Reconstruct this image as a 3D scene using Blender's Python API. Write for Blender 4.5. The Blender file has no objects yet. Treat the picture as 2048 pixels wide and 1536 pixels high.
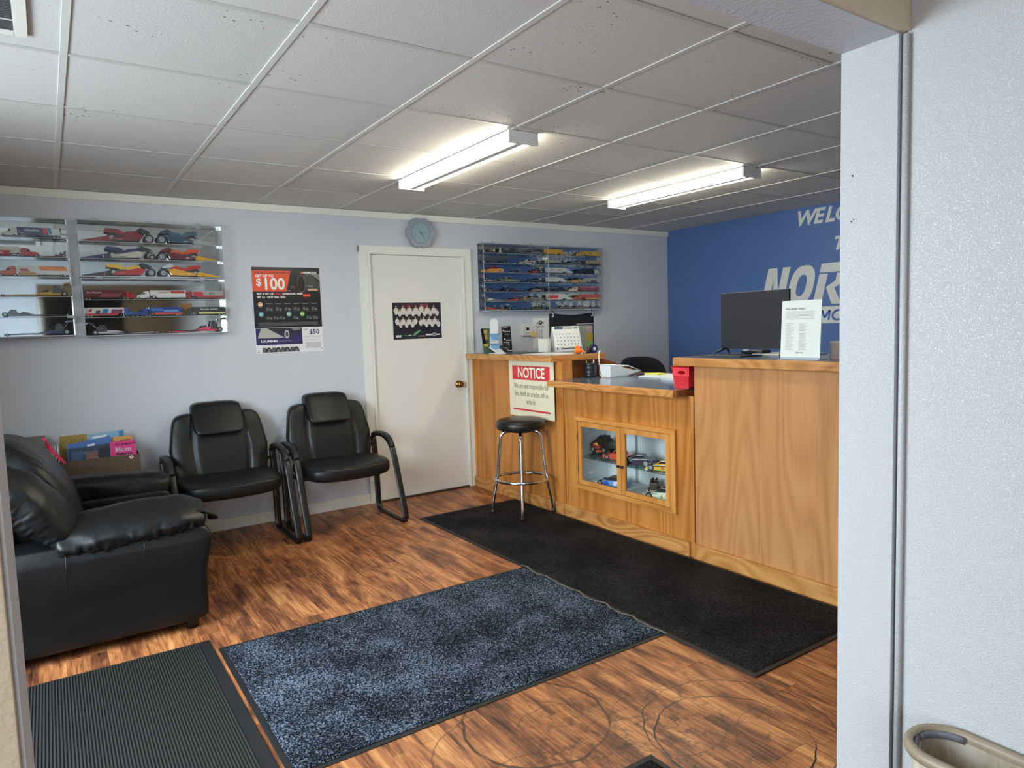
import bpy, bmesh, math, random
from mathutils import Vector, Matrix, noise
random.seed(7)
S = bpy.context.scene
COL = S.collection
PI = math.pi
# ---------------------------------------------------------------- camera, world, lights, exposure
cam_d = bpy.data.cameras.new('camera'); cam_o = bpy.data.objects.new('camera', cam_d); COL.objects.link(cam_o)
R_ = Vector((0.82877184, -0.55864078, -0.03252257)); U_ = Vector((0.07323121, 0.05065613, 0.99602768)); F_ = Vector((0.55477422, 0.82786136, -0.08289231))
m = Matrix.Identity(4)
for i in range(3):
    m[i][0] = R_[i]; m[i][1] = U_[i]; m[i][2] = -F_[i]
m.translation = Vector((-2.1574, -5.1936, 1.3836))
cam_o.matrix_world = m
cam_d.sensor_width = 36; cam_d.lens = 1380.787 / 2048 * 36; cam_d.clip_start = 0.01; cam_d.clip_end = 60
S.camera = cam_o
w = bpy.data.worlds.new('sky'); S.world = w; w.use_nodes = True
w.node_tree.nodes['Background'].inputs[0].default_value = (0.62, 0.76, 1.0, 1); w.node_tree.nodes['Background'].inputs[1].default_value = 1.2
S.view_settings.view_transform = 'Standard'; S.view_settings.look = 'None'; S.view_settings.gamma = 1
S.view_settings.use_curve_mapping = False
S.view_settings.exposure = 0.56
S.cycles.max_bounces = 10; S.cycles.diffuse_bounces = 6; S.cycles.transparent_max_bounces = 24
S.cycles.use_denoising = True
S.cycles.sample_clamp_indirect = 6

def area(name, loc, look, sx, sy, power, col):
    d = bpy.data.lights.new(name, 'AREA'); d.shape = 'RECTANGLE'; d.size = sx; d.size_y = sy; d.energy = power; d.color = col
    o = bpy.data.objects.new(name, d); COL.objects.link(o); o.location = loc
    o.rotation_euler = (Vector(look) - Vector(loc)).to_track_quat('-Z', 'Y').to_euler()
    return o
# daylight falling through the glass entry door and the windows (all outside the openings)
area('daylight_entry_door', (-3.60, -2.8, 1.80), (-1.0, -2.50, 0.1), 2.2, 2.0, 235, (0.80, 0.90, 1.0))
area('daylight_side_window', (-5.3, -5.6, 2.5), (-1.5, -5.0, 0.0), 2.0, 1.5, 24, (0.82, 0.91, 1.0))
area('daylight_back_window', (-2.75, -7.35, 1.3), (-1.6, 0.0, 1.2), 1.1, 1.7, 40, (0.93, 0.96, 1.0))

# ---------------------------------------------------------------- materials
_M = {}
def newmat(name):
    mt = bpy.data.materials.new(name); mt.use_nodes = True
    nt = mt.node_tree; return mt, nt, nt.nodes['Principled BSDF']
def rgb(r, g, b):
    f = lambda c: ((c / 255) / 12.92 if c / 255 <= 0.04045 else ((c / 255 + 0.055) / 1.055) ** 2.4)
    return (f(r), f(g), f(b), 1)
def mat(key, col, rough=0.5, metal=0.0, bump=0.0, bscale=100.0, var=0.0, coat=0.0, spec=0.5):
    k = (key, col, rough, metal, bump, bscale, var, coat, spec)
    if k in _M: return _M[k]
    mt, nt, b = newmat(key); N = nt.nodes; L = nt.links
    b.inputs['Base Color'].default_value = rgb(*col); b.inputs['Roughness'].default_value = rough; b.inputs['Metallic'].default_value = metal
    b.inputs['Coat Weight'].default_value = coat; b.inputs['Coat Roughness'].default_value = 0.08; b.inputs['Specular IOR Level'].default_value = spec
    tc = N.new('ShaderNodeTexCoord')
    n = N.new('ShaderNodeTexNoise'); n.inputs['Scale'].default_value = bscale; n.inputs['Detail'].default_value = 3
    L.new(tc.outputs['Object'], n.inputs['Vector'])
    if var > 0:
        h = N.new('ShaderNodeHueSaturation'); h.inputs['Color'].default_value = rgb(*col)
        mr = N.new('ShaderNodeMapRange'); mr.inputs['To Min'].default_value = 1 - var; mr.inputs['To Max'].default_value = 1 + var
        L.new(n.outputs['Fac'], mr.inputs['Value']); L.new(mr.outputs['Result'], h.inputs['Value']); L.new(h.outputs['Color'], b.inputs['Base Color'])
    if bump > 0:
        bp = N.new('ShaderNodeBump'); bp.inputs['Strength'].default_value = 1; bp.inputs['Distance'].default_value = bump
        L.new(n.outputs['Fac'], bp.inputs['Height']); L.new(bp.outputs['Normal'], b.inputs['Normal'])
    _M[k] = mt; return mt
def ramp(N, pts):
    r = N.new('ShaderNodeValToRGB'); e = r.color_ramp.elements
    e[0].position = pts[0][0]; e[0].color = pts[0][1]; e[1].position = pts[-1][0]; e[1].color = pts[-1][1]
    for p, c in pts[1:-1]:
        x = e.new(p); x.color = c
    return r
def mapping(N, L, src, scale, rot=(0, 0, 0), loc=(0, 0, 0)):
    mp = N.new('ShaderNodeMapping'); mp.inputs['Scale'].default_value = scale; mp.inputs['Rotation'].default_value = rot; mp.inputs['Location'].default_value = loc
    L.new(src, mp.inputs['Vector']); return mp.outputs['Vector']
def wood(key, axis, lt, md, dk, rough=0.38, ring=5.0, stretch=0.10, contrast=1.0):
    """oak: cathedral bands distorted along the grain axis plus fine pores"""
    mt, nt, b = newmat(key); N = nt.nodes; L = nt.links
    tc = N.new('ShaderNodeTexCoord'); P = tc.outputs['Object']
    sc = [1.0, 1.0, 1.0]; sc[axis] = stretch
    v = mapping(N, L, P, sc)
    n0 = N.new('ShaderNodeTexNoise'); n0.inputs['Scale'].default_value = 2.2; n0.inputs['Detail'].default_value = 2; L.new(v, n0.inputs['Vector'])
    mul = N.new('ShaderNodeMath'); mul.operation = 'MULTIPLY'; mul.inputs[1].default_value = ring * 2.6; L.new(n0.outputs['Fac'], mul.inputs[0])
    fr = N.new('ShaderNodeMath'); fr.operation = 'PINGPONG'; fr.inputs[1].default_value = 0.5; L.new(mul.outputs[0], fr.inputs[0])
    sc2 = [170.0, 170.0, 170.0]; sc2[axis] = 5.0
    v2 = mapping(N, L, P, sc2)
    n1 = N.new('ShaderNodeTexNoise'); n1.inputs['Scale'].default_value = 1; n1.inputs['Detail'].default_value = 2; L.new(v2, n1.inputs['Vector'])
    sc3 = [9.0, 9.0, 9.0]; sc3[axis] = 0.7
    v3 = mapping(N, L, P, sc3)
    n2 = N.new('ShaderNodeTexNoise'); n2.inputs['Scale'].default_value = 1; n2.inputs['Detail'].default_value = 3; L.new(v3, n2.inputs['Vector'])
    a = N.new('ShaderNodeMath'); a.operation = 'MULTIPLY_ADD'; a.inputs[1].default_value = 0.62 * contrast; L.new(fr.outputs[0], a.inputs[0]); 
    a2 = N.new('ShaderNodeMath'); a2.operation = 'MULTIPLY_ADD'; a2.inputs[1].default_value = 0.40 * contrast; L.new(n1.outputs['Fac'], a2.inputs[0])
    a3 = N.new('ShaderNodeMath'); a3.operation = 'MULTIPLY_ADD'; a3.inputs[1].default_value = 0.55 * contrast; a3.inputs[2].default_value = 0.5 - 0.63 * contrast
    L.new(n2.outputs['Fac'], a3.inputs[0]); L.new(a3.outputs[0], a2.inputs[2]); L.new(a2.outputs[0], a.inputs[2])
    r = ramp(N, [(0.12, rgb(*dk)), (0.45, rgb(*md)), (0.8, rgb(*lt))]); L.new(a.outputs[0], r.inputs['Fac'])
    L.new(r.outputs['Color'], b.inputs['Base Color']); b.inputs['Roughness'].default_value = rough; b.inputs['Specular IOR Level'].default_value = 0.4
    bp = N.new('ShaderNodeBump'); bp.inputs['Strength'].default_value = 0.5; bp.inputs['Distance'].default_value = 0.0006; L.new(n1.outputs['Fac'], bp.inputs['Height']); L.new(bp.outputs['Normal'], b.inputs['Normal'])
    return mt
OAK_V = wood('oak_panel', 2, (202, 138, 72), (180, 114, 50), (136, 80, 32), ring=7)
OAK_V2 = wood('oak_panel_warm', 2, (200, 146, 94), (184, 128, 78), (154, 102, 60), ring=9, contrast=0.8)
OAK_Y = wood('oak_trim_y', 1, (208, 154, 92), (184, 126, 68), (120, 72, 34), ring=14, stretch=0.3)
OAK_X = wood('oak_trim_x', 0, (196, 138, 78), (172, 112, 56), (112, 66, 32), ring=8, stretch=0.2)
OAK_T = wood('oak_door_frame', 2, (212, 152, 84), (196, 132, 64), (156, 98, 44), ring=4)
OAK_TY = wood('oak_door_rail', 1, (212, 152, 84), (196, 132, 64), (156, 98, 44), ring=4)
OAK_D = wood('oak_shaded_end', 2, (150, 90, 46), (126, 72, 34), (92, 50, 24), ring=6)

def plaster(key, col, dist, scale, rough=0.55, spots=False):
    mt, nt, b = newmat(key); N = nt.nodes; L = nt.links
    b.inputs['Base Color'].default_value = rgb(*col); b.inputs['Roughness'].default_value = rough
    tc = N.new('ShaderNodeTexCoord')
    n = N.new('ShaderNodeTexNoise'); n.inputs['Scale'].default_value = scale; n.inputs['Detail'].default_value = 4; n.inputs['Roughness'].default_value = 0.6
    L.new(tc.outputs['Object'], n.inputs['Vector'])
    r = ramp(N, [(0.42, (0, 0, 0, 1)), (0.68, (1, 1, 1, 1))]); L.new(n.outputs['Fac'], r.inputs['Fac'])
    bp = N.new('ShaderNodeBump'); bp.inputs['Strength'].default_value = 1; bp.inputs['Distance'].default_value = dist
    L.new(r.outputs['Color'], bp.inputs['Height']); L.new(bp.outputs['Normal'], b.inputs['Normal'])
    return mt
M_WALL = plaster('wall_paint_grey', (200, 203, 210), 0.0008, 70, 0.6)
M_BLUE = plaster('wall_paint_blue', (70, 100, 152), 0.0008, 70, 0.45)
M_NEAR = plaster('orange_peel_white', (202, 202, 203), 0.0010, 300, 0.42)
M_BEIGE = plaster('wall_paint_beige', (205, 190, 165), 0.0010, 120, 0.6)
M_TRIM = mat('trim_paint', (226, 226, 216), 0.4, bump=0.0004, bscale=30)
M_DOORW = mat('door_paint', (222, 220, 214), 0.42, bump=0.0003, bscale=20, var=0.02)
M_WHITE = mat('white_plastic', (232, 234, 234), 0.4)
M_PAPER = mat('paper', (232, 232, 226), 0.7)
M_BLACKP = mat('black_plastic', (22, 23, 25), 0.4)
M_CHROME = mat('chrome', (210, 212, 215), 0.12, 1.0)
M_STEEL = mat('brushed_steel', (150, 150, 150), 0.35, 1.0)
M_BRASS = mat('brass', (150, 118, 60), 0.28, 1.0)
M_LAM = mat('grey_blue_laminate', (92, 102, 118), 0.16, var=0.12, bscale=160)
M_RUBBER = mat('rubber', (20, 20, 22), 0.55, bump=0.0003, bscale=200)
def ceiling_tile():
    mt, nt, b = newmat('acoustic_tile'); N = nt.nodes; L = nt.links
    g = N.new('ShaderNodeNewGeometry'); oi = N.new('ShaderNodeObjectInfo')
    n = N.new('ShaderNodeTexNoise'); n.inputs['Scale'].default_value = 130; n.inputs['Detail'].default_value = 3; L.new(g.outputs['Position'], n.inputs['Vector'])
    vo = N.new('ShaderNodeTexVoronoi'); vo.inputs['Scale'].default_value = 42; vo.inputs['Randomness'].default_value = 1; L.new(g.outputs['Position'], vo.inputs['Vector'])
    big = N.new('ShaderNodeTexNoise'); big.inputs['Scale'].default_value = 2.6; big.inputs['Detail'].default_value = 1; L.new(g.outputs['Position'], big.inputs['Vector'])
    thr = N.new('ShaderNodeMapRange'); thr.inputs['From Min'].default_value = 0.45; thr.inputs['From Max'].default_value = 0.72; thr.inputs['To Min'].default_value = 0.0; thr.inputs['To Max'].default_value = 0.26; L.new(big.outputs['Fac'], thr.inputs['Value'])
    le = N.new('ShaderNodeMath'); le.operation = 'LESS_THAN'; L.new(vo.outputs['Distance'], le.inputs[0]); L.new(thr.outputs['Result'], le.inputs[1])
    sep = N.new('ShaderNodeSeparateColor'); L.new(vo.outputs['Color'], sep.inputs[0])
    pick = N.new('ShaderNodeMath'); pick.operation = 'GREATER_THAN'; pick.inputs[1].default_value = 0.62; L.new(sep.outputs[0], pick.inputs[0])
    pit = N.new('ShaderNodeMath'); pit.operation = 'MULTIPLY'; L.new(le.outputs[0], pit.inputs[0]); L.new(pick.outputs[0], pit.inputs[1])
    tone = N.new('ShaderNodeMapRange'); tone.inputs['To Min'].default_value = 0.94; tone.inputs['To Max'].default_value = 1.04; L.new(oi.outputs['Random'], tone.inputs['Value'])
    base = N.new('ShaderNodeMix'); base.data_type = 'RGBA'; base.inputs['A'].default_value = rgb(208, 206, 202); base.inputs['B'].default_value = rgb(110, 108, 104)
    L.new(pit.outputs[0], base.inputs['Factor'])
    h = N.new('ShaderNodeHueSaturation'); L.new(base.outputs['Result'], h.inputs['Color']); L.new(tone.outputs['Result'], h.inputs['Value']); L.new(h.outputs['Color'], b.inputs['Base Color'])
    inv = N.new('ShaderNodeMath'); inv.operation = 'MULTIPLY_ADD'; inv.inputs[1].default_value = -2.5; L.new(pit.outputs[0], inv.inputs[0]); L.new(n.outputs['Fac'], inv.inputs[2])
    bp = N.new('ShaderNodeBump'); bp.inputs['Distance'].default_value = 0.0008; bp.inputs['Strength'].default_value = 1; L.new(inv.outputs[0], bp.inputs['Height']); L.new(bp.outputs['Normal'], b.inputs['Normal'])
    b.inputs['Roughness'].default_value = 0.75
    return mt
M_TILE = ceiling_tile()
def vinyl_plank():
    mt, nt, b = newmat('vinyl_wood_floor'); N = nt.nodes; L = nt.links
    g = N.new('ShaderNodeNewGeometry'); P = g.outputs['Position']; oi = N.new('ShaderNodeObjectInfo')
    off = N.new('ShaderNodeVectorMath'); off.operation = 'MULTIPLY_ADD'
    cmb = N.new('ShaderNodeCombineXYZ'); 
    for i in range(3): L.new(oi.outputs['Random'], cmb.inputs[i])
    L.new(cmb.outputs[0], off.inputs[0]); off.inputs[1].default_value = (37, 19, 11); L.new(P, off.inputs[2])
    Q = off.outputs[0]
    br = N.new('ShaderNodeTexBrick'); br.offset = 0.37; br.inputs['Scale'].default_value = 1; br.inputs['Mortar Size'].default_value = 0; br.inputs['Brick Width'].default_value = 0.33; br.inputs['Row Height'].default_value = 0.0508; br.inputs['Bias'].default_value = 0
    br.inputs['Color1'].default_value = (0, 0, 0, 1); br.inputs['Color2'].default_value = (1, 1, 1, 1)
    L.new(mapping(N, L, P, (1, 1, 1), rot=(0, 0, PI / 2)), br.inputs['Vector'])
    v = mapping(N, L, Q, (10, 1.9, 1)); n = N.new('ShaderNodeTexNoise'); n.inputs['Scale'].default_value = 1; n.inputs['Detail'].default_value = 5; n.inputs['Roughness'].default_value = 0.65; n.inputs['Distortion'].default_value = 1.2; L.new(v, n.inputs['Vector'])
    v2 = mapping(N, L, Q, (120, 6, 1)); n2 = N.new('ShaderNodeTexNoise'); n2.inputs['Scale'].default_value = 1; n2.inputs['Detail'].default_value = 3; L.new(v2, n2.inputs['Vector'])
    s = N.new('ShaderNodeMath'); s.operation = 'MULTIPLY_ADD'; s.inputs[1].default_value = 0.14; L.new(br.outputs['Color'], s.inputs[0])
    s1 = N.new('ShaderNodeMath'); s1.operation = 'MULTIPLY_ADD'; s1.inputs[1].default_value = 1.15; L.new(n.outputs['Fac'], s1.inputs[0])
    s2 = N.new('ShaderNodeMath'); s2.operation = 'MULTIPLY_ADD'; s2.inputs[1].default_value = 0.62; s2.inputs[2].default_value = -0.45; L.new(n2.outputs['Fac'], s2.inputs[0])
    L.new(s2.outputs[0], s1.inputs[2]); L.new(s1.outputs[0], s.inputs[2])
    r = ramp(N, [(0.20, rgb(52, 28, 18)), (0.40, rgb(116, 68, 42)), (0.58, rgb(166, 105, 62)), (0.85, rgb(216, 154, 96))]); L.new(s.outputs[0], r.inputs['Fac'])
    # chair-caster rings and scuffs worn into the vinyl, by world position
    nb = N.new('ShaderNodeTexNoise'); nb.inputs['Scale'].default_value = 7; nb.inputs['Detail'].default_value = 3; L.new(P, nb.inputs['Vector'])
    acc = None
    for (cx, cy, rr, wd, st) in [(-0.36, -3.76, 0.255, 0.003, 1.0), (-0.30, -3.74, 0.32, 0.0028, 0.85), (-0.83, -3.29, 0.26, 0.005, 0.85), (-0.78, -3.40, 0.17, 0.003, 0.5), (-0.46, -3.56, 0.20, 0.0025, 0.5), (-0.95, -3.45, 0.33, 0.003, 0.5), (-0.2, -3.9, 0.2, 0.003, 0.45), (-1.02, -3.62, 0.2, 0.003, 0.5), (-0.62, -3.72, 0.31, 0.002, 0.45)]:
        d = N.new('ShaderNodeVectorMath'); d.operation = 'DISTANCE'; d.inputs[1].default_value = (cx, cy, 0); L.new(P, d.inputs[0])
        wob = N.new('ShaderNodeMath'); wob.operation = 'MULTIPLY_ADD'; wob.inputs[1].default_value = 0.05; L.new(nb.outputs['Fac'], wob.inputs[0]); L.new(d.outputs['Value'], wob.inputs[2])
        c = N.new('ShaderNodeMath'); c.operation = 'COMPARE'; c.inputs[1].default_value = rr + 0.025; c.inputs[2].default_value = wd; L.new(wob.outputs[0], c.inputs[0])
        k = N.new('ShaderNodeMath'); k.operation = 'MULTIPLY'; k.inputs[1].default_value = st; L.new(c.outputs[0], k.inputs[0])
        if acc is None: acc = k
        else:
            mx = N.new('ShaderNodeMath'); mx.operation = 'MAXIMUM'; L.new(acc.outputs[0], mx.inputs[0]); L.new(k.outputs[0], mx.inputs[1]); acc = mx
    brk = N.new('ShaderNodeTexNoise'); brk.inputs['Scale'].default_value = 5; brk.inputs['Detail'].default_value = 4; L.new(P, brk.inputs['Vector'])
    bm_ = N.new('ShaderNodeMapRange'); bm_.inputs['From Min'].default_value = 0.34; bm_.inputs['From Max'].default_value = 0.52; L.new(brk.outputs['Fac'], bm_.inputs['Value'])
    sc = N.new('ShaderNodeMath'); sc.operation = 'MULTIPLY'; L.new(acc.outputs[0], sc.inputs[0]); L.new(bm_.outputs['Result'], sc.inputs[1])
    # grime patch by the opening
    d = N.new('ShaderNodeVectorMath'); d.operation = 'DISTANCE'; d.inputs[1].default_value = (-0.6, -3.66, 0); L.new(P, d.inputs[0])
    near = N.new('ShaderNodeMapRange'); near.inputs['From Min'].default_value = 0.1; near.inputs['From Max'].default_value = 0.75; near.inputs['To Min'].default_value = 1; near.inputs['To Max'].default_value = 0; L.new(d.outputs['Value'], near.inputs['Value'])
    gn = N.new('ShaderNodeTexNoise'); gn.inputs['Scale'].default_value = 16; gn.inputs['Detail'].default_value = 6; gn.inputs['Roughness'].default_value = 0.7; gn.inputs['Distortion'].default_value = 0.8; L.new(P, gn.inputs['Vector'])
    gr = N.new('ShaderNodeMapRange'); gr.inputs['From Min'].default_value = 0.50; gr.inputs['From Max'].default_value = 0.64; gr.inputs['To Max'].default_value = 0.9; L.new(gn.outputs['Fac'], gr.inputs['Value'])
    gm = N.new('ShaderNodeMath'); gm.operation = 'MULTIPLY'; L.new(near.outputs['Result'], gm.inputs[0]); L.new(gr.outputs['Result'], gm.inputs[1])
    mx = N.new('ShaderNodeMath'); mx.operation = 'MAXIMUM'; L.new(sc.outputs[0], mx.inputs[0]); L.new(gm.outputs[0], mx.inputs[1])
    mix = N.new('ShaderNodeMix'); mix.data_type = 'RGBA'; L.new(mx.outputs[0], mix.inputs['Factor']); L.new(r.outputs['Color'], mix.inputs['A']); mix.inputs['B'].default_value = rgb(34, 24, 22)
    L.new(mix.outputs['Result'], b.inputs['Base Color']); b.inputs['Roughness'].default_value = 0.42; b.inputs['Specular IOR Level'].default_value = 0.45
    bp = N.new('ShaderNodeBump'); bp.inputs['Strength'].default_value = 0.6; bp.inputs['Distance'].default_value = 0.0005; L.new(n2.outputs['Fac'], bp.inputs['Height']); L.new(bp.outputs['Normal'], b.inputs['Normal'])
    return mt
M_FLOOR = vinyl_plank()
def carpet(key, a, bcol, c, scale, lf=3.0):
    mt, nt, b = newmat(key); N = nt.nodes; L = nt.links
    tc = N.new('ShaderNodeTexCoord'); n = N.new('ShaderNodeTexNoise'); n.inputs['Scale'].default_value = scale; n.inputs['Detail'].default_value = 2; L.new(tc.outputs['Object'], n.inputs['Vector'])
    n2 = N.new('ShaderNodeTexNoise'); n2.inputs['Scale'].default_value = lf; n2.inputs['Detail'].default_value = 4; L.new(tc.outputs['Object'], n2.inputs['Vector'])
    s = N.new('ShaderNodeMath'); s.operation = 'MULTIPLY_ADD'; s.inputs[1].default_value = 0.35; s.inputs[2].default_value = -0.175; L.new(n2.outputs['Fac'], s.inputs[0])
    t = N.new('ShaderNodeMath'); t.operation = 'ADD'; L.new(s.outputs[0], t.inputs[0]); L.new(n.outputs['Fac'], t.inputs[1])
    r = ramp(N, [(0.36, rgb(*a)), (0.5, rgb(*bcol)), (0.66, rgb(*c))]); L.new(t.outputs[0], r.inputs['Fac']); L.new(r.outputs['Color'], b.inputs['Base Color'])
    b.inputs['Roughness'].default_value = 0.95; b.inputs['Specular IOR Level'].default_value = 0.1; b.inputs['Sheen Weight'].default_value = 0.0
    bp = N.new('ShaderNodeBump'); bp.inputs['Distance'].default_value = 0.003; bp.inputs['Strength'].default_value = 0.8; L.new(n.outputs['Fac'], bp.inputs['Height']); L.new(bp.outputs['Normal'], b.inputs['Normal'])
    return mt
M_CARP = carpet('blue_carpet', (10, 12, 15), (32, 37, 46), (108, 118, 136), 150, 4.5)
M_CARP2 = carpet('charcoal_carpet', (8, 8, 9), (24, 23, 24), (58, 55, 55), 220)
def leather(key, col, rough=0.33, dist=0.0006, scale=260, wr=0.0):
    mt, nt, b = newmat(key); N = nt.nodes; L = nt.links
    b.inputs['Base Color'].default_value = rgb(*col); b.inputs['Roughness'].default_value = rough; b.inputs['Specular IOR Level'].default_value = 0.38
    tc = N.new('ShaderNodeTexCoord'); vo = N.new('ShaderNodeTexVoronoi'); vo.inputs['Scale'].default_value = scale; L.new(tc.outputs['Object'], vo.inputs['Vector'])
    bp = N.new('ShaderNodeBump'); bp.inputs['Distance'].default_value = dist; bp.inputs['Strength'].default_value = 0.5; L.new(vo.outputs['Distance'], bp.inputs['Height'])
    n = N.new('ShaderNodeTexNoise'); n.inputs['Scale'].default_value = 7; n.inputs['Detail'].default_value = 3; n.inputs['Distortion'].default_value = 0.4; L.new(tc.outputs['Object'], n.inputs['Vector'])
    bp2 = N.new('ShaderNodeBump'); bp2.inputs['Distance'].default_value = wr; bp2.inputs['Strength'].default_value = 1; L.new(n.outputs['Fac'], bp2.inputs['Height']); L.new(bp.outputs['Normal'], bp2.inputs['Normal'])
    L.new(bp2.outputs['Normal'], b.inputs['Normal'])
    mr = N.new('ShaderNodeMapRange'); mr.inputs['To Min'].default_value = rough - 0.06; mr.inputs['To Max'].default_value = rough + 0.14; L.new(n.outputs['Fac'], mr.inputs['Value']); L.new(mr.outputs['Result'], b.inputs['Roughness'])
    return mt
M_LEATHER = leather('black_leather', (15, 15, 16), 0.36, wr=0.003)
M_LEATHER2 = leather('black_chair_leather', (17, 17, 18), 0.36, wr=0.003)
M_FRAME = mat('black_powdercoat', (13, 13, 14), 0.38)
def thin_glass(key, tint=(0.97, 0.99, 0.98), base=0.05, amt=1.0):
    mt = bpy.data.materials.new(key); mt.use_nodes = True; nt = mt.node_tree; N = nt.nodes; L = nt.links
    N.remove(N['Principled BSDF']); out = N['Material Output']
    t = N.new('ShaderNodeBsdfTransparent'); t.inputs[0].default_value = (*tint, 1)
    g = N.new('ShaderNodeBsdfGlossy'); g.inputs['Roughness'].default_value = 0.04
    f = N.new('ShaderNodeLayerWeight'); pw_ = N.new('ShaderNodeMath'); pw_.operation = 'POWER'; pw_.inputs[1].default_value = 5; L.new(f.outputs['Facing'], pw_.inputs[0])
    ml = N.new('ShaderNodeMath'); ml.operation = 'MULTIPLY_ADD'; ml.inputs[1].default_value = 0.9; ml.inputs[2].default_value = 0.035 * amt; L.new(pw_.outputs[0], ml.inputs[0])
    mx = N.new('ShaderNodeMixShader'); L.new(ml.outputs[0], mx.inputs[0]); L.new(t.outputs[0], mx.inputs[1]); L.new(g.outputs[0], mx.inputs[2]); L.new(mx.outputs[0], out.inputs[0])
    return mt
M_GLASS = thin_glass('clear_glass')
M_ACRYL = thin_glass('clear_acrylic', (0.97, 0.98, 0.98), amt=1.1)
M_ACEDGE = mat('acrylic_edge', (176, 182, 186), 0.2, spec=0.8)
M_SHELFG = thin_glass('glass_shelf', (0.62, 0.72, 0.68), amt=2.0)
M_MIRROR = mat('mirror_back', (196, 200, 200), 0.035, 1.0)
def emit(key, col, st):
    mt = bpy.data.materials.new(key); mt.use_nodes = True; nt = mt.node_tree; nt.nodes.remove(nt.nodes['Principled BSDF'])
    e = nt.nodes.new('ShaderNodeEmission'); e.inputs[0].default_value = (*col, 1); e.inputs[1].default_value = st; nt.links.new(e.outputs[0], nt.nodes['Material Output'].inputs[0]); return mt
M_TUBE = emit('fluorescent_tube', (1.0, 0.93, 0.74), 31.0)

# ---------------------------------------------------------------- mesh helpers
def vbox(bm, a, b, mi=0):
    x0, y0, z0 = a; x1, y1, z1 = b
    v = [bm.verts.new(p) for p in ((x0, y0, z0), (x1, y0, z0), (x1, y1, z0), (x0, y1, z0), (x0, y0, z1), (x1, y0, z1), (x1, y1, z1), (x0, y1, z1))]
    for f in ((0, 3, 2, 1), (4, 5, 6, 7), (0, 1, 5, 4), (1, 2, 6, 5), (2, 3, 7, 6), (3, 0, 4, 7)):
        fc = bm.faces.new([v[i] for i in f]); fc.material_index = mi
    return v
def box(a, b, bev=0.0, seg=2):
    bm = bmesh.new(); a, b = [min(p, q) for p, q in zip(a, b)], [max(p, q) for p, q in zip(a, b)]
    vbox(bm, a, b)
    if bev > 0: bmesh.ops.bevel(bm, geom=bm.edges[:], offset=bev, segments=seg, profile=0.7, affect='EDGES')
    return bm
def boxes(lst, bev=0.0):
    bm = bmesh.new()
    for a, b in lst:
        a, b = [min(p, q) for p, q in zip(a, b)], [max(p, q) for p, q in zip(a, b)]
        vbox(bm, a, b)
    if bev > 0: bmesh.ops.bevel(bm, geom=bm.edges[:], offset=bev, segments=2, affect='EDGES')
    return bm
def frame_z(p0, p1):
    d = Vector(p1) - Vector(p0); q = d.to_track_quat('Z', 'Y'); return Vector(p0), d.length, q.to_matrix()
def cyl(bm, p0, p1, r0, r1=None, n=16, caps=True, mi=0, mcap=None):
    if r1 is None: r1 = r0
    o, l, M = frame_z(p0, p1); A = []; B = []
    for i in range(n):
        t = 2 * PI * i / n; c = Vector((math.cos(t), math.sin(t), 0))
        A.append(bm.verts.new(o + M @ (c * r0))); B.append(bm.verts.new(o + M @ (c * r1 + Vector((0, 0, l)))))
    for i in range(n):
        f = bm.faces.new((A[i], A[(i + 1) % n], B[(i + 1) % n], B[i])); f.smooth = True; f.material_index = mi
    if caps:
        f = bm.faces.new(A[::-1]); f.material_index = mi if mcap is None else mcap
        f = bm.faces.new(B); f.material_index = mi if mcap is None else mcap
    return bm
def tube(pts, rx, rz=None, n=10, closed=False, up=(0, 0, 1)):
    """sweep an ellipse along a polyline; rx across 'side', rz along 'up'-ish"""
    rz = rx if rz is None else rz
    bm = bmesh.new(); P = [Vector(p) for p in pts]; K = len(P); rings = []
    for i, p in enumerate(P):
        if closed: t = P[(i + 1) % K] - P[i - 1]
        else: t = P[min(i + 1, K - 1)] - P[max(i - 1, 0)]
        t.normalize(); s = t.cross(Vector(up))
        if s.length < 1e-4: s = Vector((1, 0, 0))
        s.normalize(); u = s.cross(t)
        a = rx[i] if isinstance(rx, (list, tuple)) else rx; c = rz[i] if isinstance(rz, (list, tuple)) else rz
        rings.append([bm.verts.new(p + s * (a * math.cos(2 * PI * k / n)) + u * (c * math.sin(2 * PI * k / n))) for k in range(n)])
    for i in range(K if closed else K - 1):
        A = rings[i]; B = rings[(i + 1) % K]
        for k in range(n):
            f = bm.faces.new((A[k], A[(k + 1) % n], B[(k + 1) % n], B[k])); f.smooth = True
    if not closed:
        bm.faces.new(rings[0]); bm.faces.new(rings[-1][::-1])
    bmesh.ops.recalc_face_normals(bm, faces=bm.faces)
    return bm
def smooth_path(pts, k=6):
    P = [Vector(p) for p in pts]; out = []
    for i in range(len(P) - 1):
        p0 = P[max(i - 1, 0)]; p1 = P[i]; p2 = P[i + 1]; p3 = P[min(i + 2, len(P) - 1)]
        for j in range(k):
            t = j / k
            out.append(0.5 * ((2 * p1) + (p2 - p0) * t + (2 * p0 - 5 * p1 + 4 * p2 - p3) * t * t + (3 * p1 - p0 - 3 * p2 + p3) * t ** 3))
    out.append(P[-1]); return out
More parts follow.
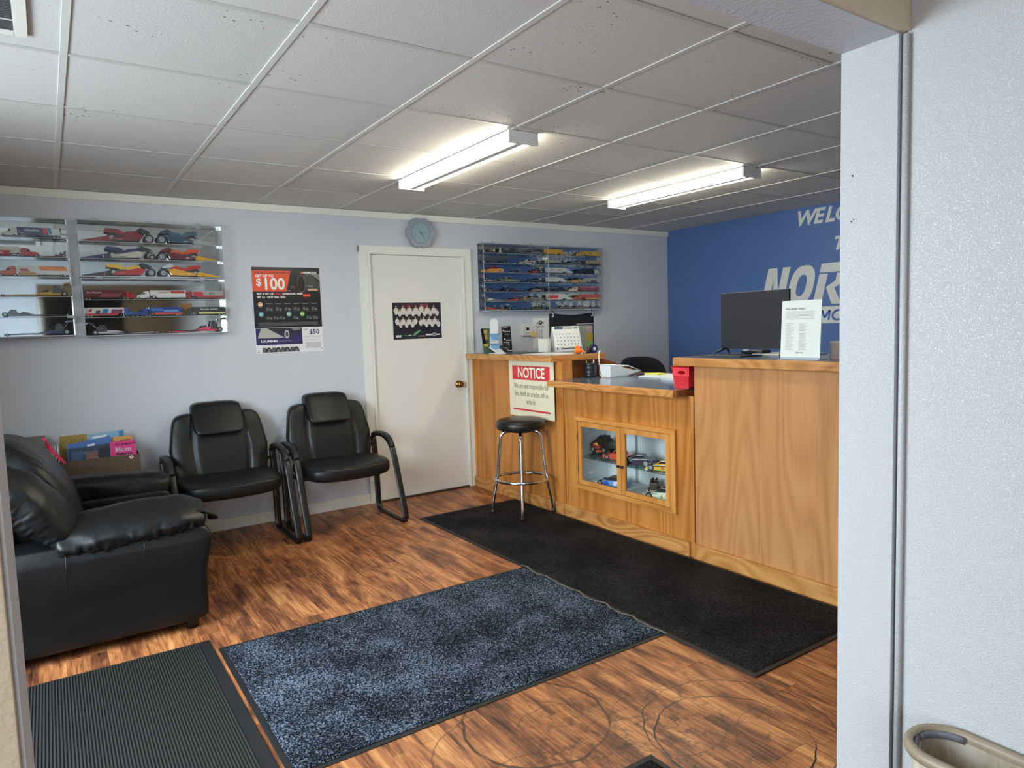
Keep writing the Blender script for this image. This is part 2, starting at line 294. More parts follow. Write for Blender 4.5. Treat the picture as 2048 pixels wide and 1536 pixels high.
def lathe(prof, n=32, loc=(0, 0, 0)):
    bm = bmesh.new(); rings = []
    for r, z in prof:
        rings.append([bm.verts.new((loc[0] + r * math.cos(2 * PI * k / n), loc[1] + r * math.sin(2 * PI * k / n), loc[2] + z)) for k in range(n)] if r > 1e-6 else [bm.verts.new((loc[0], loc[1], loc[2] + z))])
    for A, B in zip(rings, rings[1:]):
        for k in range(n):
            a = A[k % len(A)]; b = A[(k + 1) % len(A)]; c = B[(k + 1) % len(B)]; d = B[k % len(B)]
            vs = []
            for q in (a, b, c, d):
                if q not in vs: vs.append(q)
            if len(vs) > 2: f = bm.faces.new(vs); f.smooth = True
    bmesh.ops.recalc_face_normals(bm, faces=bm.faces)
    return bm
def prism(poly, axis, a, b, bev=0.0):
    """poly: 2D points in the two other axes (in order), extruded along axis from a to b"""
    bm = bmesh.new()
    def P(u, v, t):
        return {0: (t, u, v), 1: (u, t, v), 2: (u, v, t)}[axis]
    A = [bm.verts.new(P(u, v, a)) for u, v in poly]; B = [bm.verts.new(P(u, v, b)) for u, v in poly]; n = len(poly)
    bm.faces.new(A); bm.faces.new(B[::-1])
    for i in range(n): bm.faces.new((A[i], B[i], B[(i + 1) % n], A[(i + 1) % n]))
    bmesh.ops.recalc_face_normals(bm, faces=bm.faces)
    if bev > 0: bmesh.ops.bevel(bm, geom=bm.edges[:], offset=bev, segments=2, profile=0.7, affect='EDGES')
    return bm
def supell(a, b, c, e1=0.5, e2=0.5, nu=40, nv=24, fn=None):
    bm = bmesh.new(); sg = lambda w, m_: math.copysign(abs(w) ** m_, w); rings = []
    for j in range(nv + 1):
        v = -PI / 2 + PI * j / nv; row = []
        for i in range(nu):
            u = -PI + 2 * PI * i / nu
            p = Vector((a * sg(math.cos(v), e1) * sg(math.cos(u), e2), b * sg(math.cos(v), e1) * sg(math.sin(u), e2), c * sg(math.sin(v), e1)))
            if fn: p = Vector(fn(p))
            row.append(p)
            if j in (0, nv): break
        rings.append([bm.verts.new(p) for p in row])
    for A, B in zip(rings, rings[1:]):
        for k in range(nu):
            vs = []
            for q in (A[k % len(A)], A[(k + 1) % nu % len(A)], B[(k + 1) % nu % len(B)], B[k % len(B)]):
                if q not in vs: vs.append(q)
            if len(vs) > 2:
                f = bm.faces.new(vs); f.smooth = True
    bmesh.ops.recalc_face_normals(bm, faces=bm.faces)
    return bm
def mesh_of(bm, name):
    me = bpy.data.meshes.new(name); bm.to_mesh(me); bm.free(); return me
def ob(name, bm, mts, parent=None, smooth=False, sub=0, kind=None, label=None):
    me = bm if isinstance(bm, bpy.types.Mesh) else mesh_of(bm, name)
    if not isinstance(mts, (list, tuple)): mts = [mts]
    if len(me.materials) == 0:
        for q in mts: me.materials.append(q)
    if smooth:
        for p in me.polygons: p.use_smooth = True
    o = bpy.data.objects.new(name, me); COL.objects.link(o)
    if parent is not None:
        o.parent = parent
        if parent.get('_w'): o.matrix_parent_inverse = Matrix.Translation(parent.location).inverted()
    if sub:
        md = o.modifiers.new('sub', 'SUBSURF'); md.levels = sub; md.render_levels = sub
    if kind: o['kind'] = kind
    if label: o['label'] = label
    return o
def tag(o, label, cat, group=None):
    o['label'] = label; o['category'] = cat
    if group: o['group'] = group
    return o
def thing(name, label, cat, loc=(0, 0, 0), rz=0, group=None, world=False):
    o = bpy.data.objects.new(name, None); COL.objects.link(o); o.location = loc; o.rotation_euler = (0, 0, rz); o.empty_display_size = 0.05
    if world: o['_w'] = 1
    return tag(o, label, cat, group)
def struct(name, bm, m_, parent=None, **k):
    o = ob(name, bm, m_, parent, **k)
    if parent is None: o['kind'] = 'structure'
    return o
def text_mesh(s, size, depth=0.001, align='LEFT', sx=1.0, shear=0.0, off=0.0, space=1.0, line=1.0):
    c = bpy.data.curves.new('lettering', 'FONT'); c.body = s; c.size = size; c.extrude = depth / 2; c.align_x = align; c.shear = shear; c.offset = off; c.space_character = space; c.space_line = line; c.resolution_u = 3
    o = bpy.data.objects.new('lettering', c); COL.objects.link(o)
    dg = bpy.context.evaluated_depsgraph_get(); me = bpy.data.meshes.new_from_object(o.evaluated_get(dg)); 
    bpy.data.objects.remove(o); bpy.data.curves.remove(c)
    me.transform(Matrix.Diagonal((sx, 1, 1, 1)))
    me.materials.clear()
    return me
def text(name, s, size, m_, parent, org, xd, yd, **k):
    """lettering at org with reading direction xd and up direction yd"""
    me = text_mesh(s, size, **k); xd = Vector(xd).normalized(); yd = Vector(yd).normalized(); zd = xd.cross(yd)
    M = Matrix((xd, yd, zd)).transposed().to_4x4(); M.translation = Vector(org); me.transform(M)
    return ob(name, me, m_, parent)

# ---------------------------------------------------------------- room shell
H = 2.323; XL = -2.95; XR = 3.352; YF = -4.19; YN = -4.345; XJ = -2.207; XP = -0.47; ZS = 2.03
GX = -1.438; GS = 0.603; GY = 0.607; GR = 0.61
# floor
fl = struct('floor', box((-4.6, -7.0, -0.05), (3.5, 0.15, -0.0025)), mat('subfloor', (60, 40, 28), 0.8))
pw, pl = 0.1524, 0.9144
bmp = box((-pw / 2, -pl / 2, -0.0025), (pw / 2, pl / 2, 0.0), 0.0)
bmesh.ops.bevel(bmp, geom=[e for e in bmp.edges if all(v.co.z > -0.001 for v in e.verts)], offset=0.0006, segments=1, affect='EDGES')
plank_me = mesh_of(bmp, 'plank'); plank_me.materials.append(M_FLOOR)
np_ = 0
ix = 0; x = XL + pw / 2
while x - pw / 2 < 0.95:
    y = 0 - ((ix * 0.37) % 1.0) * pl + pl / 2
    while y + pl / 2 > -4.5:
        y0 = max(y - pl / 2, -4.5); y1 = min(y + pl / 2, 0.0)
        if y1 - y0 > 0.03:
            o = ob('plank', plank_me, M_FLOOR, fl); o.location = (x, (y0 + y1) / 2, 0)
            o.scale = (1, (y1 - y0 - 0.0006) / pl, 1); np_ += 1
        y -= pl
    ix += 1; x += pw + 0.0005
struct('floor', box((-4.6, -7.0, -0.0024), (3.5, -4.5, 0.0)), M_FLOOR)
struct('floor', box((0.95, -4.19, -0.0024), (3.5, 0, 0.0)), M_FLOOR)
# ceiling grid
ce = struct('ceiling', box((XL, YF, H + 0.03), (XR, 0.0, H + 0.08)), mat('plenum', (90, 88, 84), 0.9))
cols = [XL] + [GX + GS * k for k in range(-2, 8) if XL + 0.02 < GX + GS * k < XR - 0.02] + [XR]
rows = [0.0] + [-GY - GR * k for k in range(0, 7) if -GY - GR * k > YF + 0.02] + [YF]
for i in range(len(cols) - 1):
    for j in range(len(rows) - 1):
        x0, x1, y0, y1 = cols[i] + 0.003, cols[i + 1] - 0.003, rows[j + 1] + 0.003, rows[j] - 0.003
        bm = box((x0, y0, H + 0.0025), (x1, y1, H + 0.018))
        cx, cy = (x0 + x1) / 2, (y0 + y1) / 2
        t = ob('tile', bm, M_TILE, ce)
        dz = random.choice([0, 0, 0.0006, 0.0012, -0.0008]) ; t.location = (0, 0, dz)
for i, cx in enumerate(cols[1:-1]):
    ob('rail', box((cx - 0.0115, YF, H - 0.0012), (cx + 0.0115, 0, H + 0.0022), 0.0006, 1), mat('ceiling_tee', (206, 205, 200), 0.5), ce)
for j, cy in enumerate(rows[1:-1]):
    for i in range(len(cols) - 1):
        ob('cross_rail', box((cols[i] + 0.012, cy - 0.0105, H - 0.0004), (cols[i + 1] - 0.012, cy + 0.0105, H + 0.0022), 0.0005, 1), mat('ceiling_tee', (190, 189, 184), 0.5), ce)
struct('ceiling', box((-4.6, -7.0, 2.44), (-0.3, YN + 0.14, 2.52)), M_BEIGE)
# walls of the lounge
struct('wall_back', box((XL - 0.1, 0.0, -0.04), (XR + 0.1, 0.12, H + 0.06)), M_WALL)
struct('wall_right', box((XR, YF, -0.04), (XR + 0.12, 0.0, H + 0.06)), M_BLUE)
# left wall with the glass entry door (outside the frame, the source of the daylight)
dy0, dy1, dz1 = -3.85, -1.75, 2.15
struct('wall_left', boxes([((XL - 0.12, dy1, -0.04), (XL, 0, H + 0.06)), ((XL - 0.12, YF, -0.04), (XL, dy0, H + 0.06)), ((XL - 0.12, dy0, dz1), (XL, dy1, H + 0.06))]), M_WALL)
wf = struct('door_2', boxes([((XL - 0.09, dy0, 0), (XL - 0.04, dy0 + 0.06, dz1)), ((XL - 0.09, dy1 - 0.06, 0), (XL - 0.04, dy1, dz1)), ((XL - 0.09, dy0, dz1 - 0.06), (XL - 0.04, dy1, dz1)), ((XL - 0.09, -2.83, 0), (XL - 0.04, -2.77, dz1)), ((XL - 0.09, dy0, 0), (XL - 0.04, dy1, 0.06))]), M_STEEL)
ob('pane', box((XL - 0.07, dy0 + 0.06, 0.06), (XL - 0.064, -2.83, dz1 - 0.06)), M_GLASS, wf)
ob('pane', box((XL - 0.07, -2.77, 0.06), (XL - 0.064, dy1 - 0.06, dz1 - 0.06)), M_GLASS, wf)
# front wall with the opening the photograph looks through
struct('wall_front', box((XL, YF - 0.14, -0.04), (XJ, YF, H + 0.06)), M_WALL)
struct('wall_front', box((XP, YF - 0.14, -0.04), (XR + 0.1, YF, H + 0.06), 0.003), M_NEAR)
pier = [o_ for o_ in COL.objects if o_.name.startswith('wall_front')][-1]
for hy_, hz_, hr in ((-4.222, 1.728, 0.0028), (-4.220, 1.617, 0.0022), (-4.226, 1.621, 0.0016)):
    bm = bmesh.new(); cyl(bm, (XP - 0.0004, hy_, hz_), (XP + 0.0005, hy_, hz_), hr, n=10); ob('nail_hole', bm, mat('hole_dark', (70, 66, 62), 0.8), pier)
struct('wall_front', box((XJ, YF - 0.14, ZS), (XP, YF, 2.5)), M_WALL)
struct('wall_front', box((-4.6, YN - 0.004, -0.04), (XJ - 0.004, YF - 0.1405, 2.5), 0.002), M_BEIGE)
struct('wall_front', box((XJ, YN - 0.004, ZS + 0.002), (XP + 0.014, YF - 0.1405, 2.5), 0.002), M_BEIGE)
# near wall with a rounded corner bead
struct('wall_near', box((XP + 0.016, -7.0, -0.04), (XP + 0.12, YN + 0.002, 2.5)), M_NEAR)
struct('trim_2', lathe([(0.0, 0.0), (0.0075, 0.0), (0.0075, ZS - 0.004), (0, ZS - 0.004)], 14, (XP + 0.0085, YN + 0.001, 0)), M_NEAR)
# near room, left wall with a window, rear wall with a window
struct('wall_near_left', boxes([((-4.7, -7.0, -0.04), (-4.6, -6.6, 2.5)), ((-4.7, -4.7, -0.04), (-4.6, YN, 2.5)), ((-4.7, -6.6, -0.04), (-4.6, -4.7, 0.7)), ((-4.7, -6.6, 2.15), (-4.6, -4.7, 2.5))]), M_BEIGE)
w1 = struct('window_1', boxes([((-4.68, -6.6, 0.7), (-4.62, -6.55, 2.15)), ((-4.68, -4.75, 0.7), (-4.62, -4.7, 2.15)), ((-4.68, -6.6, 2.1), (-4.62, -4.7, 2.15)), ((-4.68, -6.6, 0.7), (-4.62, -4.7, 0.75)), ((-4.68, -5.68, 0.7), (-4.62, -5.63, 2.15))]), M_TRIM)
ob('pane', box((-4.655, -6.55, 0.75), (-4.65, -5.68, 2.1)), M_GLASS, w1); ob('pane', box((-4.655, -5.63, 0.75), (-4.65, -4.75, 2.1)), M_GLASS, w1)
struct('wall_rear', boxes([((-4.7, -7.1, -0.04), (-3.35, -7.0, 2.5)), ((-2.17, -7.1, -0.04), (-0.35, -7.0, 2.5)), ((-3.35, -7.1, -0.04), (-2.17, -7.0, 0.3)), ((-3.35, -7.1, 2.04), (-2.17, -7.0, 2.5))]), M_BEIGE)
w2 = struct('window_2', boxes([((-3.35, -7.08, 0.3), (-3.30, -7.02, 2.04)), ((-2.22, -7.08, 0.3), (-2.17, -7.02, 2.04)), ((-3.30, -7.08, 1.99), (-2.22, -7.02, 2.04)), ((-3.30, -7.08, 0.3), (-2.22, -7.02, 0.35))]), M_TRIM)
ob('pane', box((-3.30, -7.055, 0.35), (-2.22, -7.05, 1.99)), M_GLASS, w2)
struct('door_3', box((-2.15, -6.998, 0.0), (-1.15, -6.96, 2.03), 0.004), mat('dark_door', (44, 44, 50), 0.35))
# trims
struct('trim_1', box((XL, -0.018, H - 0.052), (XR, 0.0, H - 0.001), 0.004), M_TRIM)
struct('baseboard_back', box((XL, -0.014, 0.0), (-0.088, 0.0, 0.082), 0.004), M_TRIM)
struct('baseboard_left', box((XL, dy1, 0.0), (XL + 0.014, -0.016, 0.082), 0.004), M_TRIM)
# door in the back wall with its casing (recess faked by nothing: slab set behind proud casing)
door = struct('door_1', box((0.004, -0.010, 0.012), (0.826, -0.0005, 1.985), 0.002), M_DOORW)
def casing(bm, lo, hi, t): vbox(bm, lo, hi)
prof = [((-0.088, -0.020, 0), (-0.060, 0, 2.052)), ((-0.060, -0.026, 0), (-0.022, 0, 2.018)), ((-0.022, -0.034, 0), (0.002, 0, 1.988))]
ob('door_frame', boxes([((-0.088, -0.022, 0), (-0.02, 0, 2.055)), ((-0.02, -0.032, 0), (0.002, 0, 1.989))], 0.003), M_TRIM, door)
ob('door_frame', boxes([((0.850, -0.022, 0), (0.925, 0, 2.055)), ((0.828, -0.032, 0), (0.850, 0, 1.989))], 0.003), M_TRIM, door)
ob('door_frame', boxes([((-0.088, -0.0225, 2.0), (0.925, 0, 2.056)), ((-0.02, -0.0325, 1.989), (0.850, 0, 2.0))], 0.003), M_TRIM, door)
ob('threshold', box((0.004, -0.034, 0.0), (0.826, -0.001, 0.011)), mat('dark_threshold', (60, 42, 30), 0.5), door)
kn = ob('door_knob', lathe([(0, 0), (0.032, 0), (0.032, 0.006), (0.014, 0.009), (0.012, 0.022), (0.022, 0.030), (0.028, 0.042), (0.025, 0.054), (0.012, 0.060), (0, 0.060)], 28), M_BRASS, door)
kn.rotation_euler = (PI / 2, 0, 0); kn.location = (0.762, -0.009, 0.905)

# ---------------------------------------------------------------- flat print helper
def sheet(name, x0, x1, z0, z1, y, m_, parent, t=0.0006):
    return ob(name, box((x0, y - t, z0), (x1, y, z1)), m_, parent)
ink = lambda r, g, b: mat('ink', (r, g, b), 0.35)
XD, ZD, NYD = (1, 0, 0), (0, 0, 1), (0, -1, 0)

# ---------------------------------------------------------------- writing painted on the blue wall
M_LET = mat('wall_lettering', (196, 198, 196), 0.5)
def wtext(s, y, z, size, **k): text('lettering', s, size, M_LET, sg, (XR - 0.0005, y, z), (0, -1, 0), (0, 0, 1), depth=0.001, **k)
sg = thing('wall_sign', 'pale grey welcome lettering painted on the blue wall', 'sign', (XR, -1.9, 1.3), world=True)
for ch, y, z in (('W', -1.505, 2.178), ('E', -1.676, 2.178), ('L', -1.782, 2.176), ('C', -1.862, 2.176), ('O', -1.955, 2.178), ('M', -2.075, 2.18), ('E', -2.235, 2.182)):
    wtext(ch, y, z, 0.172, shear=0.28, off=0.0055, sx=0.98)
wtext('TO', -1.852, 1.938, 0.15, shear=0.3, off=0.006)
def block(poly): ob('lettering', prism(poly, 0, XR - 0.001, XR), M_LET, sg)
Y = lambda u, z: (-1.20 - u, z)
sl = 0.085 / 0.34
def ital(pts, y0): block([(y0 - (u + (z - 1.487) * sl), z) for u, z in pts])
zt, zb = 1.830, 1.487
ital([(0, zb), (0.075, zb), (0.075, zt - 0.10), (0.135, zb), (0.225, zb), (0.225, zt), (0.150, zt), (0.150, zb + 0.13), (0.092, zt), (0, zt)], -1.150)
# O as a ring
def ring(y0, w, h, cx, cz, tw):
    bm = bmesh.new(); A = []; n = 36
    for k in range(n):
        t = 2 * PI * k / n; sgp = lambda v, e: math.copysign(abs(v) ** e, v)
        for (rw, rh) in ((w / 2, h / 2), (w / 2 - tw, h / 2 - tw * 1.1)):
            u = rw * sgp(math.cos(t), 0.8); z = cz + rh * sgp(math.sin(t), 0.8); yy = y0 - (cx + u + (z - 1.487) * sl)
            A.append((bm.verts.new((XR - 0.001, yy, z)), bm.verts.new((XR, yy, z))))
    for k in range(n):
        a, b = A[2 * k], A[2 * k + 1]; c, d = A[(2 * k + 2) % (2 * n)], A[(2 * k + 3) % (2 * n)]
        bm.faces.new((a[0], c[0], d[0], b[0])); bm.faces.new((a[0], a[1], c[1], c[0])); bm.faces.new((b[0], d[0], d[1], b[1]))
    bmesh.ops.recalc_face_normals(bm, faces=bm.faces); ob('lettering', bm, M_LET, sg)
ring(-1.405, 0.235, zt - zb, 0.1175, (zt + zb) / 2, 0.072)
# R with its cut top bar, T and H continue behind the wall end
ital([(0, zt - 0.075), (0.22, zt - 0.075), (0.25, zt - 0.04), (0.22, zt), (0, zt)], -1.672)
ital([(0, zb), (0.078, zb), (0.078, zt - 0.145), (0.078, zt - 0.087), (0, zt - 0.087)], -1.672)
ital([(0.088, zt - 0.20), (0.175, zb), (0.26, zb), (0.165, zt - 0.21), (0.24, zt - 0.16), (0.24, zt - 0.087), (0.16, zt - 0.087), (0.16, zt - 0.15)], -1.672)
ital([(0.07, zb), (0.15, zb), (0.15, zt - 0.075), (0.23, zt - 0.075), (0.23, zt), (0, zt), (0, zt - 0.075), (0.07, zt - 0.075)], -1.955)
ital([(0, zb), (0.075, zb), (0.075, zb + 0.14), (0.155, zb + 0.14), (0.155, zb), (0.23, zb), (0.23, zt), (0.155, zt), (0.155, zt - 0.13), (0.075, zt - 0.13), (0.075, zt), (0, zt)], -2.215)
ob('sign_band', box((XR - 0.001, -2.52, 1.325), (XR, -1.150, 1.468)), M_LET, sg)
text('lettering', 'AUTO', 0.125, mat('blue_paint', (38, 84, 165), 0.5), sg, (XR - 0.0015, -1.235, 1.352), (0, -1, 0), ZD, depth=0.001, sx=1.32, shear=0.25, off=0.001, space=1.15)

M_BP = mat('blue_paint', (38, 84, 165), 0.5)
def stroke(pts, wd=0.017):
    for (a, b), (c, d) in zip(pts, pts[1:]):
        a_, c_ = a + (b - 1.352) * 0.25, c + (d - 1.352) * 0.25; dx, dz = c_ - a_, d - b; l = math.hypot(dx, dz); nx, nz_ = -dz / l * wd / 2, dx / l * wd / 2
        ob('lettering', prism([(-(a_ + nx), b + nz_), (-(c_ + nx), d + nz_), (-(c_ - nx), d - nz_), (-(a_ - nx), b - nz_)], 0, XR - 0.0022, XR - 0.001), M_BP, sg)
stroke([(1.735, 1.352), (1.745, 1.435), (1.778, 1.372), (1.812, 1.435), (1.822, 1.352)])
stroke([(1.895 + 0.048 * math.cos(k * PI / 10), 1.394 + 0.040 * math.sin(k * PI / 10)) for k in range(21)])
stroke([(1.955, 1.434), (2.045, 1.434)]); stroke([(2.0, 1.434), (2.0, 1.352)]); stroke([(2.07, 1.434), (2.07, 1.352)]); stroke([(2.09, 1.434), (2.13, 1.352), (2.17, 1.434)]); stroke([(2.26, 1.434), (2.19, 1.434), (2.19, 1.352), (2.26, 1.352)]); stroke([(2.19, 1.394), (2.25, 1.394)])
# ---------------------------------------------------------------- ceiling lights
def strip_light(x0, x1, label):
    y0, y1 = -2.40, -1.15; xc = (x0 + x1) / 2
    t = thing('ceiling_light', label, 'ceiling light', (xc, (y0 + y1) / 2, H), group='fluorescent strip lights', world=True)
    mw = mat('light_housing', (220, 220, 216), 0.4)
    ob('housing', boxes([((x0 + 0.004, y0 + 0.018, H - 0.010), (x1 - 0.004, y1 - 0.018, H - 0.0005)), ((xc - 0.022, y0 + 0.018, H - 0.054), (xc + 0.022, y1 - 0.018, H - 0.008))], 0.002), mw, t)
    for a, b in ((y0, y0 + 0.018), (y1 - 0.018, y1)):
        ob('end_cap', box((x0, a, H - 0.060), (x1, b, H - 0.0005), 0.003), mw, t)
    for cx in (xc - 0.058, xc + 0.058):
        bm = bmesh.new(); cyl(bm, (cx, y0 + 0.026, H - 0.036), (cx, y1 - 0.026, H - 0.034), 0.0165, n=18)
        ob('tube', bm, M_TUBE, t)
strip_light(-0.256, -0.083, 'lit twin-tube fluorescent ceiling light above the runner mat, nearer the door')
strip_light(1.486, 1.659, 'lit twin-tube fluorescent ceiling light over the counter, nearer the blue wall')
# ceiling vent in the corner
vt = thing('ceiling_vent', 'white framed ceiling vent with dark louvres in the ceiling corner', 'vent', (-2.35, -2.75, H), world=True)
vx0, vx1, vy0, vy1 = -2.62, -2.135, -3.03, -2.545
ob('frame', boxes([((vx0, vy0, H - 0.006), (vx0 + 0.035, vy1, H - 0.0015)), ((vx1 - 0.035, vy0, H - 0.006), (vx1, vy1, H - 0.0015)), ((vx0 + 0.035, vy0, H - 0.006), (vx1 - 0.035, vy0 + 0.035, H - 0.0015)), ((vx0 + 0.035, vy1 - 0.035, H - 0.006), (vx1 - 0.035, vy1, H - 0.0015)), ((vx0, -2.672, H - 0.0062), (vx1, -2.664, H - 0.0015))], 0.001), M_TRIM, vt)
ob('backing', box((vx0 + 0.03, vy0 + 0.03, H - 0.0028), (vx1 - 0.03, vy1 - 0.03, H - 0.0014)), mat('dark_duct', (30, 30, 32), 0.8), vt)
yy = vy0 + 0.045
while yy < vy1 - 0.04:
    o = ob('slat', box((vx0 + 0.036, yy - 0.004, H - 0.0052), (vx1 - 0.036, yy + 0.001, H - 0.003)), mat('vent_slat', (96, 96, 98), 0.5), vt); yy += 0.0125

# ---------------------------------------------------------------- mats on the floor
def pile(x0, x1, y0, y1, z, step, jit, rad=0.02):
    bm = bmesh.new(); nx = int((x1 - x0) / step); ny = int((y1 - y0) / step); G = []
    for i in range(nx + 1):
        row = []
        for j in range(ny + 1):
            e = i in (0, nx) or j in (0, ny)
            row.append(bm.verts.new((x0 + (x1 - x0) * i / nx + (0 if e else random.uniform(-.3, .3) * step), y0 + (y1 - y0) * j / ny + (0 if e else random.uniform(-.3, .3) * step), z - 0.004 if e else z + random.uniform(-jit, jit))))
        G.append(row)
    for i in range(nx):
        for j in range(ny): bm.faces.new((G[i][j], G[i + 1][j], G[i + 1][j + 1], G[i][j + 1])).smooth = True
    return bm
def mat_obj(name, label, x0, x1, y0, y1, m_, z=0.009, step=0.006, jit=0.0016, base=0.003):
    t = thing(name, label, 'mat', ((x0 + x1) / 2, (y0 + y1) / 2, 0), world=True)
    ob('rubber_border', box((x0, y0, 0.0008), (x1, y1, base), 0.0012, 1), M_RUBBER, t)
    ob('pile', pile(x0 + 0.022, x1 - 0.022, y0 + 0.022, y1 - 0.022, z, step, jit), m_, t, kind='stuff')
    return t
mat_obj('floor_mat', 'large speckled blue carpet mat with rubber border in the middle of the floor', -1.625, 0.040, -3.098, -1.99, M_CARP, 0.009, 0.0055, 0.0022)
rn = mat_obj('floor_mat', 'long charcoal carpet runner along the foot of the counter', 0.018, 0.868, -3.57, -0.668, M_CARP2, 0.0115, 0.009, 0.001, base=0.0065)
# wavy lifted rim where the runner laps the blue mat
ed = [(0.02 + 0.008 * math.sin(k * 1.3) + 0.005 * math.sin(k * 2.9), -1.98 - k * 0.045, 0.0105 + 0.003 * math.sin(k * 1.7)) for k in range(26)]
ob('rim', tube(smooth_path(ed, 3), 0.007, 0.0022, 8), mat('grey_rubber_rim', (84, 80, 72), 0.5), rn)
mat_obj('floor_mat', 'black carpet mat corner showing at the opening, bottom of the picture', -1.62, -0.645, -4.62, -3.668, M_CARP2, 0.009, 0.008, 0.0015)
rb = thing('floor_mat', 'ribbed black rubber mat beside the armchair', 'mat', (-2.25, -2.6, 0), world=True)
rx0, rx1, ry0, ry1 = -2.90, -1.640, -3.45, -1.875
ob('rubber_border', box((rx0, ry0, 0.0008), (rx1, ry1, 0.006), 0.002, 1), M_RUBBER, rb)
bm = bmesh.new(); k = 0; x = rx0 + 0.01
while x < rx1 - 0.05:
    vbox(bm, (x, ry0 + 0.01, 0.006), (x + 0.0055, ry1 - 0.012, 0.0098)); x += 0.0102
ob('ribs', bm, mat('rib_rubber', (44, 43, 42), 0.5), rb, kind='stuff')

# ---------------------------------------------------------------- counters
# high end counter by the door
c1 = thing('counter', 'tall oak end counter beside the white door with the notice on it', 'counter', (1.1, -0.65, 0), world=True)
ob('panel', box((0.905, -1.285, 0.0), (0.925, -0.004, 1.122)), OAK_V, c1)
ob('edge_strip', box((0.897, -0.045, 0.0), (0.905, -0.006, 1.122), 0.001), OAK_T, c1)
ob('corner_post', box((0.897, -1.288, 0.0), (0.990, -1.205, 1.122), 0.002), OAK_V, c1)
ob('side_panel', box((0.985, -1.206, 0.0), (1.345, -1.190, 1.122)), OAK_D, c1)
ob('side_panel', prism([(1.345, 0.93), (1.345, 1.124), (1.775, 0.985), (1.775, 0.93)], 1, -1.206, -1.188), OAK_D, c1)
ob('back_panel', box((1.30, -1.190, 0.0), (1.32, -0.004, 1.122)), OAK_V, c1)
ob('baseboard', box((0.880, -1.288, 0.0), (0.905, -0.02, 0.085), 0.004), OAK_Y, c1)
ob('countertop', box((0.842, -1.232, 1.150), (1.332, -0.003, 1.1625)), M_LAM, c1)
ob('countertop_edge', box((0.828, -1.245, 1.120), (0.845, -0.030, 1.1635), 0.003), OAK_Y, c1)
ob('countertop_edge', box((0.845, -1.245, 1.120), (1.345, -1.228, 1.1635), 0.003), OAK_X, c1)
ob('countertop_core', box((0.845, -1.228, 1.122), (1.332, -0.003, 1.150)), OAK_X, c1)
# low middle counter with the glazed display cabinet
c2 = thing('counter', 'low middle oak counter with a glazed toy car cabinet in its front', 'counter', (1.3, -1.85, 0), world=True)
fy0, fy1, fz0, fz1 = -2.365, -1.425, 0.232, 0.742
iy0, iy1, iz0, iz1 = -2.326, -1.455, 0.262, 0.712
ob('panel', boxes([((0.905, -2.488, 0), (0.923, iy0, 0.95)), ((0.905, iy1, 0), (0.923, -1.292, 0.95)), ((0.905, iy0, 0), (0.923, iy1, iz0)), ((0.905, iy0, iz1), (0.923, iy1, 0.95))]), OAK_V, c2)
ob('corner_post', box((0.899, -2.497, 0), (0.923, -2.466, 0.95), 0.001), OAK_V, c2)
ob('baseboard', box((0.882, -2.468, 0.0), (0.905, -1.292, 0.088), 0.005), OAK_Y, c2)
def mitre(a, b, c, d, m_): ob('cabinet_frame', prism([a, b, c, d], 0, 0.884, 0.905, 0.0015), m_, c2)
mitre((fy0, fz0), (fy0, fz1), (iy0, iz1), (iy0, iz0), OAK_T); mitre((fy1, fz0), (fy1, fz1), (iy1, iz1), (iy1, iz0), OAK_T)
mitre((fy0, fz0), (fy1, fz0), (iy1, iz0), (iy0, iz0), OAK_TY); mitre((fy0, fz1), (fy1, fz1), (iy1, iz1), (iy0, iz1), OAK_TY)
ym = -1.892
for (a, b, ga, gb) in ((ym + 0.0015, iy1 - 0.003, -1.852, -1.490), (iy0 + 0.003, ym - 0.0015, -2.283, -1.930)):
    d = ob('cabinet_door', boxes([((0.888, a, iz0 + 0.003), (0.906, ga, iz1 - 0.003)), ((0.888, gb, iz0 + 0.003), (0.906, b, iz1 - 0.003)), ((0.888, ga, iz0 + 0.003), (0.906, gb, 0.296)), ((0.888, ga, 0.674), (0.906, gb, iz1 - 0.003))], 0.001), OAK_T, c2)
    ob('pane', box((0.896, ga, 0.296), (0.899, gb, 0.674)), M_GLASS, d)
    yk = ym + 0.016 if a > ym else ym - 0.018
    kn = ob('knob', lathe([(0, 0), (0.007, 0), (0.006, 0.008), (0.010, 0.013), (0.010, 0.018), (0.005, 0.022), (0, 0.022)], 16), M_BLACKP, d)
    kn.rotation_euler = (0, -PI / 2, 0); kn.location = (0.889, yk, 0.452)
    for hz in (0.37, 0.60):
        yh = b + 0.001 if a > ym else a - 0.003
        ob('hinge', box((0.8855, yh - 0.0015, hz - 0.03), (0.893, yh + 0.0025, hz + 0.03)), M_BLACKP, d)
wi = mat('cabinet_interior', (228, 232, 236), 0.6)
ob('cabinet_interior', boxes([((1.22, -2.40, 0.22), (1.235, -1.38, 0.76)), ((0.924, -2.40, 0.22), (1.22, -2.385, 0.76)), ((0.924, -1.395, 0.22), (1.22, -1.38, 0.76)), ((0.924, -2.385, 0.745), (1.22, -1.395, 0.76)), ((0.924, -2.385, 0.22), (1.22, -1.395, 0.262))]), wi, c2)
for py in (-1.70, -2.09):
    ob('shelf_standard', box((1.213, py - 0.012, 0.262), (1.2195, py + 0.012, 0.745), 0.001), mat('shelf_standard', (196, 200, 204), 0.35, 0.4), c2)
    bm = bmesh.new(); z = 0.28
    while z < 0.74: vbox(bm, (1.2122, py - 0.0018, z), (1.2131, py + 0.0018, z + 0.009)); z += 0.0165
    ob('slots', bm, M_BLACKP, c2, kind='stuff')
ob('glass_shelf', box((0.935, -2.38, 0.442), (1.21, -1.40, 0.449), 0.001), M_SHELFG, c2)
